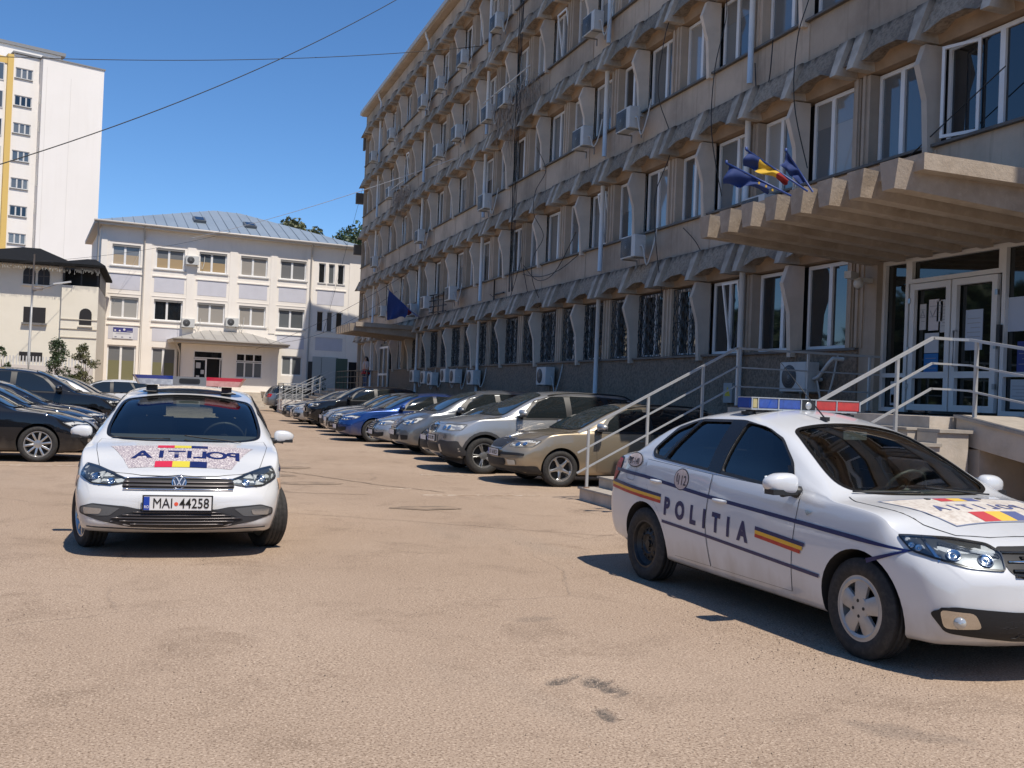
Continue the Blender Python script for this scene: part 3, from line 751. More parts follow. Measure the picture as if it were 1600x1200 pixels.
def m_brk(w0, w1):
    """tapered stub hanging under and in front of the band; origin top centre"""
    bm = newbm(); P = []
    for z, w, x in ((.01, w0, -.16), (-.05, w0, -.27), (-.69, w1, -.49)):
        P.append([bm.verts.new((.0, -w/2, z)), bm.verts.new((x, -w/2, z)), bm.verts.new((x, w/2, z)), bm.verts.new((.0, w/2, z))])
    for A, B_ in zip(P[:-1], P[1:]):
        for i in range(4): bm.faces.new((A[i], A[(i+1) % 4], B_[(i+1) % 4], B_[i]))
    bm.faces.new(P[0]); 
    c = [bm.verts.new((.0, -w1/2, -.69)), bm.verts.new((.0, w1/2, -.69))]
    bm.faces.new((P[-1][0], P[-1][3], P[-1][2], P[-1][1])); bmesh.ops.recalc_face_normals(bm, faces=bm.faces[:]); return bm_mesh(bm, 'bracket', [brak])
fa = [m_fascia(1.20, 1), m_fascia(1.20, 5)]; bk1, bk2 = m_brk(.27, .16), m_brk(.25, .17)
def m_lintel():
    bm = newbm(); prism(bm, [(.30, .02), (.0, .02), (-.05, .22), (-.10, .30), (.30, .30)], 'y', 0, BAY-.002)
    # prism on 'y' takes (x, z) pairs
    return bm_mesh(bm, 'lintel', [mat('concrete_soffit', (.36, .25, .16), .9, noise=[(2, (.24, .17, .11), .7, .45, .7)])])
lint = m_lintel()
spm = {}
def spandrel_mesh(h):
    if h not in spm:
        bm = newbm(); boxr(bm, 0, .28, .004, BAY-.004, 0, h); boxr(bm, -.018, 0, -.12, .12, 0, h-.03); spm[h] = bm_mesh(bm, 'spandrel', [conc])
    return spm[h]
bm = newbm(); boxr(bm, -.09, .22, 0, BAY, -.045, 0); sil = bm_mesh(bm, 'sill', [sillm])
# window meshes shared: opening 1.24 wide, frames for both orientations (y along the wall)
def m_win(w, h, split):
    bm = newbm(); fw = .068
    def bar(a, b, c, d, t=0): boxr(bm, .17-t, .24, a, b, c, d)
    bar(0, w, 0, fw); bar(0, w, h-fw, h); bar(0, fw, fw, h-fw); bar(w-fw, w, fw, h-fw)
    bar(w*split-.05, w*split+.05, fw, h-fw, .008)
    return bm_mesh(bm, 'window', [pvc])
def m_foam(w, h, split):
    bm = newbm(); boxr(bm, .165, .20, -.035, 0, .02, h); return bm_mesh(bm, 'foam', [foam])
def m_pane(a, b, h):
    bm = newbm(); boxr(bm, .205, .215, a, b, .058, h-.058); return bm_mesh(bm, 'pane')
WW = 1.395
wins = {}
def add_win(y, z, h, split, kinds, open_=None, w=WW, blind=None, ff=True):
    k = (w, h, split)
    if k not in wins: wins[k] = (m_win(w, h, split), m_foam(w, h, split), {})
    wm, fm_, pc = wins[k]
    o = link('window', wm, parent=OFF, loc=(0, y, z))
    if ff: link('foam_seam', fm_, parent=o)
    for a, b, kd in ((.058, w*split-.05, kinds[0]), (w*split+.05, w-.058, kinds[1])):
        kk = (round(a, 3), kd)
        if kk not in pc:
            me = m_pane(a, b, h); me.materials.append(pane_mat(kd)); pc[kk] = me
        link('pane', pc[kk], parent=o)
    if blind:
        kk = ('b', blind)
        if kk not in pc:
            bm = newbm(); boxr(bm, .200, .2045, .06, w-.06, h*(1-blind), h-.06); pc[kk] = bm_mesh(bm, 'blind', [pane_mat('blind')])
        link('blind', pc[kk], parent=o)
    if open_:
        bm = newbm(); L = w*split-.06
        for a, b, c, d in ((0, L, .0, .05), (0, L, h-.17, h-.12), (0, .05, .05, h-.17), (L-.05, L, .05, h-.17)): boxr(bm, -.02, .02, a, b, c, d)
        s = link('open_sash', bm, pvc, parent=o, loc=(.17, .03, .06)); s.rotation_euler = (0, 0, 0) if open_ == 'tilt' else (0, 0, R(-62))
        if open_ == 'tilt': s.rotation_euler = (0, R(-9), 0)
        bm = newbm(); boxr(bm, -.005, .005, .05, L-.05, .05, h-.17); link('sash_pane', bm, pane_mat('grey'), parent=s) if False else None
    return o
rw = random.Random(11); e = lambda Y: Y-Y0
NB0, NB1 = -4, 12
YL = lambda n: n*BAY                                              # local y of fin n
GR = {}
def grille_mesh(w=1.37, h=1.58):
    if 'm' in GR: return GR['m']
    bm = newbm(); n = 7; c = w/n; rg = random.Random(4)
    for k in range(n):
        y0 = c*(k+.5)
        for s in (-1, 1):
            pts = [(.03, y0+s*c*.42*math.sin(2*math.pi*(z/.62)+k*1.9), z) for z in np.linspace(.02, h-.02, 15)]
            tube(bm, pts, .011, 4, cap=False)
        for z in (.25, .72, 1.2):
            zz = z+rg.uniform(-.12, .12); tube(bm, [(.02, y0+.07*math.cos(a)*(1-a/9), zz+.09*math.sin(a)) for a in np.linspace(0, 6, 9)], .008, 4, cap=False)
    for k in range(n+1): tube(bm, [(.045, min(max(c*k, .01), w-.01), .0), (.045, min(max(c*k, .01), w-.01), h)], .010, 4, cap=False)
    for z in (.012, h/2, h-.012): tube(bm, [(.045, 0, z), (.045, w, z)], .010, 4, cap=False)
    GR['m'] = bm_mesh(bm, 'grille', [mat('wrought_iron', (.05, .055, .055), .5, .2, noise=[(20, (.20, .20, .19), .6, .45, .7)])]); return GR['m']
# solid core so that no light leaks through
bm = newbm(); boxr(bm, .30, 13, YL(NB0), YL(NB1), 0, 18.3); link('core', bm, mat('core_dark', (.05, .048, .045), .9), parent=OFF)
bm = newbm(); boxr(bm, -.02, .30, YL(NB1)-.0, YL(NB1)+.12, 0, 18.3); boxr(bm, -.02, .30, YL(NB0)-.12, YL(NB0), 0, 18.3); boxr(bm, .30, 13, YL(NB1), YL(NB1)+.1, 0, 18.3); boxr(bm, .30, 13, YL(NB0)-.1, YL(NB0), 0, 18.3)
link('end_wall', bm, conc, parent=OFF)['kind'] = 'stuff'
for n in range(NB0, NB1):
    y = YL(n); gone = n in (-3, -2)                                # bays taken by the entrance on the ground floor
    entr = n == -3
    for f in range(5):
        z = SILL[f]; top = (SILL[f+1] if f < 4 else 18.35); hz = H if f else 1.62
        if f == 0 and entr: pass
        # parts of the storey
        ground_skip = (f == 0 and n == -3)
        if not ground_skip:
            if f == 0:
                # plinth and wall below the sill
                key = 'pl'
                if key not in spm:
                    b2 = newbm(); boxr(b2, -.03, .28, .003, BAY-.003, 0, 2.555); spm[key] = bm_mesh(b2, 'plinth', [plin])
                if n == -2:
                    b2 = newbm(); boxr(b2, -.03, .28, e(14.62), y+BAY-.003, 0, 2.555); link('plinth', b2, plin, parent=OFF)
                    b2 = newbm(); boxr(b2, -.09, .22, e(14.62), y+BAY, z-.045, z); link('sill', b2, sillm, parent=OFF)
                else: link('plinth', spm[key], parent=OFF, loc=(0, y, 0))
            if not (f == 0 and n == -2): link('sill', sil, parent=OFF, loc=(0, y, z))
            if not (f == 0 and n == -2): link('pier_fin', fin_gr if f == 0 else fin_up, parent=OFF, loc=(0, y, z))
            elif f == 0: pass
            if not (f == 1 and n == -3): link('column', col_gr if f == 0 else col_up, parent=OFF, loc=(0, y+BAY/2, z))
            # windows
            hasgr = f == 0 and -1 <= n <= 8 and n not in (-1,)
            for j, yy in enumerate((y+.115, y+BAY/2+.228)):
                kd = rw.choice((('grey', 'grey'), ('blind', 'grey'), ('grey', 'dark'), ('blue', 'grey'), ('curtain', 'grey'), ('blind', 'blind'), ('grey', 'blind')))
                sp = rw.choice((.42, .5, .58)) ; op = None
                if f == 0: kd = ('dark', 'dark')
                if (f, n, j) in ((0, -1, 1),): op = 'tilt'
                if f > 0 and rw.random() < .07: op = 'tilt'
                if f == 1 and n == -3: continue
                if f == 0 and n == -2 and j == 0: continue
                o = add_win(yy, z+.01, hz-.02, sp, kd, op, blind=rw.choice((None, None, .35, .5)) if f else None)
                if f == 0 and (0 <= n <= 7 or (n == -1 and j == 1 and False)): link('window_grille', grille_mesh(), parent=o, loc=(.0, .015, .0))
            if f == 1 and n == -3:
                w_ = 2.45; add_win(y+BAY-.12-w_, z+.01, hz-.02, .55, ('dark', 'dark'), None, w=w_)
                link('column', col_up, parent=OFF, loc=(0, y+.5, z))
                bmx = newbm(); L = .62
                for a, b, c, d in ((0, L, 0, .05), (0, L, 1.40, 1.45), (0, .05, .05, 1.40), (L-.05, L, .05, 1.40)): boxr(bmx, -.02, .02, a, b, c, d)
                s = link('open_sash', bmx, pvc, parent=OFF, loc=(.16, y+BAY-.19-L, z+.06)); s.rotation_euler = (0, 0, R(20))
        # lintel, band, brackets at the head of this storey
        zh = z+hz
        if not (f == 0 and n == -3):
            link('lintel', lint, parent=OFF, loc=(0, y, zh))
            zb = top-.87 if f < 4 else zh+.72
            zt = zh+.72
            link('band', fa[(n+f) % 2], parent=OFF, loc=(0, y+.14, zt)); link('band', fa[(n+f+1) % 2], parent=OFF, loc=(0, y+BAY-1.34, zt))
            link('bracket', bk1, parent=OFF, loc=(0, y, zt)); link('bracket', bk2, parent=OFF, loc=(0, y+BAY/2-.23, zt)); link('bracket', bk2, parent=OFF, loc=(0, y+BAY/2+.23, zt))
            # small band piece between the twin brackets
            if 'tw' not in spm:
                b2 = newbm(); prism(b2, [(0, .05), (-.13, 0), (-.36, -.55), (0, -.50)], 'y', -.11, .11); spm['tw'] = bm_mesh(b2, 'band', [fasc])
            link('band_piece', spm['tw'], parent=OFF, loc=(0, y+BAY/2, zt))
            link('spandrel', spandrel_mesh(round(top-.045-(zh+.30), 3)), parent=OFF, loc=(0, y, zh+.30))
# cornice: flat band, gutter, roof edge
bm = newbm(); boxr(bm, -.30, 13.2, YL(NB0)-.2, YL(NB1)+.25, 18.36, 18.52); link('cornice', bm, conc, parent=OFF)
bm = newbm(); boxr(bm, -.42, -.30, YL(NB0)-.2, YL(NB1)+.25, 18.40, 18.60); link('gutter', bm, mat('gutter_cream', (.50, .46, .40), .5), parent=OFF)
bm = newbm(); boxr(bm, -.38, 13.2, YL(NB0)-.2, YL(NB1)+.25, 18.61, 18.68); link('roof_edge', bm, mat('roof_tin', (.42, .38, .33), .5), parent=OFF)
bm = newbm(); boxr(bm, -.12, 0, YL(NB1)+.1, YL(NB1)+.5, 15.4+.9, 16.2+.9); boxr(bm, -.45, .1, YL(NB1)+.12, YL(NB1)+.45, 12.95, 13.6); boxr(bm, -.45, .1, YL(NB1)+.12, YL(NB1)+.45, 9.8, 10.4); link('end_bracket', bm, brak, parent=OFF)
# downpipes: broken at every band
for yy in (-1.79, 5.47, 16.47, 26.12, 36.87):
    for f in range(5):
        a = SILL[f]-.75 if f else .3; b = SILL[f]+1.66
        if f == 4: b = 17.5
        bm = newbm(); tube(bm, [(-.16, yy, a-(.0 if f else 0)), (-.16, yy, b)], .062, 10); link('downpipe', bm, pipe, parent=OFF)
    bm = newbm(); tube(bm, [(-.16, yy, 17.5), (-.16, yy, 17.9), (-.30, yy, 18.2), (-.34, yy, 18.42)], .058, 10); link('downpipe', bm, pipe, parent=OFF)
# black cable bundle down the wall
ym = 31.9-Y0
for k in range(4):
    bm = newbm(); rs = random.Random(k); pts = [(-.44-.015*k, ym+.09*k+rs.uniform(-.03, .03), z) for z in np.linspace(5.0, 16.5, 24)]
    tube(bm, pts, .012+.006*(k % 2), 5); link('cable_bundle', bm, mat('cable_dark', (.02, .02, .02), .6), parent=OFF)
def loop(pts, r=.012, col='cable_dark'):
    bm = newbm(); P = [Vector(p) for p in pts]; out = []
    for i in range(len(P)-1):
        p0, p1, p2, p3 = P[max(i-1, 0)], P[i], P[i+1], P[min(i+2, len(P)-1)]
        for t in np.linspace(0, 1, 7)[:-1]:
            out.append(.5*((2*p1)+(-p0+p2)*t+(2*p0-5*p1+4*p2-p3)*t*t+(-p0+3*p1-3*p2+p3)*t**3))
    out.append(P[-1]); tube(bm, out, r, 5); link('wall_cable', bm, mat(col, (.02, .02, .02), .6), parent=OFF)
for (y1, z1, y2, z2, s) in ((ym, 5.9, ym-4.5, 6.4, 1.3), (ym, 5.8, ym-3, 4.3, -.3), (ym+.2, 6.2, ym+3.5, 5.2, .8), (ym, 5.6, ym-5, 5.75, .5)):
    loop([(-.10, y1, z1), (-.12, (y1*2+y2)/3, min(z1, z2)-s*.5), (-.12, (y1+2*y2)/3, min(z1, z2)-s*.4), (-.10, y2, z2)])
for yy, za, zb_ in ((1.55, 4.0, 12.5), (-.9, 6.0, 15.5), (9.9, 4.5, 9.4), (-3.9, 6.0, 14.5)):
    rs = random.Random(int(yy*10)); loop([(-.52 if k % 3 else -.2, yy+rs.uniform(-.10, .10), za+(zb_-za)*k/7) for k in range(8)], .011)
loop([(-.1, -2.5, 8.9), (-.14, -2.45, 8.0), (-.14, -2.1, 7.7), (-.12, -1.9, 8.6)], .013)
loop([(-.1, -4.6, 10.8), (-.3, -4.9, 10.1), (-.3, -5.5, 10.0), (-.1, -5.9, 10.6)], .012)
loop([(-.06, 1.0, 5.6), (-.06, .4, 5.2), (-.08, -.3, 4.6), (-.06, -1.2, 4.5)], .010); loop([(-.06, -5.0, 4.9), (-.1, -6.2, 5.5), (-.08, -8.5, 6.6)], .010)
# ------------------------------------------------------------------ entrance set into the ground floor
ex = .15
door_w = mat('pvc_door', (.72, .70, .67), .4, noise=[(2, (.6, .57, .53), .5, .45, .7)])
gd = mat('entrance_glass', (.012, .014, .013), .03, 0, 1.)
def frame_at(x, ys, zs, w, nm, par, fr=door_w):
    bm = newbm()
    for y in ys: boxr(bm, x-.03, x+.04, y-w/2, y+w/2, min(zs)-w/2, max(zs)+w/2)
    for z in zs:
        for a, b in zip(ys[:-1], ys[1:]): boxr(bm, x-.028, x+.038, min(a, b)+w/2, max(a, b)-w/2, z-w/2, z+w/2)
    return link(nm, bm, fr, parent=par)
e = lambda Y: Y-Y0
ENT = [e(14.22), e(13.55), e(11.62), e(10.95)]
bm = newbm(); boxr(bm, -.0, .30, e(14.20), e(14.62), 0, 4.15); link('entrance_pier', bm, conc, parent=OFF)
bm = newbm(); boxr(bm, -.0, .30, e(9.3), e(10.93), 0, 4.15); link('entrance_pier', bm, conc, parent=OFF)
bm = newbm(); boxr(bm, -.02, .30, YL(-3)-.1, e(9.3), 0, 4.15); link('plinth', bm, conc, parent=OFF)
bm = newbm(); boxr(bm, .0, .30, YL(-3), YL(-2)+1.2, 4.15, 5.735); link('spandrel', bm, conc, parent=OFF)
link('sill', sil, parent=OFF, loc=(0, YL(-3), SILL[1]))
bm = newbm(); boxr(bm, .20, .22, e(10.93), e(14.2), 1.5, 4.05); link('entrance_glass', bm, gd, parent=OFF)
zf = 1.50
frame_at(ex, [e(14.17), e(13.60)], [zf+.05, zf+.62+.0, 4.02], .07, 'side_light', OFF)
frame_at(ex, [e(11.57), e(10.97)], [zf+.05, zf+.62, 4.02], .07, 'side_light', OFF)
frame_at(ex, [e(13.53), e(11.64)], [3.66, 4.02], .07, 'transom', OFF)
for a, b in ((13.50, 12.60), (12.57, 11.67)):
    d = frame_at(ex-.02, [e(a)-.05, e(b)+.05], [zf+.10, zf+.62, 3.56], .10, 'door_leaf', OFF)
    bm = newbm(); yh = e(b)+.12 if a > 13 else e(a)-.14
    if a < 13: tube(bm, [(.09, yh, zf+.75), (.03, yh, zf+.75), (.03, yh, zf+1.30), (.09, yh, zf+1.30)], .015, 8); link('door_handle', bm, SIL(), parent=d)
    bm = newbm()
    for z in (1.9, 2.5, 3.3): boxr(bm, .085, .125, (e(a)-.02 if a > 13 else e(b)-.02), (e(a)+.03 if a > 13 else e(b)+.03), z, z+.08)
    link('hinge', bm, SIL(), parent=d)
def paper(y0, y1, z0, z1, col, lines=0, extra=None, text=None):
    bm = newbm(); boxr(bm, .188, .196, e(y0), e(y1), z0, z1); o = link('notice', bm, mat('paper_%d' % int(col[0]*100+col[2]*10), col, .6), parent=OFF)
    bm = newbm(); h = z1-z0; w = e(y1)-e(y0) if y1 > y0 else e(y0)-e(y1); ya = min(e(y0), e(y1))
    for k in range(lines): boxr(bm, .184, .187, ya+w*.12, ya+w*(.88-.2*(k % 3 == 2)), z1-h*(.22+.68*k/max(lines, 1))-.004, z1-h*(.22+.68*k/max(lines, 1))+.004)
    if lines: link('print', bm, mat('print_grey', (.30, .30, .31), .6), parent=o)
    else: bm.free()
    return o
paper(12.98, 12.85, 2.98, 3.30, (.62, .60, .58), 2); paper(12.86+.0, 12.86, 3, 3, (.6, .6, .6)) if False else None
paper(13.36, 13.22, 2.86, 3.28, (.62, .60, .58), 3); paper(13.16, 12.94, 2.84, 3.34, (.66, .60, .58), 2); paper(12.90, 12.72, 2.80, 3.32, (.60, .58, .56), 7)
paper(13.23, 12.92, 2.48, 2.80, (.55, .55, .56), 0); paper(13.23, 12.92, 2.12, 2.47, (.02, .16, .42), 3)
paper(12.36, 12.02, 2.50, 3.12, (.46, .52, .62), 6)
paper(14.00, 13.78, 1.62, 2.02, (.55, .55, .50), 0); paper(13.98, 13.80, 1.66, 1.80, (.60, .55, .06), 0)
paper(11.55, 11.02, 2.75, 3.25, (.48, .47, .44), 0); paper(11.35, 11.05, 2.15, 2.60, (.03, .05, .22), 4); paper(11.45, 11.12, 1.62, 2.05, (.50, .52, .54), 6)
# triangle on the first notice
bm = newbm(); prism(bm, strip([(e(13.34), 3.06), (e(13.29), 3.17), (e(13.24), 3.06), (e(13.34), 3.06)], .012), 'x', .183, .187); link('print', bm, mat('print_grey'), parent=OFF)
bm = newbm(); prism(bm, strip([(e(13.12), 3.16), (e(13.07), 3.06), (e(12.98), 3.20)], .014), 'x', .183, .187); link('print', bm, mat('print_grey'), parent=OFF)
bm = newbm(); boxr(bm, .05, .11, e(11.585)-.03, e(11.585)+.03, 2.55, 2.85); link('door_lock_box', bm, BLK(), parent=OFF)
# canopy
can_l = mat('concrete_canopy', (.37, .305, .24), .9, noise=[(1.6, (.25, .195, .14), .8, .42, .7), (8, (.50, .41, .32), .5, .5, .7), (4, (.12, .10, .08), .6, .58, .8)], bump=(26, .6, .015))
def canopy(par, ya, yb, nb, xo=-3.1, zt=4.56, drop=.0):
    """slab carried on nb ribs; near edge ya, far edge yb (local y)"""
    bm = newbm(); prism(bm, [(xo, zt-.17), (xo, zt+.03), (.0, zt-.01), (.0, zt-.2)], 'y', ya, yb); o = link('canopy_slab', bm, can_l, parent=par)
    for k in range(nb):
        y = ya+.22+(yb-ya-.50)*k/(nb-1); w0, w1 = .33, .21
        bm = newbm(); R_ = []
        for x, zb, zz in ((xo-.24, zt-.38, zt-.03), (xo-.23, zt-.38, zt-.03), (xo+.02, zt-.38, zt-.05), (.02, 4.0, zt-.14)):
            R_.append([bm.verts.new((x, y+.0-w1/2+.1, zb)), bm.verts.new((x, y+w1/2+.1, zb)), bm.verts.new((x, y+w0/2+.1, zz)), bm.verts.new((x, y-w0/2+.1, zz))])
        for A, B_ in zip(R_[:-1], R_[1:]):
            for i in range(4): bm.faces.new((A[i], A[(i+1) % 4], B_[(i+1) % 4], B_[i]))
        bm.faces.new(R_[0]); bm.faces.new(R_[-1]); bmesh.ops.recalc_face_normals(bm, faces=bm.faces[:]); link('canopy_rib', bm, can_l, parent=par)
    return o
canopy(OFF, e(9.62), e(14.45), 8)
bm = newbm(); boxr(bm, -.03, .0, 4.5-Y0, YL(-4), 0, 18.36); boxr(bm, .0, 8, 4.5-Y0, YL(-4)-.13, 0, 18.36); link('blank_end_wall', bm, conc, parent=OFF)['kind'] = 'stuff'
bm = newbm(); boxr(bm, -.02, .30, e(9.62), e(14.45), 3.98+.08, 4.25); link('canopy_wall_beam', bm, can_l, parent=OFF)
canopy(OFF, e(45.9), e(49.9), 7)
# second entrance far along
bm = newbm(); boxr(bm, -.06, .02, e(52.4), e(55.3), 1.5, 4.0); link('far_door_wall', bm, mat('far_door_dark', (.03, .03, .03), .5), parent=OFF)
frame_at(-.09, [e(52.6), e(53.7), e(54.9)], [1.6, 2.35, 3.8], .11, 'far_door', OFF)
# ------------------------------------------------------------------ stairs, ramp and railings
stn = mat('stair_concrete', (.52, .45, .37), .9, noise=[(2, (.30, .26, .21), .8, .4, .7), (9, (.5, .45, .39), .5, .5, .7)], bump=(30, .4, .01))
stl = mat('rail_steel_painted', (.50, .50, .49), .4, .4, noise=[(4, (.38, .37, .35), .5, .5, .7)])
def stairs(label, xb, xt, ya, yb, zt, xw, rampy=None, group='stair blocks at the entrances'):
    """flight rising along +X from xb to xt between ya (near) and yb (far), landing to the wall xw"""
    o = thing('entrance_stairs', label, 'stairs', (xb, ya, 0)); n = 8; rise = zt/(n+1); tr = (xt-xb)/n
    for k in range(n):
        bm = newbm(); boxr(bm, k*tr, xt-xb, 0, yb-ya, rise*k if k else 0, rise*(k+1)); link('step', bm, stn, parent=o)
        bm = newbm(); boxr(bm, k*tr-.03, k*tr+.28, -.02, yb-ya+.02, rise*(k+1)+.001, rise*(k+1)+.028); link('tread', bm, mat('tread_slab', (.36, .32, .27), .8, noise=[(6, (.24, .21, .18), .7, .45, .7)]), parent=o)
    bm = newbm(); boxr(bm, xt-xb, xw-xb, -.0, yb-ya, zt-.25, zt); boxr(bm, xt-xb, xt-xb+.25, .02, yb-ya-.02, 0, zt-.25); link('landing', bm, stn, parent=o)
    bm = newbm(); boxr(bm, xt-xb-.02, xw-xb, yb-ya-.2, yb-ya, 0, zt-.26); boxr(bm, xt-xb+.26, xt-xb+.60, .0, .28, 0, zt-.26); link('landing_wall', bm, stn, parent=o)
    return o
def railing(label, lines, group, stl=stl):
    """lines: list of polylines of the top rail; posts at the given indices; base z list"""
    o = thing('railing', label, 'railing', lines[0]['pts'][0], group=group); O_ = Vector(lines[0]['pts'][0])
    for ln in lines:
        P = [Vector(p)-O_ for p in ln['pts']]
        for dz, nm, r in ((0, 'top_rail', .022), (-.30, 'mid_rail', .015), (-.60, 'mid_rail', .015)):
            Q = [p+Vector((0, 0, dz)) for p in P]
            if dz and ln.get('cut'): Q[0] = Q[0].lerp(Q[1], ln['cut'])
            for a, b in zip(Q[:-1], Q[1:]):
                bm = newbm(); d = b-a; L = d.length; rot = d.to_track_quat('X', 'Z').to_matrix(); box(bm, (a+b)/2, (L+.01, r*2, r*1.5), rot=rot); link(nm, bm, stl, parent=o)
        for px, py, z0, z1 in ln['posts']:
            bm = newbm(); boxr(bm, px-.018-O_.x, px+.018-O_.x, py-.018-O_.y, py+.018-O_.y, z0-O_.z, z1-O_.z); link('post', bm, stl, parent=o)
            bm = newbm(); lathe(bm, [(.055, 0), (.05, .02), (.025, .03)], 10, axis='z', c=(px-O_.x, py-O_.y, z0-O_.z+.002)); link('post_base', bm, mat('rusty_plate', (.16, .10, .07), .8), parent=o)
    return o
ZL = 1.48
stairs('concrete stairs and landing under the near ribbed canopy', 6.05, 8.55, 9.55, 14.0, ZL, 11.5)
zr = lambda x: 1.10+(2.41-1.10)*(x-6.08)/(8.56-6.08)
railing('grey steel stair railing behind the beige car, running up to the dark wall', [dict(pts=[(5.92, 13.82, zr(5.92)), (8.56, 13.82, 2.41), (11.3, 13.82, 2.41)], posts=[(6.08, 13.82, .18, zr(6.08)), (7.05, 13.82, .62, zr(7.05)), (7.98, 13.82, 1.1, zr(7.98)), (8.6, 13.82, ZL, 2.41), (9.9, 13.82, ZL, 2.41), (11.1, 13.82, ZL, 2.41)])], 'steel railings of the near entrance')
zb_ = lambda x: 1.55+(2.41-1.55)*(x-6.95)/(8.62-6.95)
rz = lambda y: ZL-.16*(9.6-y)
railing('bright steel railing in front of the glass doors, bending down along the ramp', [dict(pts=[(6.0, 9.62, zb_(6.0)), (8.62, 9.62, 2.41), (8.9, 9.62, 2.41)], posts=[(6.25, 9.62, .33, zb_(6.25)), (8.12, 9.62, 1.16, zb_(8.12))]),
    dict(pts=[(8.9, 9.62, 2.41), (9.02, 9.45, 2.40), (9.02, 1.5, 2.40-.16*7.95)], posts=[(9.02, 9.35, ZL-.05, 2.39), (9.02, 7.0, rz(7.0), 2.02), (9.02, 4.5, rz(4.5), 1.61), (9.02, 2.0, rz(2.0), 1.2)])], 'steel railings of the near entrance')
railing('dull steel railing on the wall side of the ramp, in front of the side glass', [dict(pts=[(10.75, 9.4, 2.40), (10.75, 1.5, 1.13)], posts=[(10.75, 9.3, ZL-.05, 2.38), (10.75, 5.5, rz(5.5), 1.78), (10.75, 2.0, rz(2.0), 1.2)])], 'steel railings of the near entrance')
o = thing('entrance_ramp', 'pale concrete ramp with a dark opening beneath, right of the doors', 'ramp', (8.9, 9.5, 0))
bm = newbm(); prism(bm, [(0, ZL-.30), (0, ZL), (-8.6, ZL-8.6*.16), (-8.6, ZL-8.6*.16-.30)], 'x', 0, 1.95); link('ramp_slab', bm, stn, parent=o)
bm = newbm(); prism(bm, [(.01, ZL+.001), (.01, ZL+.035), (-8.6, ZL-8.6*.16+.035), (-8.6, ZL-8.6*.16+.001)], 'x', -.04, 1.97); link('ramp_topping', bm, mat('tread_slab'), parent=o)
bm = newbm(); boxr(bm, .02, 1.9, -.35, -.02, 0, ZL-.36); link('ramp_support', bm, stn, parent=o)
bm = newbm(); boxr(bm, .05, .35, -5.6, -5.2, 0, .45); link('ramp_support', bm, stn, parent=o)
# stepped flank block beside the flight
o = thing('stair_flank', 'sunlit stepped pedestal block at the camera side of the near stairs', 'pedestal', (7.6, 9.2, 0))
bm = newbm(); boxr(bm, .0, .75, 0, .32, 0, 1.14); boxr(bm, .75, 1.2, 0, .32, 0, 1.30); link('block', bm, stn, parent=o)
bm = newbm(); boxr(bm, -.04, .80, -.03, .34, 1.142, 1.18); boxr(bm, .76, 1.25, -.03, .34, 1.302, 1.34); link('coping', bm, mat('tread_slab'), parent=o)
# far entrance
stairs('far concrete stairs with landing below the small ribbed canopy', 6.4, 9.0, 54.6, 57.4, ZL, 11.5)
o = thing('far_landing', 'long raised landing in shade in front of the far door', 'landing', (9.0, 46, 0)); bm = newbm(); boxr(bm, 0, 2.48, 0, 8.58, 0, ZL-.02); link('slab', bm, plin, parent=o)
railing('steel railing in shade along the far landing', [dict(pts=[(9.06, 46.1, 2.41), (9.06, 54.5, 2.41)], posts=[(9.06, 46.1+1.05*k, ZL, 2.41) for k in range(9)])], 'steel railings of the far entrance', mat('rail_shaded', (.04, .04, .042), .5))  # near-black colour stands in for the shade on these rails
for yy, t in ((54.7, 'near side of the far stairs'), (57.3, 'far side of the far stairs')):
    railing('pale steel stair railing on the '+t, [dict(pts=[(6.2, yy, 1.02), (9.0, yy, 2.45)], posts=[(6.4, yy, .17, 1.12), (7.3, yy, .65, 1.58), (8.2, yy, 1.15, 2.04)])], 'steel railings of the far entrance')
o = thing('low_ramp_wall', 'low white wall of a ramp at the end of the right car row', 'low wall', (6.55, 57.4, 0)); bm = newbm(); boxr(bm, 0, 2.2, 0, 2.6, 0, .72); link('wall', bm, mat('white_wall_low', (.60, .55, .50), .8), parent=o)
for (a, b, t) in (((6.6, 57.5), (8.7, 57.5), 'near edge of the low white ramp wall'), ((6.6, 59.9), (8.7, 59.9), 'far edge of the low white ramp wall'), ((6.6, 57.5), (6.6, 59.9), 'left end of the low white ramp wall')):
    k = 4; railing('white painted railing on the '+t, [dict(pts=[(a[0], a[1], 1.66), (b[0], b[1], 1.66)], posts=[(a[0]+(b[0]-a[0])*i/k, a[1]+(b[1]-a[1])*i/k, .72, 1.66) for i in range(k+1)])], 'steel railings of the far entrance')
# ------------------------------------------------------------------ air conditioners on the office block
acw = mat('ac_white', (.55, .55, .53), .5, noise=[(3, (.40, .38, .35), .6, .45, .7)]); acd = mat('ac_fan_dark', (.05, .05, .052), .5); acg = mat('ac_guard', (.16, .16, .16), .5); hose = mat('ac_hose', (.55, .54, .51), .6)
bm = newbm(); boxr(bm, -.15, .15, -.40, .40, 0, .55); bmesh.ops.bevel(bm, geom=bm.edges[:], offset=.012, segments=1, affect='EDGES'); AC_C = bm_mesh(bm, 'casing', [acw])
bm = newbm(); boxr(bm, -.156, -.1505, -.20, .385, .035, .515); lathe(bm, [(.225, -.157), (.215, -.161), (.0005, -.163)], 22, axis='x', c=(0, .10, .275)); AC_F = bm_mesh(bm, 'fan', [acd])
bm = newbm(); lathe(bm, [(.225, -.1515), (.215, -.161), (.0005, -.163)], 22, axis='x', c=(0, .10, .275)); AC_R = bm_mesh(bm, 'fan_round', [acd])
bm = newbm()
for r in (.07, .12, .17, .21): lathe(bm, [(r, -.166), (r+.006, -.166)], 20, axis='x', c=(0, .10, .275))
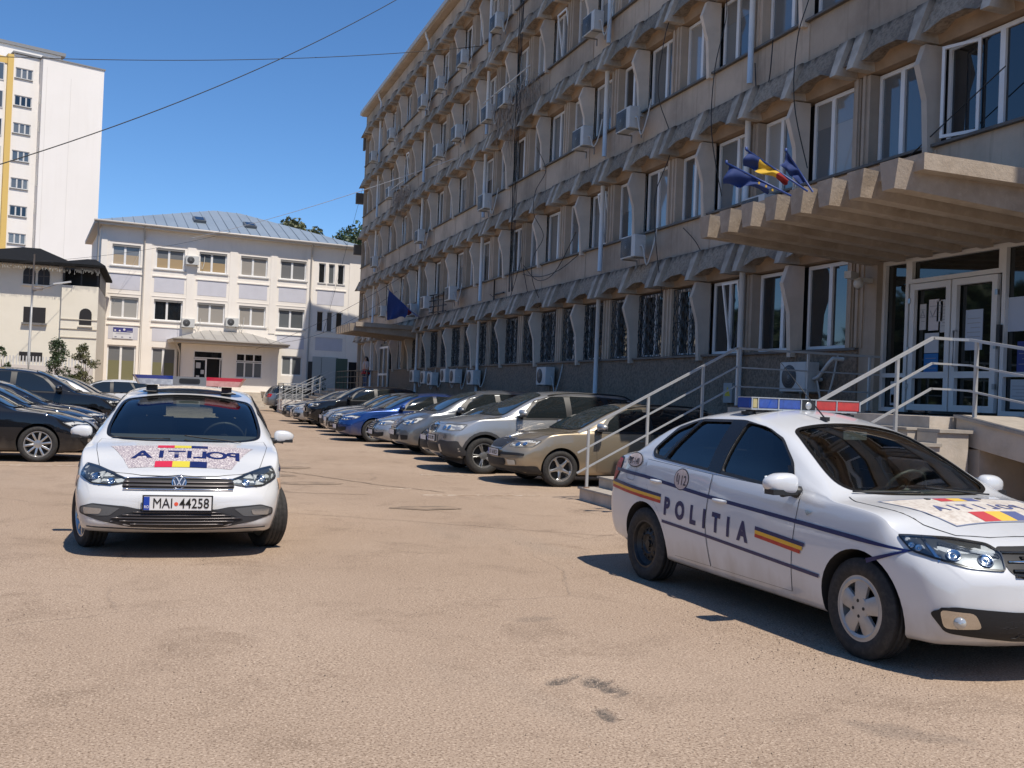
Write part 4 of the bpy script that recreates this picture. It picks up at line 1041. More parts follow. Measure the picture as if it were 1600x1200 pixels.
lathe(bm, [(.045, -.165), (.0005, -.172)], 12, axis='x', c=(0, .10, .275)); AC_G = bm_mesh(bm, 'fan_guard', [acg])
bm = newbm()
for s in (-.28, .28): boxr(bm, -.17, .27, s-.015, s+.015, -.03, -.0); boxr(bm, .24, .27, s-.015, s+.015, -.20, .0)
AC_B = bm_mesh(bm, 'bracket', [mat('bracket_steel', (.30, .29, .27), .5, .5)])
def hose_mesh(seed):
    rs = random.Random(seed); bm = newbm(); P = [Vector((.0, -.41, .25)), Vector((.02, -.52, .22)), Vector((.08, -.62, -.05-rs.random()*.2)), Vector((.16, -.75, .15)), Vector((.24, -.80, .50+rs.random()*.2))]
    out = []
    for i in range(len(P)-1):
        p0, p1, p2, p3 = P[max(i-1, 0)], P[i], P[i+1], P[min(i+2, len(P)-1)]
        for t in np.linspace(0, 1, 5)[:-1]: out.append(.5*((2*p1)+(-p0+p2)*t+(2*p0-5*p1+4*p2-p3)*t*t+(-p0+3*p1-3*p2+p3)*t**3))
    out.append(P[-1]); tube(bm, out, .018, 5); return bm_mesh(bm, 'hose', [hose])
HO = [hose_mesh(k) for k in range(3)]
def ac_unit(loc, rz, label, group, sc=1., k=0, rnd_=False):
    o = thing('air_conditioner', label, 'air conditioner', loc, rz, group)
    link('casing', AC_C, parent=o); link('fan', AC_R if rnd_ or loc[2] < 3 or loc[0] < 8 else AC_F, parent=o); link('fan_guard', AC_G, parent=o); link('bracket', AC_B, parent=o); link('hose', HO[k % 3], parent=o)
    o.scale = (sc, sc, sc); return o
ST = ['ground-floor plinth', 'first-floor band', 'second-floor band', 'third-floor band', 'top-floor band']
AC = [(25.89, 11.96), (23.38, 8.65), (26.34, 8.86), (22.8, 5.33), (34.77, 14.99), (39.13, 15.0), (42.72, 14.95), (45.63, 14.95), (52.38, 14.99), (57.17, 14.8), (39.53, 12.08), (42.47, 11.95), (33.47, 11.89), (35.4, 11.83), (35.36, 8.56), (45.18, 8.63), (52.1, 11.85), (55.55, 8.6), (39.51, 5.52), (43.62, 5.45), (52.8, 5.67), (46.08, 5.3), (28.92, 2.14), (36.39, 2.12), (38.83, 2.18), (40.26, 2.21), (42.41, 2.08), (43.64, 2.14), (45.68, 2.21), (15.9, 2.07), (17.2, 5.35)]
rows = {}
for y, z in AC: rows.setdefault(0 if z < 3 else 1 if z < 7 else 2 if z < 10 else 3 if z < 13 else 4, []).append((y, z))
ORD = ['nearest', 'second', 'third', 'fourth', 'fifth', 'sixth', 'seventh', 'eighth', 'ninth', 'tenth']
kk = 0
for f, L in rows.items():
    for i, (y, z) in enumerate(sorted(L)):
        t = 'white air conditioner on the %s, %s from the glass entrance' % (ST[f], ORD[i]) if i else 'white air conditioner on the %s, nearest the glass entrance' % ST[f]
        ac_unit((FX-.46 if f else FX-.30, y, z-.27), 0, t, 'air conditioners on the concrete block', 1.0, kk); kk += 1
# dead climbing plants caught on brackets
def tangle(label, y0, y1, z1, drop, seed, n=150):
    rs = random.Random(seed); bm = newbm()
    for k in range(n):
        y = rs.uniform(y0, y1); z = z1+rs.uniform(-.25, .15); x = rs.uniform(-.55, -.15); L = drop*rs.uniform(.35, 1)*(1-.5*abs((y-(y0+y1)/2)/((y1-y0)/2))); P = []
        for j in range(5):
            P.append((x, y, z)); x += rs.uniform(-.09, .09); y += rs.uniform(-.13, .13); z -= L/4*rs.uniform(.5, 1.4)
        tube(bm, P, rs.uniform(.005, .012), 3, cap=False)
    o = thing('dead_climber', label, 'dry plant', (FX, (y0+y1)/2, z1))
    bm.transform(Matrix.Translation((0, -(y0+y1)/2, -z1)))
    link('dry_stems', bm, mat('dry_stems', (.40, .33, .27), .95, rvar=None), parent=o)['kind'] = 'stuff'
    bm = newbm()
    for s in (-1, 1): tube(bm, [(-.1, s*.5, .2), (-.6, s*.6+.3, .2)], .02, 5)
    tube(bm, [(-.6, -(y1-y0)/2, .2), (-.6, (y1-y0)/2, .25)], .022, 5); link('rack', bm, hose, parent=o)
tangle('mass of dry stems hanging from a rack between the third and second floors', 30.6, 35.6, 12.0, 2.3, 3, 120)
tangle('smaller mass of dry stems hanging near the far end of the block', 48.2, 51.6, 11.6, 1.8, 5, 90)
# ------------------------------------------------------------------ flags
def flag(label, base, tip, cols, seed, stars=False, drape=1.2, w=.75, sgn=1):
    o = thing('flag', label, 'flag', base, group='flags on the canopies'); b, t = Vector((0, 0, 0)), Vector(tip)-Vector(base)
    bm = newbm(); tube(bm, [b, t], .013, 8); lathe(bm, [(.016, 0), (.016, .03), (.0005, .04)], 8, axis='z', c=t); link('flag_pole', bm, mat('flag_pole_%s' % ('blue' if cols[0][2] > .1 else 'brown'), (.02, .05, .20) if cols[0][2] > .1 else (.07, .03, .03), .5), parent=o)
    rs = random.Random(seed); n, m = 14, 16; bm = newbm(); G = []
    d = t*(-1)
    for i in range(n+1):
        u = i/n; a = t.lerp(b, .04+u*.66); row = []
        for j in range(m+1):
            v = j/m; fall = drape*v*(1-.35*u)*(.75+.25*math.cos(u*3))
            fold = .07*math.sin(v*5+u*9+seed)*(.3+v)+.05*math.sin(u*17+seed*2)*v
            row.append(bm.verts.new(a+Vector((-.10*v*w+fold*.6, sgn*fold, -fall*.9+.02*math.sin(u*11)))))
        G.append(row)
    k = len(cols)
    for i in range(n):
        for j in range(m):
            f = bm.faces.new((G[i][j], G[i+1][j], G[i+1][j+1], G[i][j+1])); f.smooth = True
            f.material_index = min(int((i/n)*k), k-1) if not stars else 0
    link('cloth', bm, [mat('flag_%02d_%02d_%02d' % tuple(int(c*99) for c in cc), cc, .8) for cc in cols], parent=o)
    if stars:
        bm = newbm()
        for q in range(10):
            a = q*.62; i, j = int(n*.45+3.2*math.cos(a)), int(m*.5+4.5*math.sin(a)); c = G0[min(max(i, 0), n)][min(max(j, 0), m)] if False else None
        bm.free()
    return o
BLU, YLW, RDD = (.006, .024, .115), (.50, .31, .02), (.22, .010, .012)
P9 = lambda x, y, d: tuple(pix(x, y, d))
DF = 12.1
flag('blue flag with yellow stars drooping on the left pole above the near canopy', P9(1236, 306, DF), P9(1135, 255, DF-.1), [BLU], 1, True, .26, sgn=.5)
flag('blue, yellow and red flag on the middle pole above the near canopy', P9(1262, 299, DF+.2), P9(1166, 234, DF+.1), [BLU, YLW, YLW, RDD], 2, False, .20, sgn=.5)
flag('blue flag wrapped round the upright right pole above the near canopy', P9(1270, 300, DF+.5), P9(1228, 236, DF+.4), [BLU], 5, False, .20, sgn=.4)
s_ = pix(1196, 288, 11.6)
for k, (a, b) in enumerate(((1186, 286), (1197, 291), (1207, 297))):
    bm = newbm(); 
    for q in range(5):
        aa = q*2*math.pi*2/5+math.pi/2
    star = [(.02*(1 if i % 2 == 0 else .45)*math.cos(i*math.pi/5+math.pi/2), .02*(1 if i % 2 == 0 else .45)*math.sin(i*math.pi/5+math.pi/2)) for i in range(10)]
    prism(bm, star, 'y', -.003, .003); p = pix(a, b, 11.80); o = link('star', bm, mat('star_yellow', YLW, .7), parent=bpy.data.objects['flag']); o.location = p-bpy.data.objects['flag'].location
flag('blue flag hanging over the far canopy', tuple(pix(652, 495, 45)), tuple(pix(606, 452, 46)), [BLU], 3, False, 1.5, .8, .6)
flag('red and blue flag behind the blue one over the far canopy', tuple(pix(655, 495, 45.4)), tuple(pix(616, 468, 46.6)), [BLU, RDD], 4, False, .6, .6, .5)
# ------------------------------------------------------------------ small fittings by the near entrance
o = thing('security_camera', 'pair of white security cameras on the pier beside the glass doors', 'security camera', (FX-.12, 14.35, 3.72))
bm = newbm(); box(bm, (-.22, .10, .10), (.30, .12, .12), rz=.5); link('camera_body', bm, acw, parent=o); bm = newbm(); lathe(bm, [(.07, 0), (.09, -.05), (.07, -.11), (.0005, -.14)], 16, axis='z', c=(-.18, -.05, .0)); link('camera_dome', bm, acw, parent=o, smooth=True)
bm = newbm(); lathe(bm, [(.045, -.145), (.0005, -.15)], 12, axis='z', c=(-.18, -.05, 0)); link('lens', bm, acd, parent=o); bm = newbm(); boxr(bm, -.14, .12, -.04, .12, -.02, .06); link('mount', bm, acw, parent=o)
o = thing('warning_box', 'small pale electrical box with yellow warning triangle on the dark plinth', 'electrical box', (FX-.08, 18.65, 1.55)); bm = newbm(); boxr(bm, -.05, .05, -.17, .17, 0, .42); link('box', bm, mat('box_grey', (.34, .34, .33), .5), parent=o)
bm = newbm(); prism(bm, [(-.11, .14), (.11, .14), (0, .34)], 'x', -.056, -.051); link('warning_triangle', bm, mat('warn_yellow', (.65, .50, .03), .5), parent=o); bm = newbm(); prism(bm, [(-.015, .18), (.02, .23), (.0, .24), (.012, .29), (-.02, .24), (.0, .23)], 'x', -.058, -.0565); link('bolt_mark', bm, BLK(), parent=o)
bm = newbm(); 
o = thing('white_pipe_elbow', 'short white bent pipe stub on the dark plinth beside the doors', 'pipe', (FX-.1, 14.9, 2.2)); tube(bm, [(0, 0, .2), (-.22, .0, .2), (-.26, .05, .12), (-.26, .32, -.12), (-.2, .55, -.16), (0, .6, -.16)], .035, 8); link('pipe', bm, acw, parent=o)
o = thing('intercom', 'small white intercom with black screen right of the doors', 'intercom', (FX-.03, 10.72, 2.75)); bm = newbm(); boxr(bm, -.03, 0, -.06, .06, 0, .30); link('body', bm, acw, parent=o); bm = newbm(); boxr(bm, -.034, -.03, -.04, .04, .05, .14); link('screen', bm, acd, parent=o)
for yy, zz in ((35.0, 4.9),):
    o = thing('iron_bracket', 'dark iron bracket with two arms left of the black cable bundle', 'bracket', (FX-.05, yy, zz)); bm = newbm(); tube(bm, [(-.03, 0, -.5), (-.03, 0, .8)], .03, 6)
    for z in (-.3, .25): tube(bm, [(-.03, 0, z), (-.03, -1.1, z)], .03, 6)
    link('arms', bm, BLK(), parent=o)
for yy, zz in ((41.8, 5.2),):
    o = thing('iron_rack', 'rusty iron rack between two air conditioners on the first-floor band', 'rack', (FX-.1, yy, zz)); bm = newbm()
    for z in (-.25, 0, .25, .5): tube(bm, [(-.15, -.9, z), (-.4, .9, z)], .025, 6)
    for y in (-.8, 0, .8): tube(bm, [(-.25, y, -.3), (-.25, y, .55)], .025, 6)
    link('bars', bm, BLK(), parent=o)
# ------------------------------------------------------------------ cream three-storey building with hipped metal roof
HA = R(6.5); HX, HY = -3.9, 66.4
cream = mat('plaster_cream', (.86, .80, .72), .9, noise=[(.8, (.80, .735, .65), .7, .4, .7), (3, (.62, .56, .48), .35, .55, .8, (1, 1, .15))], bump=(12, .2, .01))
lav = mat('plaster_lavender', (.58, .57, .61), .9, noise=[(2, (.52, .51, .54), .6, .4, .7)])
HB = thing('municipal_building', 'cream three-storey building with grey hipped metal roof and lavender panels', 'building', (HX, HY, 0), HA)
W1 = [(.90, 2.54), (3.45, 5.17), (6.06, 7.78), (8.66, 10.38), (11.22, 12.95)]; N1 = [(13.79, 14.25), (14.47, 14.88), (15.10, 15.56)]
holes = []
rowz = ((8.52, 9.82), (5.28, 6.60))
for z0, z1 in rowz: holes += [(a, b, z0, z1) for a, b in W1+N1]
G1 = [(.85, 2.52, 1.2, 3.62), (3.43, 4.90, 1.2, 3.60), (11.55, 12.94, 2.2, 3.49)]
holes += G1
link('wall', wall_mesh(.25, 16.78, 0, 10.9, holes, .22), cream, parent=HB)
bm = newbm(); boxr(bm, .27, 16.76, .225, 10, 0, 10.7); link('wall_back', bm, mat('core_dark'), parent=HB)
bm = newbm(); boxr(bm, .25, .268, .0, 10, 0, 10.9); boxr(bm, 16.762, 16.78, .0, 10, 0, 10.9); link('side_wall', bm, cream, parent=HB)
k1 = [('greyblind', 'beige'), ('greyblind', 'beige'), ('blue', 'beige'), ('curtain', None), ('greyblind', None)]; k2 = [('curtain', None), ('dark', None), ('curtain', None), ('curtain', None), ('grey', None)]
for (z0, z1), kk_ in zip(rowz, (k1, k2)):
    for (a, b), (p_, q_) in zip(W1, kk_):
        window(HB, a, z0, b-a, z1-z0, .12, (.46,), p_, q_, .52, fw=.085)
        bm = newbm(); boxr(bm, a-.12, b+.12, -.07, .0, z0-.07, z0-.0); link('sill', bm, mat('sill_white', (.62, .60, .57), .6), parent=HB)
        bm = newbm(); boxr(bm, a+.0, b-.0, .02, .10, z1-.13, z1); link('shutter_box', bm, mat('shutter_box', (.20, .19, .18), .6), parent=HB)
    for i, (a, b) in enumerate(N1):
        window(HB, a, z0-.1, b-a, z1-z0+.1, .12, (), 'dark' if i != 1 else 'grey', fw=.05)
        bm = newbm(); boxr(bm, a-.06, b+.06, -.05, .0, z0-.07, z0-.0); link('sill', bm, mat('sill_white'), parent=HB)
for (a, b, c, d), kd, kq in zip(G1, ('greyblind', 'greyblind', 'grey'), ('green', 'green', None)): window(HB, a, c, b-a, d-c, .12, (.48,), kd, kq, .62, fw=.09)
for (za, zb2) in ((7.05, 8.02), (3.98, 4.85)):
    for a, b in W1+[(13.79, 15.56)]:
        if za < 5 and 4.3 < a < 11: continue
        bm = newbm(); boxr(bm, a-.04, b+.04, -.012, .0, za, zb2); link('lavender_panel', bm, lav, parent=HB)
        bm = newbm(); boxr(bm, a-.16, b+.16, -.055, .0, zb2+.003, zb2+.07); link('ledge', bm, cream, parent=HB)
for a, b in ((.27, .62), (2.80, 3.2), (5.35, 5.85), (7.98, 8.45), (10.60, 11.02), (13.02, 13.38), (15.9, 16.76)):
    bm = newbm(); boxr(bm, a, b, -.045, .0, .0 if (a < 4 or a > 11) else 4.9, 10.3); link('pilaster', bm, cream, parent=HB)
for a, b in W1:                                                  # raised surrounds
    for z0, z1 in rowz:
        bm = newbm()
        for q in ((a-.22, a-.16, z0-.1, z1+.22), (b+.16, b+.22, z0-.1, z1+.22), (a-.16, b+.16, z1+.17, z1+.22)): boxr(bm, q[0], q[1], -.02, .0, q[2], q[3])
        link('window_surround', bm, cream, parent=HB)
# roof
tin = mat('roof_tin_grey', (.30, .36, .42), .45, .35, noise=[(.7, (.24, .30, .36), .7, .4, .7), (5, (.38, .43, .47), .4, .5, .8)])
e0, e1, ey0, ey1, ez = -.18, 17.05, -.48, 10.5, 11.12; r0, r1, ry, rz_ = 7.6, 9.4, 5.0, 13.35
bm = newbm(); V = [bm.verts.new(p) for p in ((e0, ey0, ez), (e1, ey0, ez), (e1, ey1, ez), (e0, ey1, ez), (r0, ry, rz_), (r1, ry, rz_))]
for f in ((0, 1, 5, 4), (1, 2, 5), (2, 3, 4, 5), (3, 0, 4)): bm.faces.new([V[i] for i in f])
link('roof', bm, tin, parent=HB)
bm = newbm(); boxr(bm, e0, e1, ey0, ey1, 10.90, 11.1); link('eaves', bm, mat('eaves_cream', (.58, .52, .44), .8), parent=HB)
bm = newbm(); tube(bm, [(e0-.05, ey0-.05, 11.10), (e1+.05, ey0-.05, 11.05)], .07, 8); link('gutter', bm, mat('gutter_pale', (.55, .50, .44), .5), parent=HB)
for k in range(27):
    s = e0+.35+k*.64; t = min(1, (s-e0)/(r0-e0)) if s < r0 else (1 if s < r1 else (e1-s)/(e1-r1)); t = max(t, 0)
    a = Vector((s, ey0, ez+.02)); b = Vector((s, ey0+(ry-ey0)*t, ez+(rz_-ez)*t+.02)); bm = newbm(); tube(bm, [a, b], .022, 4); link('roof_seam', bm, mat('seam_grey', (.22, .27, .32), .5, .3), parent=HB)
for s in (6.2, 9.45):
    t = .40; c = Vector((s, ey0+(ry-ey0)*t, ez+(rz_-ez)*t)); an = math.atan2(rz_-ez, ry-ey0); bm = newbm(); box(bm, c+Vector((0, -.03, .09)), (.75, 1.0, .16), rot=Matrix.Rotation(an, 3, 'X')); link('skylight', bm, mat('skylight_dark', (.10, .11, .12), .4), parent=HB)
    bm = newbm(); box(bm, c+Vector((0, -.05, .18)), (.55, .75, .02), rot=Matrix.Rotation(an, 3, 'X')); link('skylight_pane', bm, pane_mat('dark'), parent=HB)
dp = mat('downpipe_cream', (.45, .41, .36), .5)
for s in (2.71, 13.22, .05):
    bm = newbm(); tube(bm, [(s-.03, ey0-.02, 11.0), (s, -.25, 10.65), (s+.03, -.09, 10.3), (s+.03, -.09, 0)], .055, 8); link('downpipe', bm, dp, parent=HB)
# porch
bm = newbm(); prism(bm, [(4.98, 0), (10.9, 0), (10.9, 4.0), (4.98, 4.0)], 'y', -.02, -.021) if False else None
PW = [(5.75, 7.52, 1.12, 3.50), (8.35, 10.0, 1.92, 3.45)]
w = wall_mesh(4.98, 10.98, 0, 3.9, PW, .25); w.transform(Matrix.Translation((0, -1.5, 0))); link('porch_wall', w, cream, parent=HB)
bm = newbm(); boxr(bm, 4.98, 5.02, -1.499, -.01, 0, 3.9); boxr(bm, 10.94, 10.98, -1.499, -.01, 0, 3.9); boxr(bm, 5.02, 10.94, -1.2, -.02, 0, 3.9); link('porch_side', bm, mat('core_dark'), parent=HB)
bm = newbm(); boxr(bm, 4.35, 11.35, -2.7, -.01, 3.92, 4.12); link('porch_eaves', bm, mat('eaves_cream'), parent=HB)
bm = newbm(); V = [bm.verts.new(p) for p in ((4.3, -2.78, 4.125), (11.4, -2.78, 4.125), (11.4, .0, 4.125), (4.3, .0, 4.125), (6.6, -.0, 4.86), (9.2, -.0, 4.86))]
for f in ((0, 1, 5, 4), (1, 2, 5), (3, 0, 4)): bm.faces.new([V[i] for i in f])
link('porch_roof', bm, mat('porch_tin', (.46, .44, .41), .4, .4, noise=[(2, (.36, .34, .31), .6, .4, .7)]), parent=HB)
for k in range(10):
    s = 4.9+k*.66; t = min(1, (s-4.3)/2.3, (11.4-s)/2.2); bm = newbm(); tube(bm, [(s, -2.78, 4.14), (s, -2.78+2.78*t, 4.14+.735*t)], .018, 4); link('roof_seam', bm, mat('seam_pale', (.34, .32, .29), .5), parent=HB)
bm = newbm(); tube(bm, [(4.3, -2.82, 4.10), (11.4, -2.82, 4.08)], .06, 8); link('gutter', bm, mat('gutter_brown', (.24, .21, .18), .5), parent=HB)
bm = newbm(); tube(bm, [(4.4, -2.8, 4.05), (4.75, -2.0, 3.6), (4.9, -1.58, 3.3), (4.9, -1.58, 0)], .05, 8); link('downpipe', bm, dp, parent=HB)
window(HB, 5.75, 3.02, 1.77, .48, -1.42, (), 'dark', fw=.07)
window(HB, 5.75, 1.12, .82, 1.88, -1.42, (), 'dark', fw=.09, name='door_leaf')
bm = newbm(); boxr(bm, 6.62, 7.3, -1.40, -1.38, 1.12, 3.0); link('open_doorway', bm, mat('doorway_black', (.006, .006, .006), .9), parent=HB)
for a, b, c, d in ((5.92, 6.2, 2.4, 2.75), (6.22, 6.42, 2.05, 2.3), (5.95, 6.15, 1.7, 1.95)): bm = newbm(); boxr(bm, a, b, -1.435, -1.43, c, d); link('notice', bm, mat('paper_white', (.5, .5, .5), .6), parent=HB)
window(HB, 7.35, 1.12, .17, 1.88, -1.42, (), 'grey', fw=.04, name='door_edge')
window(HB, 8.35, 2.95, 1.65, .50, -1.42, (.33, .67), 'dark', fw=.06); window(HB, 8.35, 1.92, 1.65, 1.0, -1.42, (.33, .67), 'grey', fw=.06)
for k in range(6):
    bm = newbm(); boxr(bm, 5.6, 9.9 if k < 5 else 10.9, -1.5-.32*(6-k), -1.49, .17*k, .17*(k+1)-.002); link('porch_step', bm, mat('step_pale', (.50, .44, .36), .9, noise=[(3, (.38, .33, .27), .7, .4, .7)]), parent=HB)
bm = newbm(); boxr(bm, 9.95, 11.0, -2.9, -1.55, 0, 1.1); link('step_wing', bm, mat('step_pale'), parent=HB)
# sign board
bm = newbm(); boxr(bm, 1.12, 2.30, -.05, -.015, 4.02, 4.72); sg = link('sign_board', bm, mat('sign_white', (.66, .66, .68), .4), parent=HB)
bm = newbm(); boxr(bm, 1.14, 2.28, -.056, -.0505, 4.42, 4.70); link('sign_band', bm, mat('sign_blue', (.05, .05, .20), .4), parent=sg)
for x, z, r in ((1.26, 4.52, .055), (1.52, 4.50, .055), (1.78, 4.58, .07)): bm = newbm(); lathe(bm, [(r, -.0565), (.0005, -.060)], 14, c=(x, 0, z)); link('sign_emblem', bm, mat('sign_white'), parent=sg)
bm = newbm(); boxr(bm, 1.92, 2.24, -.0585, -.0565, 4.46, 4.52)
for z in (4.34, 4.29): boxr(bm, 1.30, 2.14, -.054, -.0505, z, z+.018)
for x in (1.24, 1.62, 2.08): boxr(bm, x, x+.12, -.054, -.0505, 4.08, 4.15)
link('sign_print', bm, mat('print_bluegrey', (.25, .25, .32), .5), parent=sg)
# shaded storefront strip at the right
for a, b, c, d, m_ in ((13.6, 15.35, .9, 3.55, mat('mural_pale', (.42, .44, .42), .6)), (15.2, 16.0, .9, 3.5, mat('mural_green', (.06, .10, .075), .5)), (13.28, 13.6, .2, 3.2, mat('core_dark')), (16.1, 16.72, .2, 3.3, mat('doorway_black'))):
    bm = newbm(); boxr(bm, a, b, -.075 if m_.name != 'mural_green' else -.085, -.046, c, d); link('shop_panel', bm, m_, parent=HB)
rs = random.Random(8); bm = newbm()
for k in range(150):
    a, r = rs.uniform(0, 6.28), rs.random()**.5; x, z = 14.25+.36*r*math.cos(a), 1.75+.62*r*math.sin(a); s = rs.uniform(.03, .09); th_ = rs.uniform(0, 3)
    P = [bm.verts.new((x+s*math.cos(th_+q)*(1 if i % 2 else .4), -.078-.0005*k/150, z+s*math.sin(th_+q)*(1 if i % 2 else .4))) for i, q in enumerate((0, 1.57, 3.14, 4.71))]; bm.faces.new(P)
link('mural_plant', bm, mat('mural_plant', (.03, .05, .035), .6), parent=HB)
bm = newbm(); tube(bm, [(14.2, -.1, 2.3), (14.22, -.1, 3.5)], .012, 4); link('mural_stem', bm, mat('mural_plant'), parent=HB)
def hb(x, y, z): return HB.matrix_world @ Vector((x, y, z)) if False else Vector((HX+x*math.cos(HA)-y*math.sin(HA), HY+x*math.sin(HA)+y*math.cos(HA), z))
for i, (s, z, y, t) in enumerate(((5.60, 8.92, -.2, 'white air conditioner between top-floor windows of the cream building'), (5.50, 4.95, -.2, 'white air conditioner above the left corner of the porch roof'), (8.22, 5.18, -.2, 'wide white air conditioner above the middle of the porch roof'))):
    ac_unit(hb(s, y, z), R(90)+HA, t, 'air conditioners on the cream building', 1.0, i)
# ------------------------------------------------------------------ tower block
TA = R(19.2); TX, TY = -13.2, 120.0
tw = mat('tower_white', (.82, .775, .72), .9, noise=[(.12, (.77, .725, .665), .8, .4, .7), (1.2, (.72, .67, .60), .4, .52, .8, (1, 1, .1))]); ty = mat('tower_yellow', (.66, .45, .14), .9)
TW = thing('apartment_tower', 'tall white apartment tower with a yellow stripe and a blank end wall', 'apartment building', (TX, TY, 0), TA)
bm = newbm(); boxr(bm, 0, 6.38, 0, 11, 0, 36.0); link('blank_wing', bm, tw, parent=TW)
bm = newbm(); boxr(bm, -.08, 6.5, -.1, 11.1, 36.01, 36.16); link('roof_edge', bm, mat('roof_edge_grey', (.22, .22, .22), .6), parent=TW)
HO2 = [(-2.43, -.67, 33.55-2.98*k, 34.70-2.98*k) for k in range(11)]
w = wall_mesh(-2.68, -.005, 0, 36.1, HO2, .2); w.transform(Matrix.Translation((0, 1.3, 0))); link('wall', w, tw, parent=TW)
bm = newbm(); boxr(bm, -2.68, -.01, 1.51, 12, 0, 36.1); link('wall_core', bm, mat('core_dark'), parent=TW)
for k, h in enumerate(HO2):
    if h[2] > 1: window(TW, h[0], h[2], h[1]-h[0], h[3]-h[2], 1.40, (.36, .68), ['grey', 'dark', 'grey', 'blue'][k % 4], fw=.10, fm=mat('pvc_far', (.58, .57, .55), .5))
    bm = newbm(); boxr(bm, h[0]-.1, h[1]-.0, 1.2, 1.3, h[2]-.1, h[2]); link('sill', bm, mat('sill_dark', (.18, .17, .16), .6), parent=TW)
bm = newbm(); boxr(bm, -3.26, -2.68, 1.0, 12, 0, 35.9); link('yellow_stripe', bm, ty, parent=TW)
bm = newbm(); boxr(bm, -7.2, -3.26, 1.4, 12, 0, 35.5); link('balcony_wing', bm, tw, parent=TW)
bm = newbm(); boxr(bm, -7.2, -3.26, 1.32, 1.4, 34.9, 35.6); link('yellow_stripe', bm, ty, parent=TW)
for k in range(11):
    z = 33.0-2.98*k
    if z < 2: continue
    window(TW, -5.6, z, 2.1, 1.9, 1.35, (.5,), ['blue', 'grey', 'dark'][k % 3], fw=.1, fm=mat('pvc_far'))
bm = newbm(); boxr(bm, -2.75, -.02, 1.1, 12.1, 36.15, 36.35); link('roof_edge', bm, mat('roof_edge_grey'), parent=TW)
bm = newbm(); boxr(bm, -9, 4.7, 12, 20, 30, 40.1); link('rear_wing', bm, tw, parent=TW)
bm = newbm(); boxr(bm, -9.2, 5.2, 11.8, 20.2, 40.11, 40.5); link('roof_edge', bm, mat('roof_edge_grey'), parent=TW)
for k in range(11):
    z = 31.0-2.98*k
    if z < 2: continue
    bm = newbm(); boxr(bm, -.02, -.005, .4, .9, z, z+1.2); link('side_window', bm, pane_mat('grey'), parent=TW)
for x in (.4, 2.9):
    bm = newbm(); boxr(bm, x, x+.05, -.012, .0, 8 if x > 1 else 2, 35.2-x*.3); link('render_joint', bm, mat('render_stain', (.68, .64, .59), .9), parent=TW)
# ------------------------------------------------------------------ villa with black roof
vw = mat('villa_plaster', (.80, .74, .61), .9, noise=[(1, (.74, .68, .55), .6, .4, .7)]); vr = mat('villa_roof', (.010, .010, .010), .9, spec=.15, noise=[(6, (.018, .018, .018), .7, .4, .7)]); vd = mat('villa_dark', (.02, .016, .013), .5)
VX, VY = -10.2, 58.0
VL = thing('villa', 'pale yellow two-storey villa with black hipped roof left of the cream building', 'house', (VX, VY, 0))
X_ = lambda X: X-VX
def arch(x0, x1, z0, z1): 
    c, r = (x0+x1)/2, (x1-x0)/2; return [(x0, z0), (x1, z0)]+[(c+r*math.cos(a), z1-r+r*math.sin(a)) for a in np.linspace(0, math.pi, 9)]
bm = newbm(); boxr(bm, 0, X_(-5.0), .0, 9, 0, 7.3); link('wall', bm, vw, parent=VL)
bm = newbm(); boxr(bm, X_(-4.98), X_(-3.2), -.25, 8, 0, 6.35); link('wall', bm, vw, parent=VL)
bm = newbm(); boxr(bm, X_(-4.98), X_(-3.25), 1.6, 8, 6.35, 7.4); boxr(bm, X_(-4.98), X_(-3.25), -.2, 1.6, 7.3, 7.42); link('loggia_back', bm, vd, parent=VL)
for a in (-4.96, -4.1, -3.3): bm = newbm(); boxr(bm, X_(a), X_(a)+.07, -.2, -.12, 6.35, 7.3); link('loggia_post', bm, vd, parent=VL)
def hip(x0, x1, y0, y1, z, rx0, rx1, ry, rz2, nm='roof'):
    bm = newbm(); V = [bm.verts.new(p) for p in ((x0, y0, z), (x1, y0, z), (x1, y1, z), (x0, y1, z), (rx0, ry, rz2), (rx1, ry, rz2), (x0, y0, z-.12), (x1, y0, z-.12), (x1, y1, z-.12), (x0, y1, z-.12))]
    for f in ((0, 1, 5, 4), (1, 2, 5), (2, 3, 4, 5), (3, 0, 4), (6, 7, 1, 0), (7, 8, 2, 1), (9, 6, 0, 3), (6, 9, 8, 7)): bm.faces.new([V[i] for i in f])
    link(nm, bm, vr, parent=VL)
hip(X_(-11), X_(-4.3), -.8, 9.5, 7.42, X_(-7.4), X_(-6.5), 3.6, 8.6)
hip(X_(-5.4), X_(-2.9), -.75, 8, 7.46, X_(-4.0), X_(-3.6), 3.0, 8.15)
for a, b in ((-6.87, -6.29), (-6.17, -5.61)):
    bm = newbm(); prism(bm, arch(X_(a), X_(b), 6.3, 7.15), 'y', -.03, -.002); o = link('arched_window', bm, vd, parent=VL); bm = newbm(); boxr(bm, X_(a)-.05, X_(b)+.05, -.12, -.0, 6.2, 6.28); link('window_sill', bm, vw, parent=VL)
    bm = newbm(); boxr(bm, X_((a+b)/2)-.02, X_((a+b)/2)+.02, -.045, -.032, 6.3, 7.1); boxr(bm, X_(a), X_(b), -.045, -.032, 6.72, 6.76); link('glazing_bar', bm, mat('bar_brown', (.10, .08, .06), .5), parent=VL)
bm = newbm(); boxr(bm, X_(-6.78), X_(-5.73), -.03, -.002, 4.3, 5.1); link('window', bm, vd, parent=VL); bm = newbm(); boxr(bm, X_(-6.85), X_(-5.65), -.15, 0, 4.18, 4.28); link('window_sill', bm, mat('sill_dark'), parent=VL)
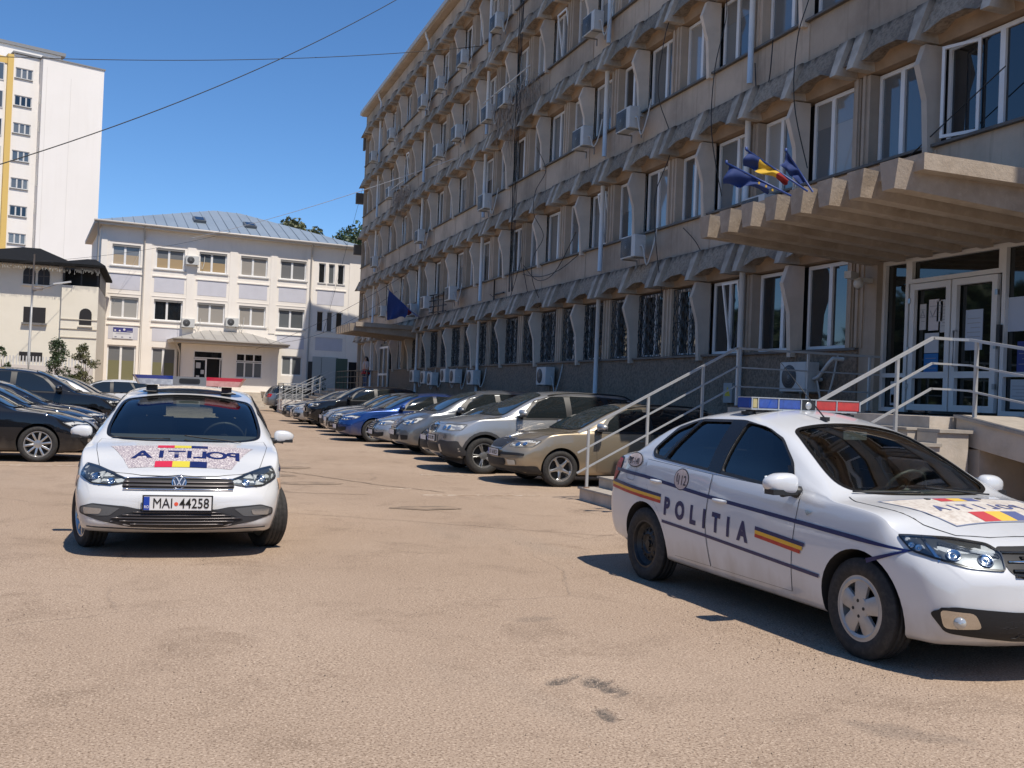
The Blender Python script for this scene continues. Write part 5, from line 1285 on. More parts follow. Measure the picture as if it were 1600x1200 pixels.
bm = newbm(); prism(bm, arch(X_(-4.08), X_(-3.48), 4.3, 5.18), 'y', -.285, -.252); link('arched_window', bm, vd, parent=VL); bm = newbm(); boxr(bm, X_(-4.14), X_(-3.42), -.36, -.25, 4.2, 4.28); link('window_sill', bm, vw, parent=VL)
bm = newbm(); boxr(bm, X_(-4.98), X_(-3.2), -.29, -.25, 4.55, 4.59); boxr(bm, X_(-4.98), X_(-3.2), -.29, -.25, 4.05, 4.09); boxr(bm, X_(-4.98), X_(-3.2), -.29, -.25, 3.6, 3.64); link('string_course', bm, mat('string_shadow', (.50, .45, .36), .9), parent=VL)
bm = newbm(); boxr(bm, X_(-6.9), X_(-5.8), -.03, -.002, 2.3, 2.75); link('window', bm, vd, parent=VL)
rs = random.Random(5); bm = newbm()
for k in range(90):
    x = X_(-9.6)+k*.052+rs.uniform(-.02, .02); z = 7.27; L = rs.uniform(.05, .3); tube(bm, [(x, -.72, z), (x+rs.uniform(-.02, .02), -.72, z-L)], .010, 3)
for k in range(38):
    x = X_(-5.1)+k*.052; L = rs.uniform(.1, .42); tube(bm, [(x, -.7, 7.3), (x, -.7, 7.3-L)], .010, 3)
link('icicle_lights', bm, mat('light_string', (.30, .29, .27), .5), parent=VL)
# garden wall and fence in front of the villa
o = thing('garden_fence', 'white openwork garden fence in front of the villa', 'fence', (-9.5, 55.5, 0)); rs = random.Random(3)
bm = newbm(); boxr(bm, 0, 6.3, 0, .2, 0, 2.05); link('fence_base', bm, mat('white_wall_low', (.60, .55, .50), .8), parent=o)
for k in range(42): bm = newbm(); boxr(bm, .05+k*.15, .11+k*.15, .07, .13, 2.05, 2.5); link('picket', bm, mat('pvc_far', (.58, .57, .55), .5), parent=o)
# ------------------------------------------------------------------ street lamp
o = thing('street_lamp', 'thin grey street lamp with a curved arm in front of the villa', 'street lamp', (-5.55, 50, 0)); bm = newbm(); tube(bm, [(0, 0, 0), (0.0, 0, 2.5), (.05, 0, 7.0)], [.07, .06, .035], 8); link('pole', bm, mat('pole_grey', (.30, .30, .30), .5, .3), parent=o)
bm = newbm(); tube(bm, [(.02, 0, 5.3), (.3, -.05, 5.42), (1.15, -.1, 5.75)], .025, 6); link('arm', bm, mat('pole_grey'), parent=o)
bm = newbm(); box(bm, (1.25, -.1, 5.78), (.75, .16, .07), rot=Matrix.Rotation(R(-12), 3, 'Y')); link('lamp_head', bm, mat('lamp_pale', (.5, .5, .5), .4), parent=o); bm = newbm(); lathe(bm, [(.22, 0), (.20, -.12), (.0005, -.14)], 12, axis='z', c=(.25, -.05, 5.5)); link('lamp_globe', bm, mat('lamp_pale'), parent=o)
# ------------------------------------------------------------------ trees and shrubs
leafm = {}
def leaf_mat(nm, c1, c2):
    if nm in leafm: return leafm[nm]
    m = mat(nm, c1, .55, noise=[(1.2, c2, .9, .4, .62), (7, tuple(k*1.5 for k in c1), .5, .5, .75)]); leafm[nm] = m; return m
def tree(name, label, cat, loc, h, cr, leafc, n=2600, ls=.16, trunk=.18, seed=1, squash=1., clumps=26, base=.35, kind=None, group=None):
    rs = random.Random(seed); o = thing(name, label, cat, loc, group=group)
    bm = newbm(); tube(bm, [(0, 0, 0), (.05*h*rs.uniform(-1, 1), .03*h, h*.4), (.04*h*rs.uniform(-1, 1), 0, h*.8)], [trunk, trunk*.7, trunk*.25], 7)
    C = []
    for k in range(clumps):
        a = rs.uniform(0, 6.28); q = rs.random()**.5; z = h*(base+(1-base)*rs.random()); env = math.sin(math.pi*min(max((z/h-base)/(1-base)*.85+.12, 0), 1))**.6
        C.append((Vector((cr*q*env*math.cos(a), cr*q*env*math.sin(a), z)), cr*rs.uniform(.26, .46)))
        if k % 3 == 0: tube(bm, [(0, 0, h*.35), C[-1][0]*.6+Vector((0, 0, h*.15)), C[-1][0]], [trunk*.4, trunk*.25, trunk*.08], 5)
    link('trunk', bm, mat('bark', (.11, .085, .065), .9, noise=[(8, (.06, .05, .04), .8, .4, .6)]), parent=o)
    bm = newbm()
    for k in range(n):
        c, r = C[k % clumps]; d = Vector((rs.gauss(0, 1), rs.gauss(0, 1), rs.gauss(0, .8)*squash)).normalized()*r*(rs.random()**.35); p = c+d
        nn = Vector((rs.gauss(0, 1), rs.gauss(0, 1), rs.gauss(.5, 1))).normalized(); a = nn.orthogonal().normalized(); b = nn.cross(a); t = rs.uniform(0, 6.28); a, b = a*math.cos(t)+b*math.sin(t), b*math.cos(t)-a*math.sin(t); s = ls*rs.uniform(.6, 1.3)
        bm.faces.new([bm.verts.new(p+a*s*x+b*s*y) for x, y in ((-.9, 0), (0, -.45), (.9, 0), (0, .45))])
    link('crown', bm, leaf_mat(*leafc), parent=o); return o
DG = ('foliage_dark', (.045, .075, .022), (.020, .038, .012)); YG = ('foliage_olive', (.14, .14, .055), (.07, .08, .03))
tree('leafy_tree', 'broad dark green tree in the gap behind the far end of the concrete block', 'tree', (14.0, 76, 0), 13.2, 3.4, DG, 6500, .20, .25, 2)
tree('leafy_tree', 'lower olive green tree in front of the dark one in the narrow gap', 'tree', (16.0, 80, 0), 12.0, 3.0, YG, 4000, .22, .25, 9)
tree('tree_of_heaven', 'feathery olive tree top peeking above the right slope of the metal roof', 'tree', (10.2, 84, 0), 14.7, 2.3, YG, 3000, .20, .2, 4, clumps=14, base=.78)
tree('leafy_shrub', 'pale flowering shrub on the left of the pair by the villa', 'shrub', (-4.45, 50.5, 0), 3.1, .62, DG, 4200, .055, .04, 5, clumps=34, base=.18)
tree('leafy_shrub', 'leggy shrub with pale blossom right of its pair, beside the cream building', 'shrub', (-3.3, 50.8, 0), 3.0, .58, YG, 3800, .055, .04, 6, clumps=30, base=.18)
tree('small_conifer', 'small dark conical conifer at the left edge', 'shrub', (-6.6, 50.2, 0), 2.75, .45, DG, 1500, .06, .04, 7, clumps=16, base=.1)
# far belt of trees and ground beyond, seen only in gaps and reflections
def belt(x0, x1, y0, y1, h, n, seed, nm='tree_belt'):
    rs = random.Random(seed); bm = newbm()
    for k in range(n):
        t = rs.random(); x, y = x0+(x1-x0)*t+rs.gauss(0, 1.2), y0+(y1-y0)*t+rs.gauss(0, 1.2); z = h*(1-rs.random()**1.6)*(.75+.25*math.sin(t*23+seed))+.3
        nn = Vector((rs.gauss(0, 1), rs.gauss(0, 1), rs.gauss(.4, 1))).normalized(); a = nn.orthogonal().normalized()*rs.uniform(.3, .7); b = nn.cross(a)*.7
        c = Vector((x, y, z)); bm.faces.new([bm.verts.new(c+a*i+b*j) for i, j in ((-1, 0), (0, -1), (1, 0), (0, 1))])
    link(nm, bm, leaf_mat(*DG), kind='stuff')
belt(-34, -42, 0, 125, 12, 34000, 2); belt(-24, 26, -34, -38, 9, 16000, 3)
# ------------------------------------------------------------------ cables in the air
wire('thick black cable sagging from the upper left to the top of the concrete block', pix(-60, 275, 26), pix(660, -24, 40), .55, .022, .02)
wire('thin black cable running almost level across the sky at the top', pix(-60, 86, 30), pix(772, 70, 40), .35, .018, .02)
wire('pale thin cable rising from the cream building to the concrete block', pix(300, 372, 62), pix(712, 247, 42), .25, .020, .5)
wire('thin dark cable dropping beside the far corner of the concrete block', pix(583, 232, 66), pix(505, 520, 60), .1, .014, .05)
wire('low dark cable from the lamp across the cream building', pix(30, 410, 50), pix(360, 363, 60), .3, .012, .08)
wire('dark cable fanning to the far canopy, upper one', pix(400, 545, 58), pix(640, 425, 48), .3, .014, .06)
wire('dark cable fanning to the far canopy, lower one', pix(440, 535, 58), pix(620, 455, 48), .5, .014, .06)
wire('thin cable slanting down the left front of the cream building', pix(218, 395, 62), pix(150, 525, 62), .0, .010, .1)
# ------------------------------------------------------------------ people
def person(label, loc, rz, pose, cols):
    """pose: joints dict; continuous skinned body with clothing shells"""
    o = thing('person', label, 'person', loc, rz)
    J = dict(pel=(0, 0, .95), che=(0, 0, 1.28), nec=(.01, 0, 1.48), hd=(.03, 0, 1.60), ht=(.03, 0, 1.70), shl=(0, .19, 1.42), shr=(0, -.19, 1.42), ell=(.02, .26, 1.14), elr=(.02, -.26, 1.14), hal=(.10, .25, .90), har=(.10, -.25, .90), hil=(0, .10, .90), hir=(0, -.10, .90), knl=(.03, .11, .50), knr=(.03, -.11, .50), anl=(0, .11, .09), anr=(0, -.11, .09), tol=(.16, .12, .04), tor=(.16, -.12, .04)); J.update(pose)
    Rr = dict(pel=.14, che=.155, nec=.055, hd=.085, ht=.07, shl=.065, shr=.065, ell=.042, elr=.042, hal=.03, har=.03, hil=.09, hir=.09, knl=.06, knr=.06, anl=.04, anr=.04, tol=.035, tor=.035)
    E = [('pel', 'che'), ('che', 'nec'), ('nec', 'hd'), ('hd', 'ht'), ('che', 'shl'), ('che', 'shr'), ('shl', 'ell'), ('shr', 'elr'), ('ell', 'hal'), ('elr', 'har'), ('pel', 'hil'), ('pel', 'hir'), ('hil', 'knl'), ('hir', 'knr'), ('knl', 'anl'), ('knr', 'anr'), ('anl', 'tol'), ('anr', 'tor')]
    def skin(names, edges, nm, m, grow=0., sub=2):
        me = bpy.data.meshes.new(nm); ix = {k: i for i, k in enumerate(names)}; me.from_pydata([J[k] for k in names], [(ix[a], ix[b]) for a, b in edges], [])
        ob = bpy.data.objects.new(nm, me); COL.objects.link(ob); ob.modifiers.new('s', 'SKIN'); sv = me.skin_vertices[0].data
        for k in names: sv[ix[k]].radius = (Rr[k]+grow, Rr[k]*(1.0 if k in ('hd', 'ht') else 1.05)+grow)
        sv[0].use_root = True; md = ob.modifiers.new('u', 'SUBSURF'); md.levels = sub; md.render_levels = sub
        dg = bpy.context.evaluated_depsgraph_get(); dg.update(); out = bpy.data.meshes.new_from_object(ob.evaluated_get(dg)); bpy.data.objects.remove(ob)
        for f in out.polygons: f.use_smooth = True
        return link(nm, out, m, parent=o)
    skin(list(J), E, 'body', mat('skin', (.42, .25, .17), .6))
    up = ['che', 'pel', 'nec', 'shl', 'shr', 'ell', 'elr']+(['hal', 'har'] if cols.get('long') else [])
    skin(up, [e for e in E if e[0] in up and e[1] in up], 'shirt', cols['shirt'], .022)
    lo = ['pel', 'hil', 'hir', 'knl', 'knr']+(['anl', 'anr'] if cols.get('trousers') else [])
    skin(lo, [e for e in E if e[0] in lo and e[1] in lo], 'trousers' if cols.get('trousers') else 'shorts', cols['leg'], .022)
    bm = newbm(); bmesh.ops.create_uvsphere(bm, u_segments=16, v_segments=10, radius=.105)
    for v in bm.verts:
        v.co.x *= 1.02; v.co.z *= 1.12
        if v.co.x > .03 and v.co.z < .06: v.co.x = .03
        if cols.get('bald') and v.co.z > .02: v.co *= .90
    for f in bm.faces: f.smooth = True
    link('hair', bm, cols['hair'], parent=o, loc=Vector(J['hd'])+Vector((-.015, 0, .04)))
    if cols.get('longhair'):
        bm = newbm(); tube(bm, [Vector(J['hd'])+Vector((-.05, 0, .05)), Vector(J['hd'])+Vector((-.09, 0, -.10)), Vector(J['hd'])+Vector((-.10, 0, -.30))], [.09, .10, .05], 10); link('hair', bm, cols['hair'], parent=o)
    bm = newbm(); h = Vector(J['hd']); 
    for s in (-1, 1): bmesh.ops.create_icosphere(bm, subdivisions=1, radius=.012, matrix=Matrix.Translation(h+Vector((.082, s*.032, .03))))
    link('eye', bm, mat('eye_dark', (.02, .015, .01), .3), parent=o)
    bm = newbm(); prism(bm, [(.085, -.012), (.115, -.02), (.085, .03)], 'y', -.012, .012); bm.transform(Matrix.Translation(h)); link('nose', bm, mat('skin'), parent=o)
    if cols.get('skirt'):
        bm = newbm(); lathe(bm, [(.16, 1.08), (.19, .98), (.24, .82), (.235, .82), (.18, .97)], 16, axis='z'); link('skirt', bm, cols['skirt'], parent=o)
    # hands with fingers
    for k in ('hal', 'har'):
        p = Vector(J[k]); q = Vector(J['el'+k[-1]]); d = (p-q).normalized(); bm = newbm(); a = d.orthogonal().normalized()
        tube(bm, [p, p+d*.09], [.032, .030], 8)
        for i in range(4): tube(bm, [p+d*.08+a*(.012*(i-1.5)*1.5), p+d*(.125+.01*(1.5-abs(i-1.5)))+a*(.012*(i-1.5)*1.5)+Vector((0, 0, -.01)), p+d*(.155)+a*(.011*(i-1.5)*1.4)+Vector((0, 0, -.03))], [.009, .008, .006], 5)
        tube(bm, [p+d*.02, p+d*.05+a*.045, p+d*.085+a*.05], [.011, .010, .007], 5); link('hand', bm, mat('skin'), parent=o)
    return o
nv = mat('cloth_navy', (.02, .024, .035), .9); gy = mat('cloth_grey', (.18, .18, .19), .9)
person('bald man in a dark vest walking past the porch door, hand at his face', hb(5.35, -3.3, .0), R(160)+HA, dict(elr=(.22, -.26, 1.22), har=(.17, -.08, 1.52), knl=(.12, .11, .50), anl=(.18, .11, .09), tol=(.34, .12, .05), knr=(.02, -.11, .5), anr=(-.18, -.11, .12), tor=(-.04, -.11, .04)), dict(shirt=nv, leg=nv, trousers=True, hair=mat('hair_grey', (.25, .17, .13), .8), bald=True))
person('woman with dark hair and a red skirt standing on the far landing', (10.2, 52.3, ZL), R(200), dict(), dict(shirt=mat('cloth_pale', (.40, .36, .36), .9), leg=mat('jeans', (.10, .13, .20), .9), trousers=True, hair=mat('hair_black', (.012, .010, .010), .5), longhair=True, skirt=mat('cloth_red', (.40, .012, .015), .85)))
def mir(poly): return [(-a, b) for a, b in poly]
def proj3(v, pts):
    v = Vector(v).normalized(); r = Vector((0, 0, 1)).cross(v).normalized(); return [(Vector(p).dot(r), p[2]) for p in pts]
def build_car(S, label, loc, rz, hero=False, name='parked_car', cat='car', group=None):
    car = thing(name, label, cat, loc, rz, group)
    key = S['key']; step = .05 if hero else .085
    B = Body(S, step=step); col = S['paint']; black = BLK(); gap = GAP()
    liner = mat('arch_liner', (.02, .019, .018), .9)
    under = mat('car_underside', (.02, .02, .02), .9)
    W2, WB, FO, RO = B.W, B.WB, S['FO'], S['RO']; Rt = S['Rt']; ra = S['ra']; az = S.get('az', Rt+.005)
    base = B.mesh(); base.materials.append(col)
    cuts = [cyl_cut(x, az, ra, a, b) for x in (0, -WB) for a, b in ((W2-.27, W2+.3), (-W2-.3, -W2+.27))]
    for c in cuts: c.materials.append(liner)
    wsh = rnd(S['ws'], .13, 5); rwn = rnd(S['rw'], .08, 3); wins = S['win']; tint = S.get('tint', 'dark')
    if hero:
        inner = Body(S, inset=.05, step=.09).mesh(); inner.materials.append(mat('cabin_lining', (.09, .09, .085), .85))
        bm = newbm(); ya = W2-.31; prism(bm, [(-ya, .38), (ya, .38), (ya, .76), (2, .76), (2, 3), (-2, 3), (-2, .76), (-ya, .76)], 'x', S['cab'][0], S['cab'][1]); bx = bm_mesh(bm, 'bx', [mat('cabin_lining')])
        inner = boolean(inner, [bx], 'INTERSECT')
        me = boolean(base, [inner]); cc = []
        for p in wins:
            bm = newbm(); prism(bm, dens([(x_, min(z_, B.edge(x_)-.014)) for x_, z_ in p], .08), 'y', -3, 3); cc.append(bm_mesh(bm, 'c', [black]))
        bm = newbm(); prism(bm, wsh, 'z', .80, 3); cc.append(bm_mesh(bm, 'c', [black]))
        bm = newbm(); prism(bm, rwn, 'z', .95, 3); cc.append(bm_mesh(bm, 'c', [black]))
        me = boolean(me, cuts+cc)
    else: me = boolean(base, cuts)
    # underside/lower sill trim
    for i in range(len(me.materials)): pass
    me.shade_smooth(); me.set_sharp_from_angle(angle=R(34)); body = link('body', me, parent=car)
    # underbody tray
    bm = newbm(); boxr(bm, -WB-RO+.45, FO-.42, -W2+.22, W2-.22, .17, .30); link('underbody', bm, under, parent=car)
    # ---- glass
    gm = {'dark': mat('car_glass_dark', (.012, .016, .018), .03, 0, .9), 'tinted': mat('car_glass_tinted', (.02, .05, .09), .03, 0, .8)}
    g = .07 if hero else .08
    def both(nm, poly, m, off=.004, hole=None, gg=None, sides='LR', par=None):
        out = []
        for ax in sides:
            out.append(link(nm, patch(B, poly, ax, off, gg or g, hole), m, parent=par or car))
        return out
    if hero:
        gl = glass('car_glass_side', S.get('gtint', (.50, .58, .56)), 1.55); gw = glass('windshield_glass', S.get('wtint', (.80, .88, .82)), 1.5)
        dgl = glass('car_glass_privacy', (.035, .05, .07), 1.6)
        for k, p in enumerate(wins): both('side_window', p, (dgl if k in S.get('privacy', ()) else gl), -.012)
        link('windshield', patch(B, wsh, 'T', -.006, .09), gw, parent=car)
        link('rear_window', patch(B, rwn, 'T', -.006, .09), dgl if S.get('privacy') else gl, parent=car)
        wsr = ring_poly(wsh, S.get('band', .022)); link('windshield_border', patch(B, ring_poly(wsh, -.007), 'T', .004, .06, [wsr]), mat('glass_border', (.01, .01, .01), .15), parent=car)
        for p in S['dlo']:
            both('window_seal', p, black, .004, [ring_poly(q, .003) for q in wins], gg=.045)
        for p in S.get('pillar', []): both('window_pillar', p, mat('pillar_black', (.012, .012, .013), .22), .006)
    else:
        wgl = mat('car_windshield_dark', (.02, .03, .032), .02, 0, 1.0)
        link('windshield', patch(B, wsh, 'T', .012, .10), wgl, parent=car)
        link('rear_window', patch(B, rwn, 'T', .012, .10), gm['dark'], parent=car)
        link('windshield_border', patch(B, ring_poly(wsh, -.02), 'T', .006, .10), black, parent=car)
        for p in S['dlo']: both('window_seal', ring_poly(p, -.018), black, .006)
        for p in wins: both('side_window', p, gm['dark'], .011)
    for p in S.get('chromeline', []): both('window_trim', strip(p, .022), CHR(), .006)
    # ---- doors, bonnet
    for k, p in enumerate(S['door']):
        ds = both('door', p, col, .0045, gg=.09)
        both('door_gap', ring_poly(p, -.003), gap, .003, [ring_poly(p, .004)], gg=.07 if hero else .12)
        hx, hz = S['handle'][k]
        for d_, sd in zip(ds, (1, -1)): add_handle(d_, B, hx, hz, sd, S.get('handle_mat', col), .18)
    hood = S['hood']; link('hood', patch(B, hood, 'T', .004, .10), col, parent=car)
    link('hood_gap', patch(B, ring_poly(hood, -.004), 'T', .003, .08 if hero else .12, [ring_poly(hood, .004)]), gap, parent=car)
    # ---- lamps: list of dicts(v, pts) for left side
    for nm, L in S['lamps']:
        for sgn in (1, -1):
            v = (L['v'][0], L['v'][1]*sgn, 0); pts = [(x, y*sgn, z) for x, y, z in L['pts']]
            fr = AXd(v); poly = proj3(v, pts); poly = rnd(poly, L.get('r', .02), 3)
            gg = L.get('g', .05)
            if L.get('kind') == 'head':
                o = link(nm, patch(B, poly, fr, .002, gg), (mat('lamp_housing', (.16, .17, .18), .28, .75) if hero else mat('lamp_housing_clear', (.62, .61, .56), .25, .2)), parent=car)
                # reflectors bulging in the housing
                for (px, py, pz, rr) in L['bowls']:
                    q, n = B.near((px, py*sgn, pz)); bmr = newbm()
                    lathe(bmr, [(rr, .008), (rr*.93, .012), (rr*.8, .006), (rr*.45, .002), (rr*.2, .006), (.0005, .012)], 20, axis='z')
                    mq = Vector(n).to_track_quat('Z', 'Y').to_matrix().to_4x4(); mq.translation = q; bmr.transform(mq)
                    link('lamp_reflector', bmr, mat('lamp_reflector', (.75, .77, .8), .12, 1.), parent=o, smooth=True)
                for bar in L.get('bars', []):
                    bp = proj3(v, [(x, y*sgn, z) for x, y, z in bar]); link('lamp_divider', patch(B, strip(bp, L.get('bw', .016)), fr, .007, gg), mat('lamp_reflector'), parent=o)
                if hero: link('lamp_lens', patch(B, ring_poly(poly, .004), fr, .018 if hero else .014, gg), glass('lamp_lens_clear', (.86, .89, .9), 1.5), parent=o)
                link('lamp_rim', patch(B, poly, fr, .012, gg, [ring_poly(poly, .008)]), mat('lamp_rim', (.03, .03, .03), .35), parent=o)
            else:
                link(nm, patch(B, poly, fr, L.get('off', .006), gg), L['mat'], parent=car)
                if L.get('rim'): link(nm+'_surround', patch(B, ring_poly(poly, -.015), fr, .003, gg), black, parent=car)
    # ---- front face pieces: (name, polygon in (y, z), material, offset, mirror?)
    for nm, poly, m, off, sy in S.get('front', []):
        for s_ in ((1, -1) if sy else (1,)):
            pl = poly if s_ == 1 else mir(poly)
            link(nm, patch(B, pl, 'F', off if hero else off+.006, .045), m, parent=car)
    for nm, poly, m, off in S.get('side', []): both(nm, poly, m, off)
    for nm, poly, m, off in S.get('top_parts', []): link(nm, patch(B, poly, 'T', off, .08), m, parent=car)
    for nm, poly, m, off in S.get('rear', []): link(nm, patch(B, poly, 'B', off, .08), m, parent=car)
    # ---- mirrors, wheels
    mx, mz = S['mirror']
    for sd in (1, -1): add_mirror(car, B, mx, mz, sd, MATS[S.get('mirror_mat', col).name.replace('paint_', 'mirror_')], S.get('mirror_sc', 1.))
    st = S['wheel']; stf, str_ = (st if isinstance(st, tuple) else (st, st)); yw = W2-S.get('ww', .2)/2-.018
    for x, sty in ((0, stf), (-WB, str_)):
        for sd in (1, -1):
            add_wheel(car, x, sd*yw, Rt, S['Rr'], S.get('ww', .2), sty, sd, S.get('steer', 0) if x == 0 else 0, random.uniform(0, 6))
    # wipers
    for y0 in (S.get('wip', .5), S.get('wip', .5)-.62):
        bm = newbm(); P, d = AX['T']; pts = []
        xa = max(p[0] for p in wsh)-.01
        for k in range(8):
            t = k/7; q, n = B.snap((xa-.02-.03*t-.05*t*t, y0-.02-.5*t*(1 if not S.get('wipflip') else -1), 4), (0, 0, -1)); pts.append(q+n*.016)
        tube(bm, pts, .007, 6); link('wiper', bm, black, parent=car)
    # roof rails
    if S.get('rails'):
        zr = S['rails']
        for sd in (1, -1):
            bm = newbm(); pts = []
            for k in range(12):
                t = k/11; x = zr[0]+(zr[1]-zr[0])*t; q, n = B.snap((x, sd*zr[2], 4), (0, 0, -1)); pts.append(q+Vector((0, 0, .045*math.sin(math.pi*t)**.35+.004)))
            tube(bm, pts, .016, 8); link('roof_rail', bm, S.get('rail_mat', black), parent=car)
    return car, B
def sym(poly):
    """half outline in (x, y>=0) mirrored across y=0"""
    return poly + [(a, -b) for a, b in poly[::-1] if abs(b) > 1e-6]
def symf(poly): return poly + [(-a, b) for a, b in poly[::-1] if abs(a) > 1e-6]
NAVY = mat('decal_navy', (.008, .013, .085), .35, noise=[(20, (.05, .06, .14), .4, .5, .8)])
YEL = mat('decal_yellow', (.75, .42, .03), .4, noise=[(20, (.7, .5, .25), .4, .5, .8)])
RED = mat('decal_red', (.45, .03, .02), .4, noise=[(20, (.5, .14, .09), .4, .5, .8)])
CREAM = mat('decal_faded_reflective', (.62, .57, .50), .45, noise=[(28, (.45, .38, .32), .8, .45, .6), (6, (.7, .66, .6), .5, .4, .7)])
def logan():
    white = paint('police_white', (.60, .61, .62), dirt=.12)
    black = BLK()
    S = dict(key='logan', FO=.83, WB=2.634, RO=.883, W=1.733, Rt=.311, Rr=.200, ra=.352, az=.318, ww=.19, fplan=.30, fpow=2.8, rplan=.17, zc=.62, tum=.40, dsh=.035, bulge=.04, paint=white, cab=(-3.0, -.40),
        top=[(.83, .68), (.77, .76), (.68, .815), (.5, .868), (.2, .925), (-.1, .962), (-.27, .982), (-.5, 1.09), (-.8, 1.255), (-1.05, 1.375), (-1.25, 1.44), (-1.6, 1.508), (-1.9, 1.515), (-2.2, 1.488), (-2.5, 1.41), (-2.75, 1.29), (-2.95, 1.175), (-3.07, 1.125), (-3.3, 1.11), (-3.45, 1.09), (-3.517, 1.02)],
        belt=[(.83, .62), (.6, .76), (.3, .86), (0, .905), (-.4, .93), (-1, .958), (-2, 1.005), (-2.6, 1.035), (-3.0, 1.04), (-3.52, .98)],
        plan=[(.83, .80), (.5, .85), (0, .8665), (-2.6, .8665), (-3.0, .85), (-3.52, .80)],
        low=[(.83, .20), (.4, .19), (0, .2), (-2.6, .22), (-3.52, .30)],
        crown=[(.83, .03), (.2, .05), (-.3, .045), (-.6, .05), (-1.0, .06), (-1.6, .075), (-2.3, .085), (-2.9, .06), (-3.1, .05), (-3.5, .05)],
        fprof=[(.15, -.12), (.22, -.07), (.33, -.01), (.45, 0), (.56, -.01), (.66, -.04), (.76, -.10), (.86, -.19), (1.2, -.3)],
        rprof=[(.25, -.08), (.4, 0), (.6, 0), (.75, -.02), (.95, -.06), (1.12, -.13)],
        ws=sym([(-.23, 0), (-.25, .25), (-.32, .5), (-.43, .655), (-.62, .635), (-.9, .57), (-1.13, .50), (-1.16, .3), (-1.17, 0)]),
        rw=sym([(-2.42, 0), (-2.43, .45), (-2.75, .53), (-2.98, .56), (-3.02, .3), (-3.03, 0)]),
        win=[rnd([(-.695, .962), (-1.56, 1.02), (-1.53, 1.397), (-1.29, 1.388), (-1.05, 1.285), (-.84, 1.14)], .035),
             rnd([(-1.73, 1.025), (-2.36, 1.055), (-2.12, 1.385), (-1.71, 1.395)], .03),
             rnd([(-2.40, 1.065), (-2.55, 1.085), (-2.57, 1.13), (-2.42, 1.29), (-2.20, 1.375), (-2.16, 1.378)], .03)],
        dlo=[rnd([(-.64, .945), (-1.6, 1.0), (-2.56, 1.055), (-2.605, 1.12), (-2.43, 1.32), (-2.15, 1.41), (-1.6, 1.415), (-1.28, 1.395), (-1.04, 1.29), (-.82, 1.14)], .04)],
        pillar=[[(-1.565, 1.0), (-1.725, 1.01), (-1.715, 1.405), (-1.53, 1.405)], [(-.60, .94), (-.71, .965), (-.86, 1.12), (-.82, 1.12)], [(-2.365, 1.05), (-2.395, 1.055), (-2.155, 1.395), (-2.12, 1.395)]],
        door=[[(-.60, .955), (-.62, .7), (-.66, .285), (-1.62, .285), (-1.665, .6), (-1.63, .985)],
              [(-1.65, .985), (-1.68, .6), (-1.64, .285), (-2.15, .285), (-2.24, .40), (-2.30, .54), (-2.42, .66), (-2.52, .73), (-2.60, .83), (-2.64, .95), (-2.63, 1.03)]],
        handle=[(-1.50, .80), (-2.44, .86)],
        hood=sym([(.55, 0), (.52, .35), (.44, .53), (.28, .62), (0, .69), (-.2, .715), (-.30, .68), (-.235, .5), (-.17, .25), (-.155, 0)]),
        lamps=[('headlight', dict(kind='head', v=(1, .75), r=.025, pts=[(.30, .84, .80), (.55, .66, .80), (.66, .50, .78), (.72, .455, .74), (.73, .45, .645), (.62, .62, .655), (.40, .82, .715)], bowls=[(.56, .67, .72, .042), (.66, .53, .70, .045), (.42, .80, .765, .022), (.38, .82, .775, .018)], bars=[[(.44, .78, .80), (.52, .73, .68)], [(.50, .72, .77), (.70, .46, .72)]])),
               ('tail_light', dict(v=(-1, .9), pts=[(-3.20, .86, 1.0), (-3.42, .70, 1.01), (-3.48, .60, .95), (-3.50, .66, .72), (-3.30, .84, .80), (-3.22, .86, .90)], r=.03, mat=mat('tail_red', (.34, .010, .012), .35, 0, .25), off=.006, rim=True)),
               ('fog_light', dict(v=(1, .5), pts=[(.55, .76, .42), (.62, .60, .415), (.64, .56, .33), (.55, .73, .315)], r=.03, mat=mat('fog_bezel', (.6, .58, .54), .16, 1.), off=.012, rim=True)),
               ('side_repeater', dict(v=(0, 1), pts=[(-.45, .86, .845), (-.53, .86, .85), (-.50, .86, .815)], r=.008, mat=mat('repeater', (.7, .7, .7), .1, .6), off=.008))],
        front=[('lower_intake', rnd(symf([(0, .43), (.42, .43), (.74, .445), (.80, .40), (.74, .29), (.40, .262), (0, .25)]), .03), mat('intake_black', (.008, .008, .009), .6), .009, False),
               ('grille', rnd(symf([(0, .775), (.40, .77), (.44, .73), (.43, .64), (.34, .60), (0, .585)]), .03), mat('intake_black'), .004, False)],
        mirror=(-.64, .955), mirror_sc=1.0, wheel=('cover', 'steel'), steer=R(-2), wip=.52)
    car, B = build_car(S, 'white police sedan with blue and red roof light bar, seen from its side', (4.98, 5.22, 0), math.atan2(-2.63, .15), hero=True, name='police_car', cat='police car')
    # grille bars and emblem
    for z in (.745, .70, .655, .63):
        bm = newbm(); pts = [B.snap((4, y, z), (-1, 0, 0))[0]+Vector((.012, 0, 0)) for y in np.linspace(-.41, .41, 13)]
        tube(bm, pts, .011 if z != .70 else .008, 6); link('grille_bar', bm, mat('grille_gloss', (.02, .02, .02), .25) if z != .70 else CHR(), parent=car)
    for y in np.linspace(-.30, .30, 11):
        for z in (.722, .678):
            bm = newbm(); q, n = B.snap((4, y, z), (-1, 0, 0)); box(bm, q+Vector((.012, 0, 0)), (.02, .05 if int(y*100) % 2 else .03, .012)); link('grille_bar', bm, mat('grille_gloss'), parent=car)
    # honeycomb of the lower intake as one part
    bm = newbm()
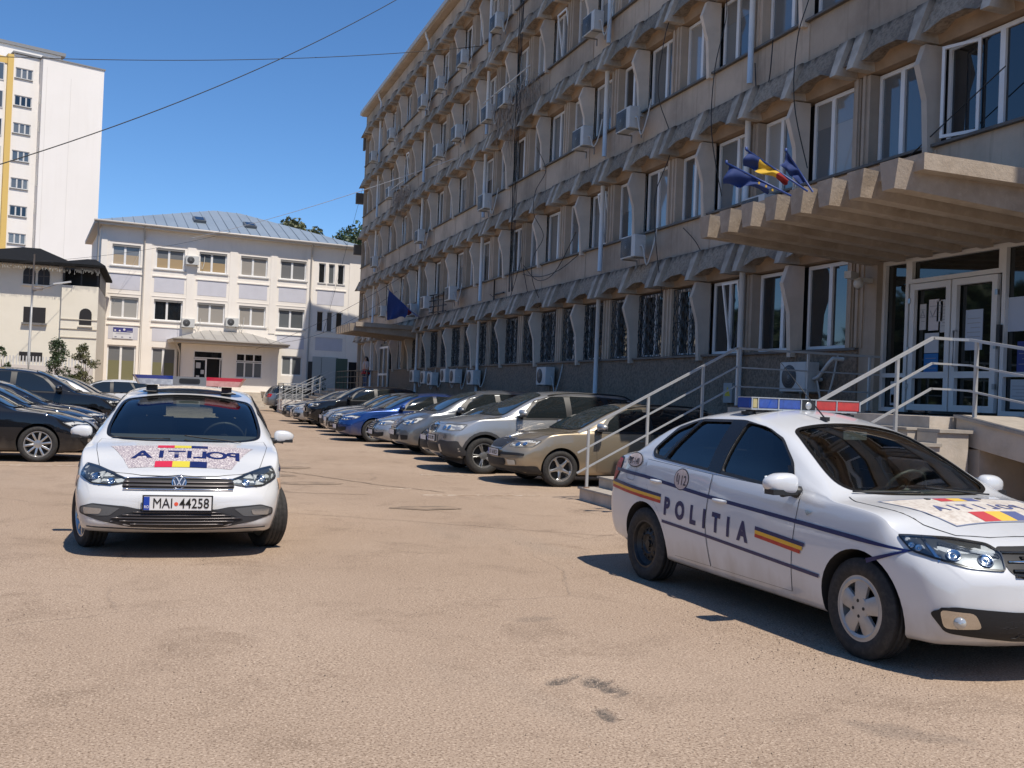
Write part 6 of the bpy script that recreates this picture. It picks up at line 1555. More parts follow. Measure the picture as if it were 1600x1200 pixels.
    for r0 in range(4):
        for c0 in range(-11, 12):
            y, z = c0*.052+(.026 if r0 % 2 else 0), .292+r0*.034
            if abs(y) > .46+r0*.05: continue
            pts = [B.snap((4, y+.027*math.cos(a), z+.016*math.sin(a)), (-1, 0, 0))[0]+Vector((.006, 0, 0)) for a in [k*math.pi/3 for k in range(7)]]
            tube(bm, pts, .0035, 4, cap=False)
    link('intake_mesh', bm, black, parent=car)
    for sd in (1, -1):
        q, n = B.near((.60, .66*sd, .365)); bm = newbm(); lathe(bm, [(.035, 0), (.03, .018), (.0005, .026)], 16, axis='z'); mq = n.to_track_quat('Z', 'Y').to_matrix().to_4x4(); mq.translation = q+n*.012; bm.transform(mq)
        link('fog_lamp_bulb', bm, mat('fog_glass', (.5, .5, .48), .05, .5), parent=car, smooth=True)
    pl = plate(car, B, .848, .50, ('MAI', '44259') if False else None)
    # ---- livery on both sides
    def side(nm, poly, m, off=.0072):
        for ax in 'LR': link(nm, patch(B, poly, ax, off, .09), m, parent=car)
    side('stripe', strip([(-3.30, .905), (-2.64, .885), (-1.66, .815), (-.62, .765), (0, .735), (.36, .715), (.08, .615)], .028), NAVY)
    side('stripe', strip([(-2.31, .545), (-1.66, .515), (-.62, .455), (-.36, .44)], .024), NAVY)
    for m, dz in ((NAVY, 0), (YEL, -.026), (RED, -.051)):
        side('stripe', strip([(-3.32+abs(dz)*.8, .80+dz), (-2.85, .775+dz), (-2.34, .75+dz)], .026), m)
        side('stripe', strip([(-1.04, .66+dz), (-.50-abs(dz)*.8, .62+dz)], .026), m)
    for ch, x in zip('POLITIA', (-2.22, -2.02, -1.82, -1.62, -1.50+.03, -1.30, -1.13)):
        for ax in ('L', 'R'):
            fl = ax == 'R'
    xs = [-2.24, -2.04, -1.85, -1.69, -1.53, -1.37, -1.19]; zs = [.665, .655, .643, .634, .624, .615, .607]
    for ax in ('L', 'R'):
        # facing -Y the car's right side reads tail -> nose; left side reads nose -> tail
        word = 'POLITIA'
        for i in range(7):
            k = i if ax == 'R' else 6-i
            me = decal_text(B, word[i], ax, (xs[k], zs[k]), .19, ang=-.05, bold=.010, sx=.86, off=.0075, flip=(ax == 'L'))
            link('lettering', me, NAVY, parent=car)
    for ax in ('L', 'R'):
        fl = ax == 'L'
        for (cx, cz, a, b, t, ts) in ((-2.86, 1.01, .150, .064, 'BT-140', .078), (-2.06, .91, .108, .088, '112', .11)):
            link('badge', patch(B, ell(cx, cz, a, b), ax, .0068, .05), mat('badge_rim', (.03, .02, .02), .5), parent=car)
            link('badge', patch(B, ell(cx, cz, a-.008, b-.008), ax, .0082, .05), mat('badge_face', (.62, .50, .45), .5, noise=[(30, (.45, .36, .3), .6, .4, .6)]), parent=car)
            link('lettering', decal_text(B, t, ax, (cx+(.012 if t == '112' else 0)*(1 if fl else 1), cz-.012), ts, bold=.001, sx=.8, off=.0095, flip=fl), mat('badge_text', (.03, .02, .03), .5), parent=car)
        me = patch(B, strip([(-2.115, .955), (-2.125, .93), (-2.12, .90), (-2.11, .885)], .012), ax, .0095, .03); link('badge', me, mat('badge_text'), parent=car)
        link('fuel_flap', patch(B, ring_poly(rnd([(-2.80, .975), (-2.97, .98), (-2.98, .84), (-2.83, .83)], .03), -.004), ax, .0062, .06, [rnd([(-2.80, .975), (-2.97, .98), (-2.98, .84), (-2.83, .83)], .03)]), mat('flap_line', (.2, .2, .2), .6), parent=car) if ax == 'R' else None
    # hood sign: faded reflective sheet, mirrored word
    hs = [(.36, .44), (.36, -.44), (-.12, -.60), (-.12, .60)]
    link('hood_sticker', patch(B, hs, 'T', .0068, .08), CREAM, parent=car)
    link('hood_sticker', patch(B, ring_poly(hs, -.008), 'T', .0074, .1, [ring_poly(hs, .004)]), mat('sticker_edge', (.16, .19, .28), .5), parent=car)
    # the word is mirrored so that it reads in a driver's mirror
    for k, ch in enumerate('POLITIA'):
        me = text_mesh(ch, .17, .004, .85); bm = newbm(); bm.from_mesh(me)
        for v in bm.verts:
            a, b = v.co.x, v.co.y
            lat = -.33+.11*k+a*.95; fwd = .10+b*.85
            # viewed from the front: image right = car left (+y); mirrored => text runs to image left
            q, n = B.snap((fwd*-1+.22, -lat*1.0, 4), (0, 0, -1)); v.co = q+n*.0095
        for f in bm.faces:
            f.normal_update()
            if f.normal.z < 0: f.normal_flip()
        link('lettering', bm, mat('decal_navy_faded', (.10, .12, .26), .45), parent=car)
    for i, m in enumerate((mat('decal_red_faded', (.50, .06, .07), .45), mat('decal_yellow_faded', (.72, .47, .08), .45), mat('decal_navy_faded'))):
        y0 = -.20+.135*i
        link('hood_sticker', patch(B, [(.35, y0), (.35, y0+.135), (.21, y0+.135), (.21, y0)], 'T', .0085, .08), m, parent=car)
        y0 = -.17+.115*i
        link('hood_sticker', patch(B, [(-.03, y0), (-.03, y0+.115), (-.11, y0+.115), (-.11, y0)], 'T', .0085, .08), m, parent=car)
    # ---- interior
    interior(car, S, -.55, -1.45, .36)
    # ---- light bar on the roof
    light_bar(car, B, -1.70, 1.43, 'seg', 1.08)
    # roof antenna
    q, n = B.snap((-1.24, -.12, 4), (0, 0, -1)); bm = newbm(); box(bm, q+Vector((0, 0, .015)), (.07, .035, .03)); tube(bm, [q+Vector((0, 0, .02)), q+Vector((-.20, -.05, .22)), q+Vector((-.42, -.12, .46))], [.006, .0035, .002], 6); link('antenna', bm, black, parent=car)
    # hood washer nozzles
    for y in (.22, -.22):
        q, n = B.snap((-.10, y, 4), (0, 0, -1)); bm = newbm(); box(bm, q+n*.006, (.03, .03, .014)); link('washer_nozzle', bm, black, parent=car)
    bm = newbm(); q, n = B.snap((4, -.56, .56), (-1, 0, 0))
    return car
def interior(car, S, xd, xs, yw):
    """dashboard, steering wheel, seats"""
    d = mat('cabin_plastic', (.045, .045, .045), .75); f = mat('seat_fabric', (.07, .07, .075), .9)
    W2 = S['W']/2
    bm = newbm(); prism(bm, [(-.30, .94), (-.42, .985), (xd-.10, .97), (xd-.22, .90), (xd-.20, .70), (-.30, .70)], 'y', -W2+.14, W2-.14); link('dashboard', bm, d, parent=car)
    bm = newbm()
    c = Vector((xd-.36, yw, .93)); rot = Matrix.Rotation(R(-62), 3, 'Y')
    pts = [c+rot @ Vector((math.cos(a)*.185, math.sin(a)*.185, 0)) for a in [2*math.pi*k/24 for k in range(25)]]
    tube(bm, pts, .015, 8, cap=False)
    for a in (0.1, math.pi-.1, -math.pi/2):
        tube(bm, [c, c+rot @ Vector((math.sin(a)*0+math.cos(a)*.18 if False else math.cos(a+math.pi/2)*.18, math.sin(a+math.pi/2)*.18, 0))], .014, 6)
    tube(bm, [c+rot @ Vector((0, 0, .02)), c+rot @ Vector((0, 0, -.25))], .05, 10)
    link('steering_wheel', bm, mat('wheel_rubber', (.03, .03, .03), .55), parent=car)
    for y in (-yw, yw):
        bm = newbm(); box(bm, (xs+.12, y, .50), (.5, .48, .16)); box(bm, (xs-.18, y, .82), (.13, .46, .60), rot=Matrix.Rotation(R(-12), 3, 'Y')); box(bm, (xs-.26, y, 1.22), (.08, .24, .17), rot=Matrix.Rotation(R(-8), 3, 'Y'))
        bmesh.ops.bevel(bm, geom=bm.edges[:], offset=.03, segments=2, affect='EDGES'); link('front_seat', bm, f, parent=car)
    bm = newbm(); box(bm, (xs-.85, 0, .50), (.5, 1.2, .16)); box(bm, (xs-1.12, 0, .80), (.14, 1.25, .55), rot=Matrix.Rotation(R(-15), 3, 'Y'))
    for y in (-.38, .38): box(bm, (xs-1.2, y, 1.13), (.07, .22, .12))
    bmesh.ops.bevel(bm, geom=bm.edges[:], offset=.025, segments=2, affect='EDGES'); link('rear_seat', bm, f, parent=car)
    bm = newbm(); wx = min(p[0] for p in S['ws']); box(bm, (wx+.12, 0, S['zmir'] if 'zmir' in S else 1.335), (.02, .22, .06)); link('inner_mirror', bm, mat('mirror_inner', (.10, .11, .12), .3), parent=car)
def light_bar(car, B, x, zr, kind, w=1.28):
    """roof bar: blue half on the car's right, speaker, red half on its left"""
    al = mat('bar_aluminium', (.50, .50, .50), .4, .6); dk = BLK()
    if kind == 'seg':
        bm = newbm(); boxr(bm, -.08, .08, -w/2+.02, w/2-.02, -.046, -.034); boxr(bm, -.09, .09, -w/2+.01, w/2-.01, .046, .053)
        o = link('light_bar', bm, al, parent=car, loc=(x, 0, zr+.115))
        y = -w/2; kk = w/1.28
        for L, m in ((.025, mat('lens_edge_blue', (.008, .05, .28), .3)), (.07, mat('lens_yellowed', (.40, .33, .15), .3, coat=.5)), (.23, mat('lens_blue', (.008, .055, .32), .25, coat=.6, noise=[(18, (.005, .03, .2), .6, .4, .6)])), (.26, MATS['lens_blue']), (.17, mat('speaker_black', (.02, .02, .02), .5)), (.25, mat('lens_red', (.45, .008, .012), .25, coat=.6, noise=[(18, (.28, .006, .01), .6, .4, .6)])), (.28, MATS['lens_red'])):
            L *= kk*1.0
            bm = newbm(); boxr(bm, -.085, .085, y+.005, y+L-.005, -.034, .046); bmesh.ops.bevel(bm, geom=bm.edges[:], offset=.006, segments=2, affect='EDGES')
            if m.name.startswith('lens'):
                pass
            link('bar_lens' if m.name.startswith('lens') else 'bar_speaker', bm, m, parent=o)
            bm = newbm(); boxr(bm, -.088, .088, y+L-.005, y+L+.005, -.034, .046); link('bar_divider', bm, al, parent=o)
            if m.name.startswith('speaker'):
                bm = newbm(); lathe(bm, [(.03, .084), (.028, .090), (.012, .087), (.0005, .092)], 16, axis='x', c=(0, y+L/2, 0)); link('bar_lamp', bm, al, parent=o)
            y += L
        feet = (-.42, .42)
    else:
        bm = newbm(); pl = [(.13, -.16), (.13, .16), (-.13, .16), (-.13, -.16)]; prism(bm, pl, 'z', -.045, .045)
        o = link('light_bar', bm, mat('bar_grey', (.22, .22, .22), .45, .3), parent=car, loc=(x, 0, zr+.115))
        bm = newbm(); prism(bm, rnd([(-.10, -.026), (.10, -.026), (.10, .026), (-.10, .026)], .02), 'x', .128, .134); link('bar_speaker', bm, mat('speaker_black', (.01, .01, .01), .5), parent=o)
        for k in range(4):
            bm = newbm(); boxr(bm, .132, .138, -.085, .085, -.016+.011*k-.003, -.016+.011*k+.001); link('speaker_slot', bm, mat('speaker_dark', (.05, .05, .05), .4), parent=o)
        for sg, m1, m2 in ((-1, mat('lens_blue_top', (.015, .04, .22), .25, coat=1), mat('lens_clear_grey', (.36, .38, .42), .25, coat=1, noise=[(16, (.6, .62, .64), .6, .45, .6)])), (1, mat('lens_red_top', (.50, .02, .05), .25, coat=1), mat('lens_faded_red', (.62, .33, .30), .3, coat=1, noise=[(16, (.5, .2, .18), .6, .45, .6)]))):
            for (z0, z1, k0, k1, m) in ((.012, .048, .94, 1.0, m1), (-.045, .012, .86, .94, m2)):
                bm = newbm(); rg = []
                for z, k in ((z0, k0), ((z0+z1)/2, (k0+k1)/2+.01), (z1, k1)):
                    ye = .16+(w/2-.16)*k
                    o2 = [(.13, .16), (.13, ye-.12), (.10, ye-.03), (.03, ye), (-.03, ye), (-.10, ye-.03), (-.13, ye-.12), (-.13, .16)]
                    rg.append([bm.verts.new((a, sg*b, z)) for a, b in o2])
                for A_, B_ in zip(rg[:-1], rg[1:]):
                    for i in range(8): bm.faces.new((A_[i], A_[(i+1) % 8], B_[(i+1) % 8], B_[i]))
                bm.faces.new(rg[0]); bm.faces.new(rg[-1]); bmesh.ops.recalc_face_normals(bm, faces=bm.faces[:])
                link('bar_lens', bm, m, parent=o, smooth=True, ang=30)
        feet = (-.36, .36)
    for sy in feet:
        bm = newbm(); prism(bm, [(-.06, -.05), (.06, -.05), (.10, -.118), (-.10, -.118)], 'y', sy-.05, sy+.05); bm2 = bm
        link('bar_foot', bm2, dk, parent=o)
    if kind == 'seg': bm = newbm(); boxr(bm, -.05, .05, -.52, .52, -.085, -.060); link('bar_rail', bm, dk, parent=o)
    return o
def polo():
    white = paint('police_white_clean', (.62, .62, .61), dirt=.05); black = BLK()
    S = dict(key='polo', FO=.81, WB=2.47, RO=.692, W=1.70, Rt=.30, Rr=.205, ra=.335, az=.31, ww=.19, fplan=.24, fpow=3.2, rplan=.14, zc=.56, tum=.31, dsh=.03, bulge=.04, paint=white, cab=(-2.9, -.36), zmir=1.27,
        top=[(.81, .60), (.77, .68), (.66, .735), (.45, .80), (.2, .86), (-.05, .91), (-.2, .94), (-.45, 1.06), (-.8, 1.222), (-1.05, 1.318), (-1.25, 1.368), (-1.6, 1.425), (-2.0, 1.455), (-2.5, 1.435), (-2.8, 1.38), (-2.92, 1.32), (-3.05, 1.14), (-3.12, 1.0), (-3.162, .85)],
        belt=[(.81, .56), (.6, .69), (.3, .79), (0, .86), (-.4, .90), (-1, .91), (-2, .93), (-2.8, .96), (-3.16, .80)],
        plan=[(.81, .79), (.5, .83), (0, .85), (-2.4, .85), (-2.8, .835), (-3.16, .78)],
        low=[(.81, .215), (.4, .19), (0, .19), (-2.5, .21), (-3.16, .28)],
        crown=[(.81, .03), (.2, .045), (-.3, .04), (-.6, .05), (-1.0, .06), (-1.6, .075), (-2.6, .07), (-3.16, .05)],
        fprof=[(.15, -.13), (.22, -.05), (.30, 0), (.42, 0), (.52, -.015), (.60, -.05), (.68, -.09), (.78, -.17), (1.2, -.3)],
        rprof=[(.25, -.08), (.4, 0), (.6, 0), (.8, -.03), (1.0, -.06), (1.3, -.13)],
        ws=sym([(-.17, 0), (-.19, .3), (-.26, .55), (-.33, .665), (-.50, .675), (-.8, .645), (-1.08, .60), (-1.16, .56), (-1.185, .25), (-1.19, 0)]),
        rw=sym([(-2.86, 0), (-2.86, .45), (-2.92, .52), (-3.03, .52), (-3.05, 0)]),
        win=[rnd([(-.70, .94), (-1.45, .95), (-1.42, 1.345), (-1.20, 1.33), (-.95, 1.21), (-.80, 1.1)], .03), rnd([(-1.60, .955), (-2.25, .97), (-2.28, 1.10), (-2.15, 1.345), (-1.58, 1.355)], .03), rnd([(-2.34, .98), (-2.6, 1.02), (-2.5, 1.24), (-2.25, 1.31)], .03)],
        dlo=[rnd([(-.62, .925), (-1.5, .935), (-2.65, .99), (-2.55, 1.29), (-2.15, 1.37), (-1.55, 1.38), (-1.16, 1.36), (-.9, 1.22), (-.76, 1.1)], .03)],
        door=[[(-.55, .89), (-.58, .7), (-.62, .28), (-1.50, .28), (-1.53, .6), (-1.51, .92)], [(-1.53, .92), (-1.55, .6), (-1.52, .28), (-1.98, .28), (-2.08, .42), (-2.2, .58), (-2.38, .68), (-2.44, .94)]],
        handle=[(-1.38, .79), (-2.26, .82)],
        hood=sym([(.665, 0), (.64, .30), (.56, .50), (.40, .64), (.1, .70), (-.15, .725), (-.28, .70), (-.20, .5), (-.12, .25), (-.10, 0)]),
        lamps=[('headlight', dict(kind='head', v=(1, .45), r=.02, g=.04, pts=[(.36, .79, .757), (.50, .70, .738), (.64, .56, .70), (.71, .425, .66), (.71, .42, .625), (.66, .50, .605), (.58, .66, .61), (.42, .79, .665)], bowls=[(.56, .66, .675, .045), (.66, .53, .64, .036)], bars=[[(.60, .615, .715), (.62, .60, .60)], [(.66, .51, .607), (.57, .64, .612)]])),
               ('tail_light', dict(v=(-1, .7), pts=[(-2.85, .84, .9), (-3.1, .66, .95), (-3.1, .64, .78), (-2.9, .82, .75)], r=.02, mat=mat('tail_red'), off=.006)),
               ('fog_light', dict(v=(1, .4), g=.04, pts=[(.60, .70, .425), (.70, .56, .42), (.70, .58, .375), (.62, .70, .370)], r=.015, mat=mat('fog_clear', (.38, .37, .36), .12, .6, coat=1), off=.010)),
               ('side_marker', dict(v=(.2, 1), pts=[(.40, .82, .66), (.28, .84, .655), (.27, .84, .56), (.42, .82, .56)], r=.01, mat=mat('decal_faded_orange', (.62, .42, .28), .5), off=.006))],
        front=[('lower_intake', rnd(symf([(0, .425), (.30, .425), (.40, .445), (.66, .46), (.76, .425), (.76, .37), (.60, .32), (.36, .275), (0, .268)]), .02), mat('plastic_grey_dark', (.035, .035, .037), .5), .004, False),
               ('lower_intake', rnd(symf([(0, .418), (.28, .418), (.44, .37), (.52, .335), (.34, .285), (0, .278)]), .012), mat('intake_black'), .007, False),
               ('fog_recess', rnd([(.44, .43), (.66, .45), (.745, .42), (.745, .38), (.62, .36), (.52, .365)], .015), mat('recess_grey', (.10, .10, .10), .5), .007, True),
               ('grille', rnd(symf([(0, .695), (.42, .665), (.44, .60), (.42, .585), (0, .58)]), .01), mat('intake_black'), .004, False),
               ('plate_recess', rnd(symf([(0, .545), (.30, .545), (.30, .42), (0, .42)]), .02), white, .003, False),
               ('tow_cover', ring_poly(rnd([(-.40, .545), (-.465, .545), (-.465, .485), (-.40, .485)], .008), 0), mat('flap_line'), .0045, False)],
        mirror=(-.50, .945), mirror_sc=.80, wheel='ten', steer=R(20), wip=.52)
    S['front'] = S['front'][:-1]
    car, B = build_car(S, 'white police hatchback facing the camera with mirrored lettering on its hood', (.245, 9.98, 0), -math.pi/2-R(3.0), hero=True, name='police_car', cat='police car')
    car.scale = (1.04, 1.06, 1.03)
    # grille slats
    for z, m, r in ((.668, CHR(), .006), (.640, mat('slat_grey', (.10, .09, .09), .3, .5), .010), (.612, MATS['slat_grey'], .010), (.585, CHR(), .007)):
        bm = newbm(); pts = []
        for y in np.linspace(-.43, .43, 17):
            q, n = B.snap((4, y, z), (-1, 0, 0)); pts.append(q+Vector((.014, 0, (.012 if z > .66 else 0)*(1-(y/.43)**2))))
        tube(bm, pts, r, 6); link('grille_slat', bm, m, parent=car)
    for k, z in enumerate((.300, .325, .350, .375, .400)):
        yy = (.36, .44, .50, .42, .34)[k]; bm = newbm(); pts = [B.snap((4, y, z), (-1, 0, 0))[0]+Vector((.014, 0, 0)) for y in np.linspace(-yy, yy, 15)]
        tube(bm, pts, .0055, 6); link('intake_slat', bm, mat('slat_grey'), parent=car)
    # bumper chin shadow line, drawn as a thin black tube
    bm = newbm(); pts = [B.snap((4, y, .250+.02*abs(y)), (-1, 0, 0))[0]+Vector((.004, 0, 0)) for y in np.linspace(-.70, .70, 21)]
    tube(bm, pts, .006, 5); link('chin_shadow_line', bm, black, parent=car)
    # round emblem with two stacked letters built as strokes
    q, n = B.snap((4, 0, .64), (-1, 0, 0)); bm = newbm(); lathe(bm, [(.058, 0), (.060, .010), (.054, .016), (.049, .010)], 32, axis='x'); em = link('emblem', bm, CHR(), parent=car, loc=q+Vector((.018, 0, 0)), smooth=True); em.rotation_euler = (0, R(-14), 0)
    bm = newbm(); lathe(bm, [(.051, .006), (.0005, .008)], 28, axis='x'); link('emblem_disc', bm, mat('emblem_blue', (.08, .11, .16), .25, .5), parent=em)
    def strokes(pts, w=.0085):
        bm = newbm(); pl = strip(pts, w); prism(bm, pl, 'x', .007, .015); link('emblem_stroke', bm, mat('emblem_silver', (.62, .62, .62), .35, .5), parent=em)
    strokes([(-.022, .044), (0, .004), (.022, .044)]); strokes([(-.044, .020), (-.022, -.040), (0, .002), (.022, -.040), (.044, .020)])
    plate(car, B, .838, .478, ('MAI', '44258'))
    # hood sticker: mosaic-cracked reflective sheet
    crk = mat('sticker_cracked', (.40, .36, .35), .45)
    n = crk.node_tree.nodes; l = crk.node_tree.links; vo = n.new('ShaderNodeTexVoronoi'); vo.feature = 'DISTANCE_TO_EDGE'; vo.inputs['Scale'].default_value = 42
    tc = n.new('ShaderNodeTexCoord'); l.new(tc.outputs['Object'], vo.inputs['Vector']); mr = n.new('ShaderNodeMapRange'); mr.inputs[1].default_value = .02; mr.inputs[2].default_value = .12
    mx = n.new('ShaderNodeMix'); mx.data_type = 'RGBA'; mx.inputs[6].default_value = (.68, .62, .58, 1); mx.inputs[7].default_value = (.30, .25, .27, 1)
    l.new(vo.outputs['Distance'], mr.inputs[0]); l.new(mr.outputs[0], mx.inputs[0]); l.new(mx.outputs[2], n['Principled BSDF'].inputs['Base Color'])
    hs = [(.50, .41), (.50, -.41), (.30, -.47), (.10, -.555), (.0, -.60), (.0, .60), (.10, .555), (.30, .47)]
    link('hood_sticker', patch(B, hs, 'T', .0068, .08), crk, parent=car)
    for k, ch in enumerate('POLITIA'):
        me = text_mesh(ch, .21, .006, 1.1); bm = newbm(); bm.from_mesh(me)
        for v in bm.verts:
            a, b = v.co.x, v.co.y; lat = (-.43, -.285, -.155, -.06, .045, .17, .325)[k]+a
            q, nn = B.snap((.245-b, -lat, 4), (0, 0, -1)); v.co = q+nn*.0095
        for f in bm.faces:
            f.normal_update()
            if f.normal.z < 0: f.normal_flip()
        link('lettering', bm, NAVY, parent=car)
    rd, ye, nv = mat('decal_red2', (.55, .02, .05), .4), mat('decal_yellow2', (.62, .52, .04), .4), NAVY
    for i, m in enumerate((rd, ye, nv)):
        y0 = -.21+.14*i; link('hood_sticker', patch(B, [(.505, y0), (.505, y0+.14), (.38, y0+.14), (.38, y0)], 'T', .0088, .08), m, parent=car)
        y0 = -.21+.14*i; link('hood_sticker', patch(B, [(.08, y0), (.08, y0+.14), (.0, y0+.14), (.0, y0)], 'T', .0088, .08), m, parent=car)
    link('roof_sticker', patch(B, ell(-1.55, 0, .25, .46, 30), 'T', .004, .1), mat('roof_sticker', (.60, .52, .42), .7, noise=[(25, (.4, .33, .25), .9, .45, .6)]), parent=car)
    for ax in 'LR':
        link('stripe', patch(B, strip([(.22, .72), (.1, .73), (-.5, .76), (-2.4, .82)], .03), ax, .0062, .08), NAVY, parent=car)
    interior(car, S, -.50, -1.35, .35)
    light_bar(car, B, -1.36, 1.385, 'aero', 1.10)
    return car
def tmpl(kind, H=None, L=None, W=None):
    """side templates; x forward from the front axle"""
    if kind == 'estate':      # compact liftback/estate saloon nose (4.57 m)
        return dict(FO=.92, WB=2.58, RO=1.07, W=1.77, Rt=.316, Rr=.215, ra=.35, fplan=.30, rplan=.16, zc=.58, tum=.40,
        top=[(.92, .66), (.86, .72), (.72, .79), (.45, .86), (.1, .92), (-.15, .955), (-.30, .98), (-.6, 1.14), (-.9, 1.29), (-1.15, 1.385), (-1.4, 1.435), (-1.9, 1.47), (-2.6, 1.455), (-3.1, 1.40), (-3.35, 1.33), (-3.5, 1.12), (-3.58, .98), (-3.65, .85)],
        belt=[(.92, .6), (.6, .75), (.3, .84), (0, .89), (-.5, .92), (-1.5, .94), (-3.0, .98), (-3.65, .82)],
        plan=[(.92, .82), (.5, .87), (0, .885), (-2.7, .885), (-3.2, .86), (-3.65, .80)], low=[(.92, .22), (.4, .20), (0, .2), (-2.6, .21), (-3.65, .28)],
        crown=[(.92, .03), (.2, .045), (-.3, .045), (-.7, .055), (-1.2, .065), (-1.8, .08), (-3.0, .075), (-3.65, .05)],
        fprof=[(.15, -.14), (.24, -.06), (.33, -.01), (.45, 0), (.55, -.01), (.66, -.045), (.76, -.10), (.86, -.2), (1.2, -.3)], rprof=[(.25, -.08), (.4, 0), (.6, 0), (.8, -.02), (1.0, -.06), (1.4, -.16)],
        ws=sym([(-.25, 0), (-.27, .3), (-.34, .55), (-.43, .68), (-.65, .65), (-.95, .58), (-1.22, .52), (-1.26, .4), (-1.28, 0)]), rw=sym([(-3.28, 0), (-3.30, .5), (-3.44, .55), (-3.52, .5), (-3.53, 0)]),
        win=[rnd([(-.80, .96), (-1.62, .975), (-1.60, 1.375), (-1.35, 1.36), (-1.08, 1.25), (-.92, 1.14)], .03), rnd([(-1.74, .98), (-2.52, .99), (-2.50, 1.10), (-2.30, 1.385), (-1.73, 1.385)], .03), rnd([(-2.62, 1.0), (-3.10, 1.03), (-3.02, 1.24), (-2.85, 1.33), (-2.42, 1.375)], .04)],
        dlo=[rnd([(-.70, .945), (-1.68, .955), (-3.16, 1.0), (-3.06, 1.27), (-2.87, 1.36), (-2.3, 1.41), (-1.6, 1.405), (-1.32, 1.385), (-1.02, 1.25), (-.85, 1.12)], .03)],
        door=[[(-.60, .90), (-.64, .7), (-.68, .27), (-1.66, .27), (-1.70, .6), (-1.68, .935)], [(-1.70, .935), (-1.72, .6), (-1.68, .27), (-2.15, .27), (-2.25, .42), (-2.38, .62), (-2.55, .72), (-2.58, .96)]],
        handle=[(-1.54, .80), (-2.42, .82)], hood=sym([(.80, 0), (.76, .30), (.66, .50), (.48, .62), (.1, .70), (-.2, .73), (-.35, .71), (-.27, .5), (-.19, .25), (-.17, 0)]),
        mirror=(-.68, .98), headpts=[(.34, .84, .775), (.62, .66, .79), (.76, .47, .765), (.81, .45, .665), (.70, .62, .655), (.48, .80, .665)], headb=[(.70, .60, .715, .05), (.60, .70, .72, .045)])
    if kind == 'sedan':       # large saloon (4.9 m)
        return dict(FO=.96, WB=2.80, RO=1.10, W=1.85, Rt=.325, Rr=.23, ra=.36, fplan=.34, rplan=.20, zc=.58, tum=.42,
        top=[(.96, .63), (.90, .69), (.75, .76), (.45, .83), (.1, .89), (-.2, .93), (-.38, .955), (-.7, 1.11), (-1.0, 1.25), (-1.3, 1.36), (-1.55, 1.41), (-2.0, 1.445), (-2.5, 1.425), (-2.9, 1.33), (-3.2, 1.19), (-3.4, 1.08), (-3.5, 1.04), (-3.75, 1.02), (-3.86, .90)],
        belt=[(.96, .57), (.6, .71), (.3, .80), (0, .86), (-.5, .895), (-1.5, .915), (-3.0, .955), (-3.5, .96), (-3.86, .86)],
        plan=[(.96, .84), (.5, .90), (0, .925), (-2.8, .925), (-3.3, .90), (-3.86, .84)], low=[(.96, .19), (.4, .18), (0, .19), (-2.8, .2), (-3.86, .28)],
        crown=[(.96, .03), (.2, .05), (-.3, .05), (-.8, .055), (-1.3, .065), (-2.0, .08), (-3.0, .06), (-3.86, .04)],
        fprof=[(.15, -.12), (.24, -.04), (.33, 0), (.45, 0), (.55, -.02), (.64, -.05), (.72, -.10), (.82, -.2), (1.2, -.3)], rprof=[(.25, -.08), (.4, 0), (.6, 0), (.8, -.02), (1.05, -.08), (1.4, -.16)],
        ws=sym([(-.33, 0), (-.36, .3), (-.45, .58), (-.54, .71), (-.75, .68), (-1.05, .61), (-1.35, .55), (-1.40, .4), (-1.42, 0)]), rw=sym([(-2.80, 0), (-2.82, .5), (-3.15, .58), (-3.36, .58), (-3.42, .3), (-3.43, 0)]),
        win=[rnd([(-.92, .94), (-1.80, .95), (-1.78, 1.345), (-1.52, 1.335), (-1.22, 1.22), (-1.05, 1.11)], .03), rnd([(-1.90, .955), (-2.62, .97), (-2.68, 1.05), (-2.42, 1.325), (-1.89, 1.35)], .03), rnd([(-2.74, .985), (-2.98, 1.02), (-2.80, 1.18), (-2.56, 1.29)], .03)],
        dlo=[rnd([(-.82, .925), (-1.85, .935), (-3.04, .99), (-2.84, 1.21), (-2.45, 1.35), (-1.85, 1.375), (-1.5, 1.36), (-1.16, 1.23), (-.98, 1.09)], .03)],
        door=[[(-.72, .88), (-.76, .7), (-.80, .26), (-1.83, .26), (-1.87, .6), (-1.85, .92)], [(-1.87, .92), (-1.89, .6), (-1.85, .26), (-2.36, .26), (-2.46, .42), (-2.62, .62), (-2.78, .75), (-2.80, .945)]],
        handle=[(-1.70, .80), (-2.62, .83)], hood=sym([(.82, 0), (.78, .30), (.70, .50), (.50, .64), (.1, .74), (-.25, .77), (-.43, .74), (-.35, .5), (-.26, .25), (-.24, 0)]),
        mirror=(-.78, .95), headpts=[(.40, .87, .715), (.66, .70, .735), (.82, .52, .725), (.88, .44, .70), (.89, .45, .60), (.74, .66, .60), (.52, .83, .645)], headb=[(.76, .63, .665, .045), (.84, .52, .655, .04)])
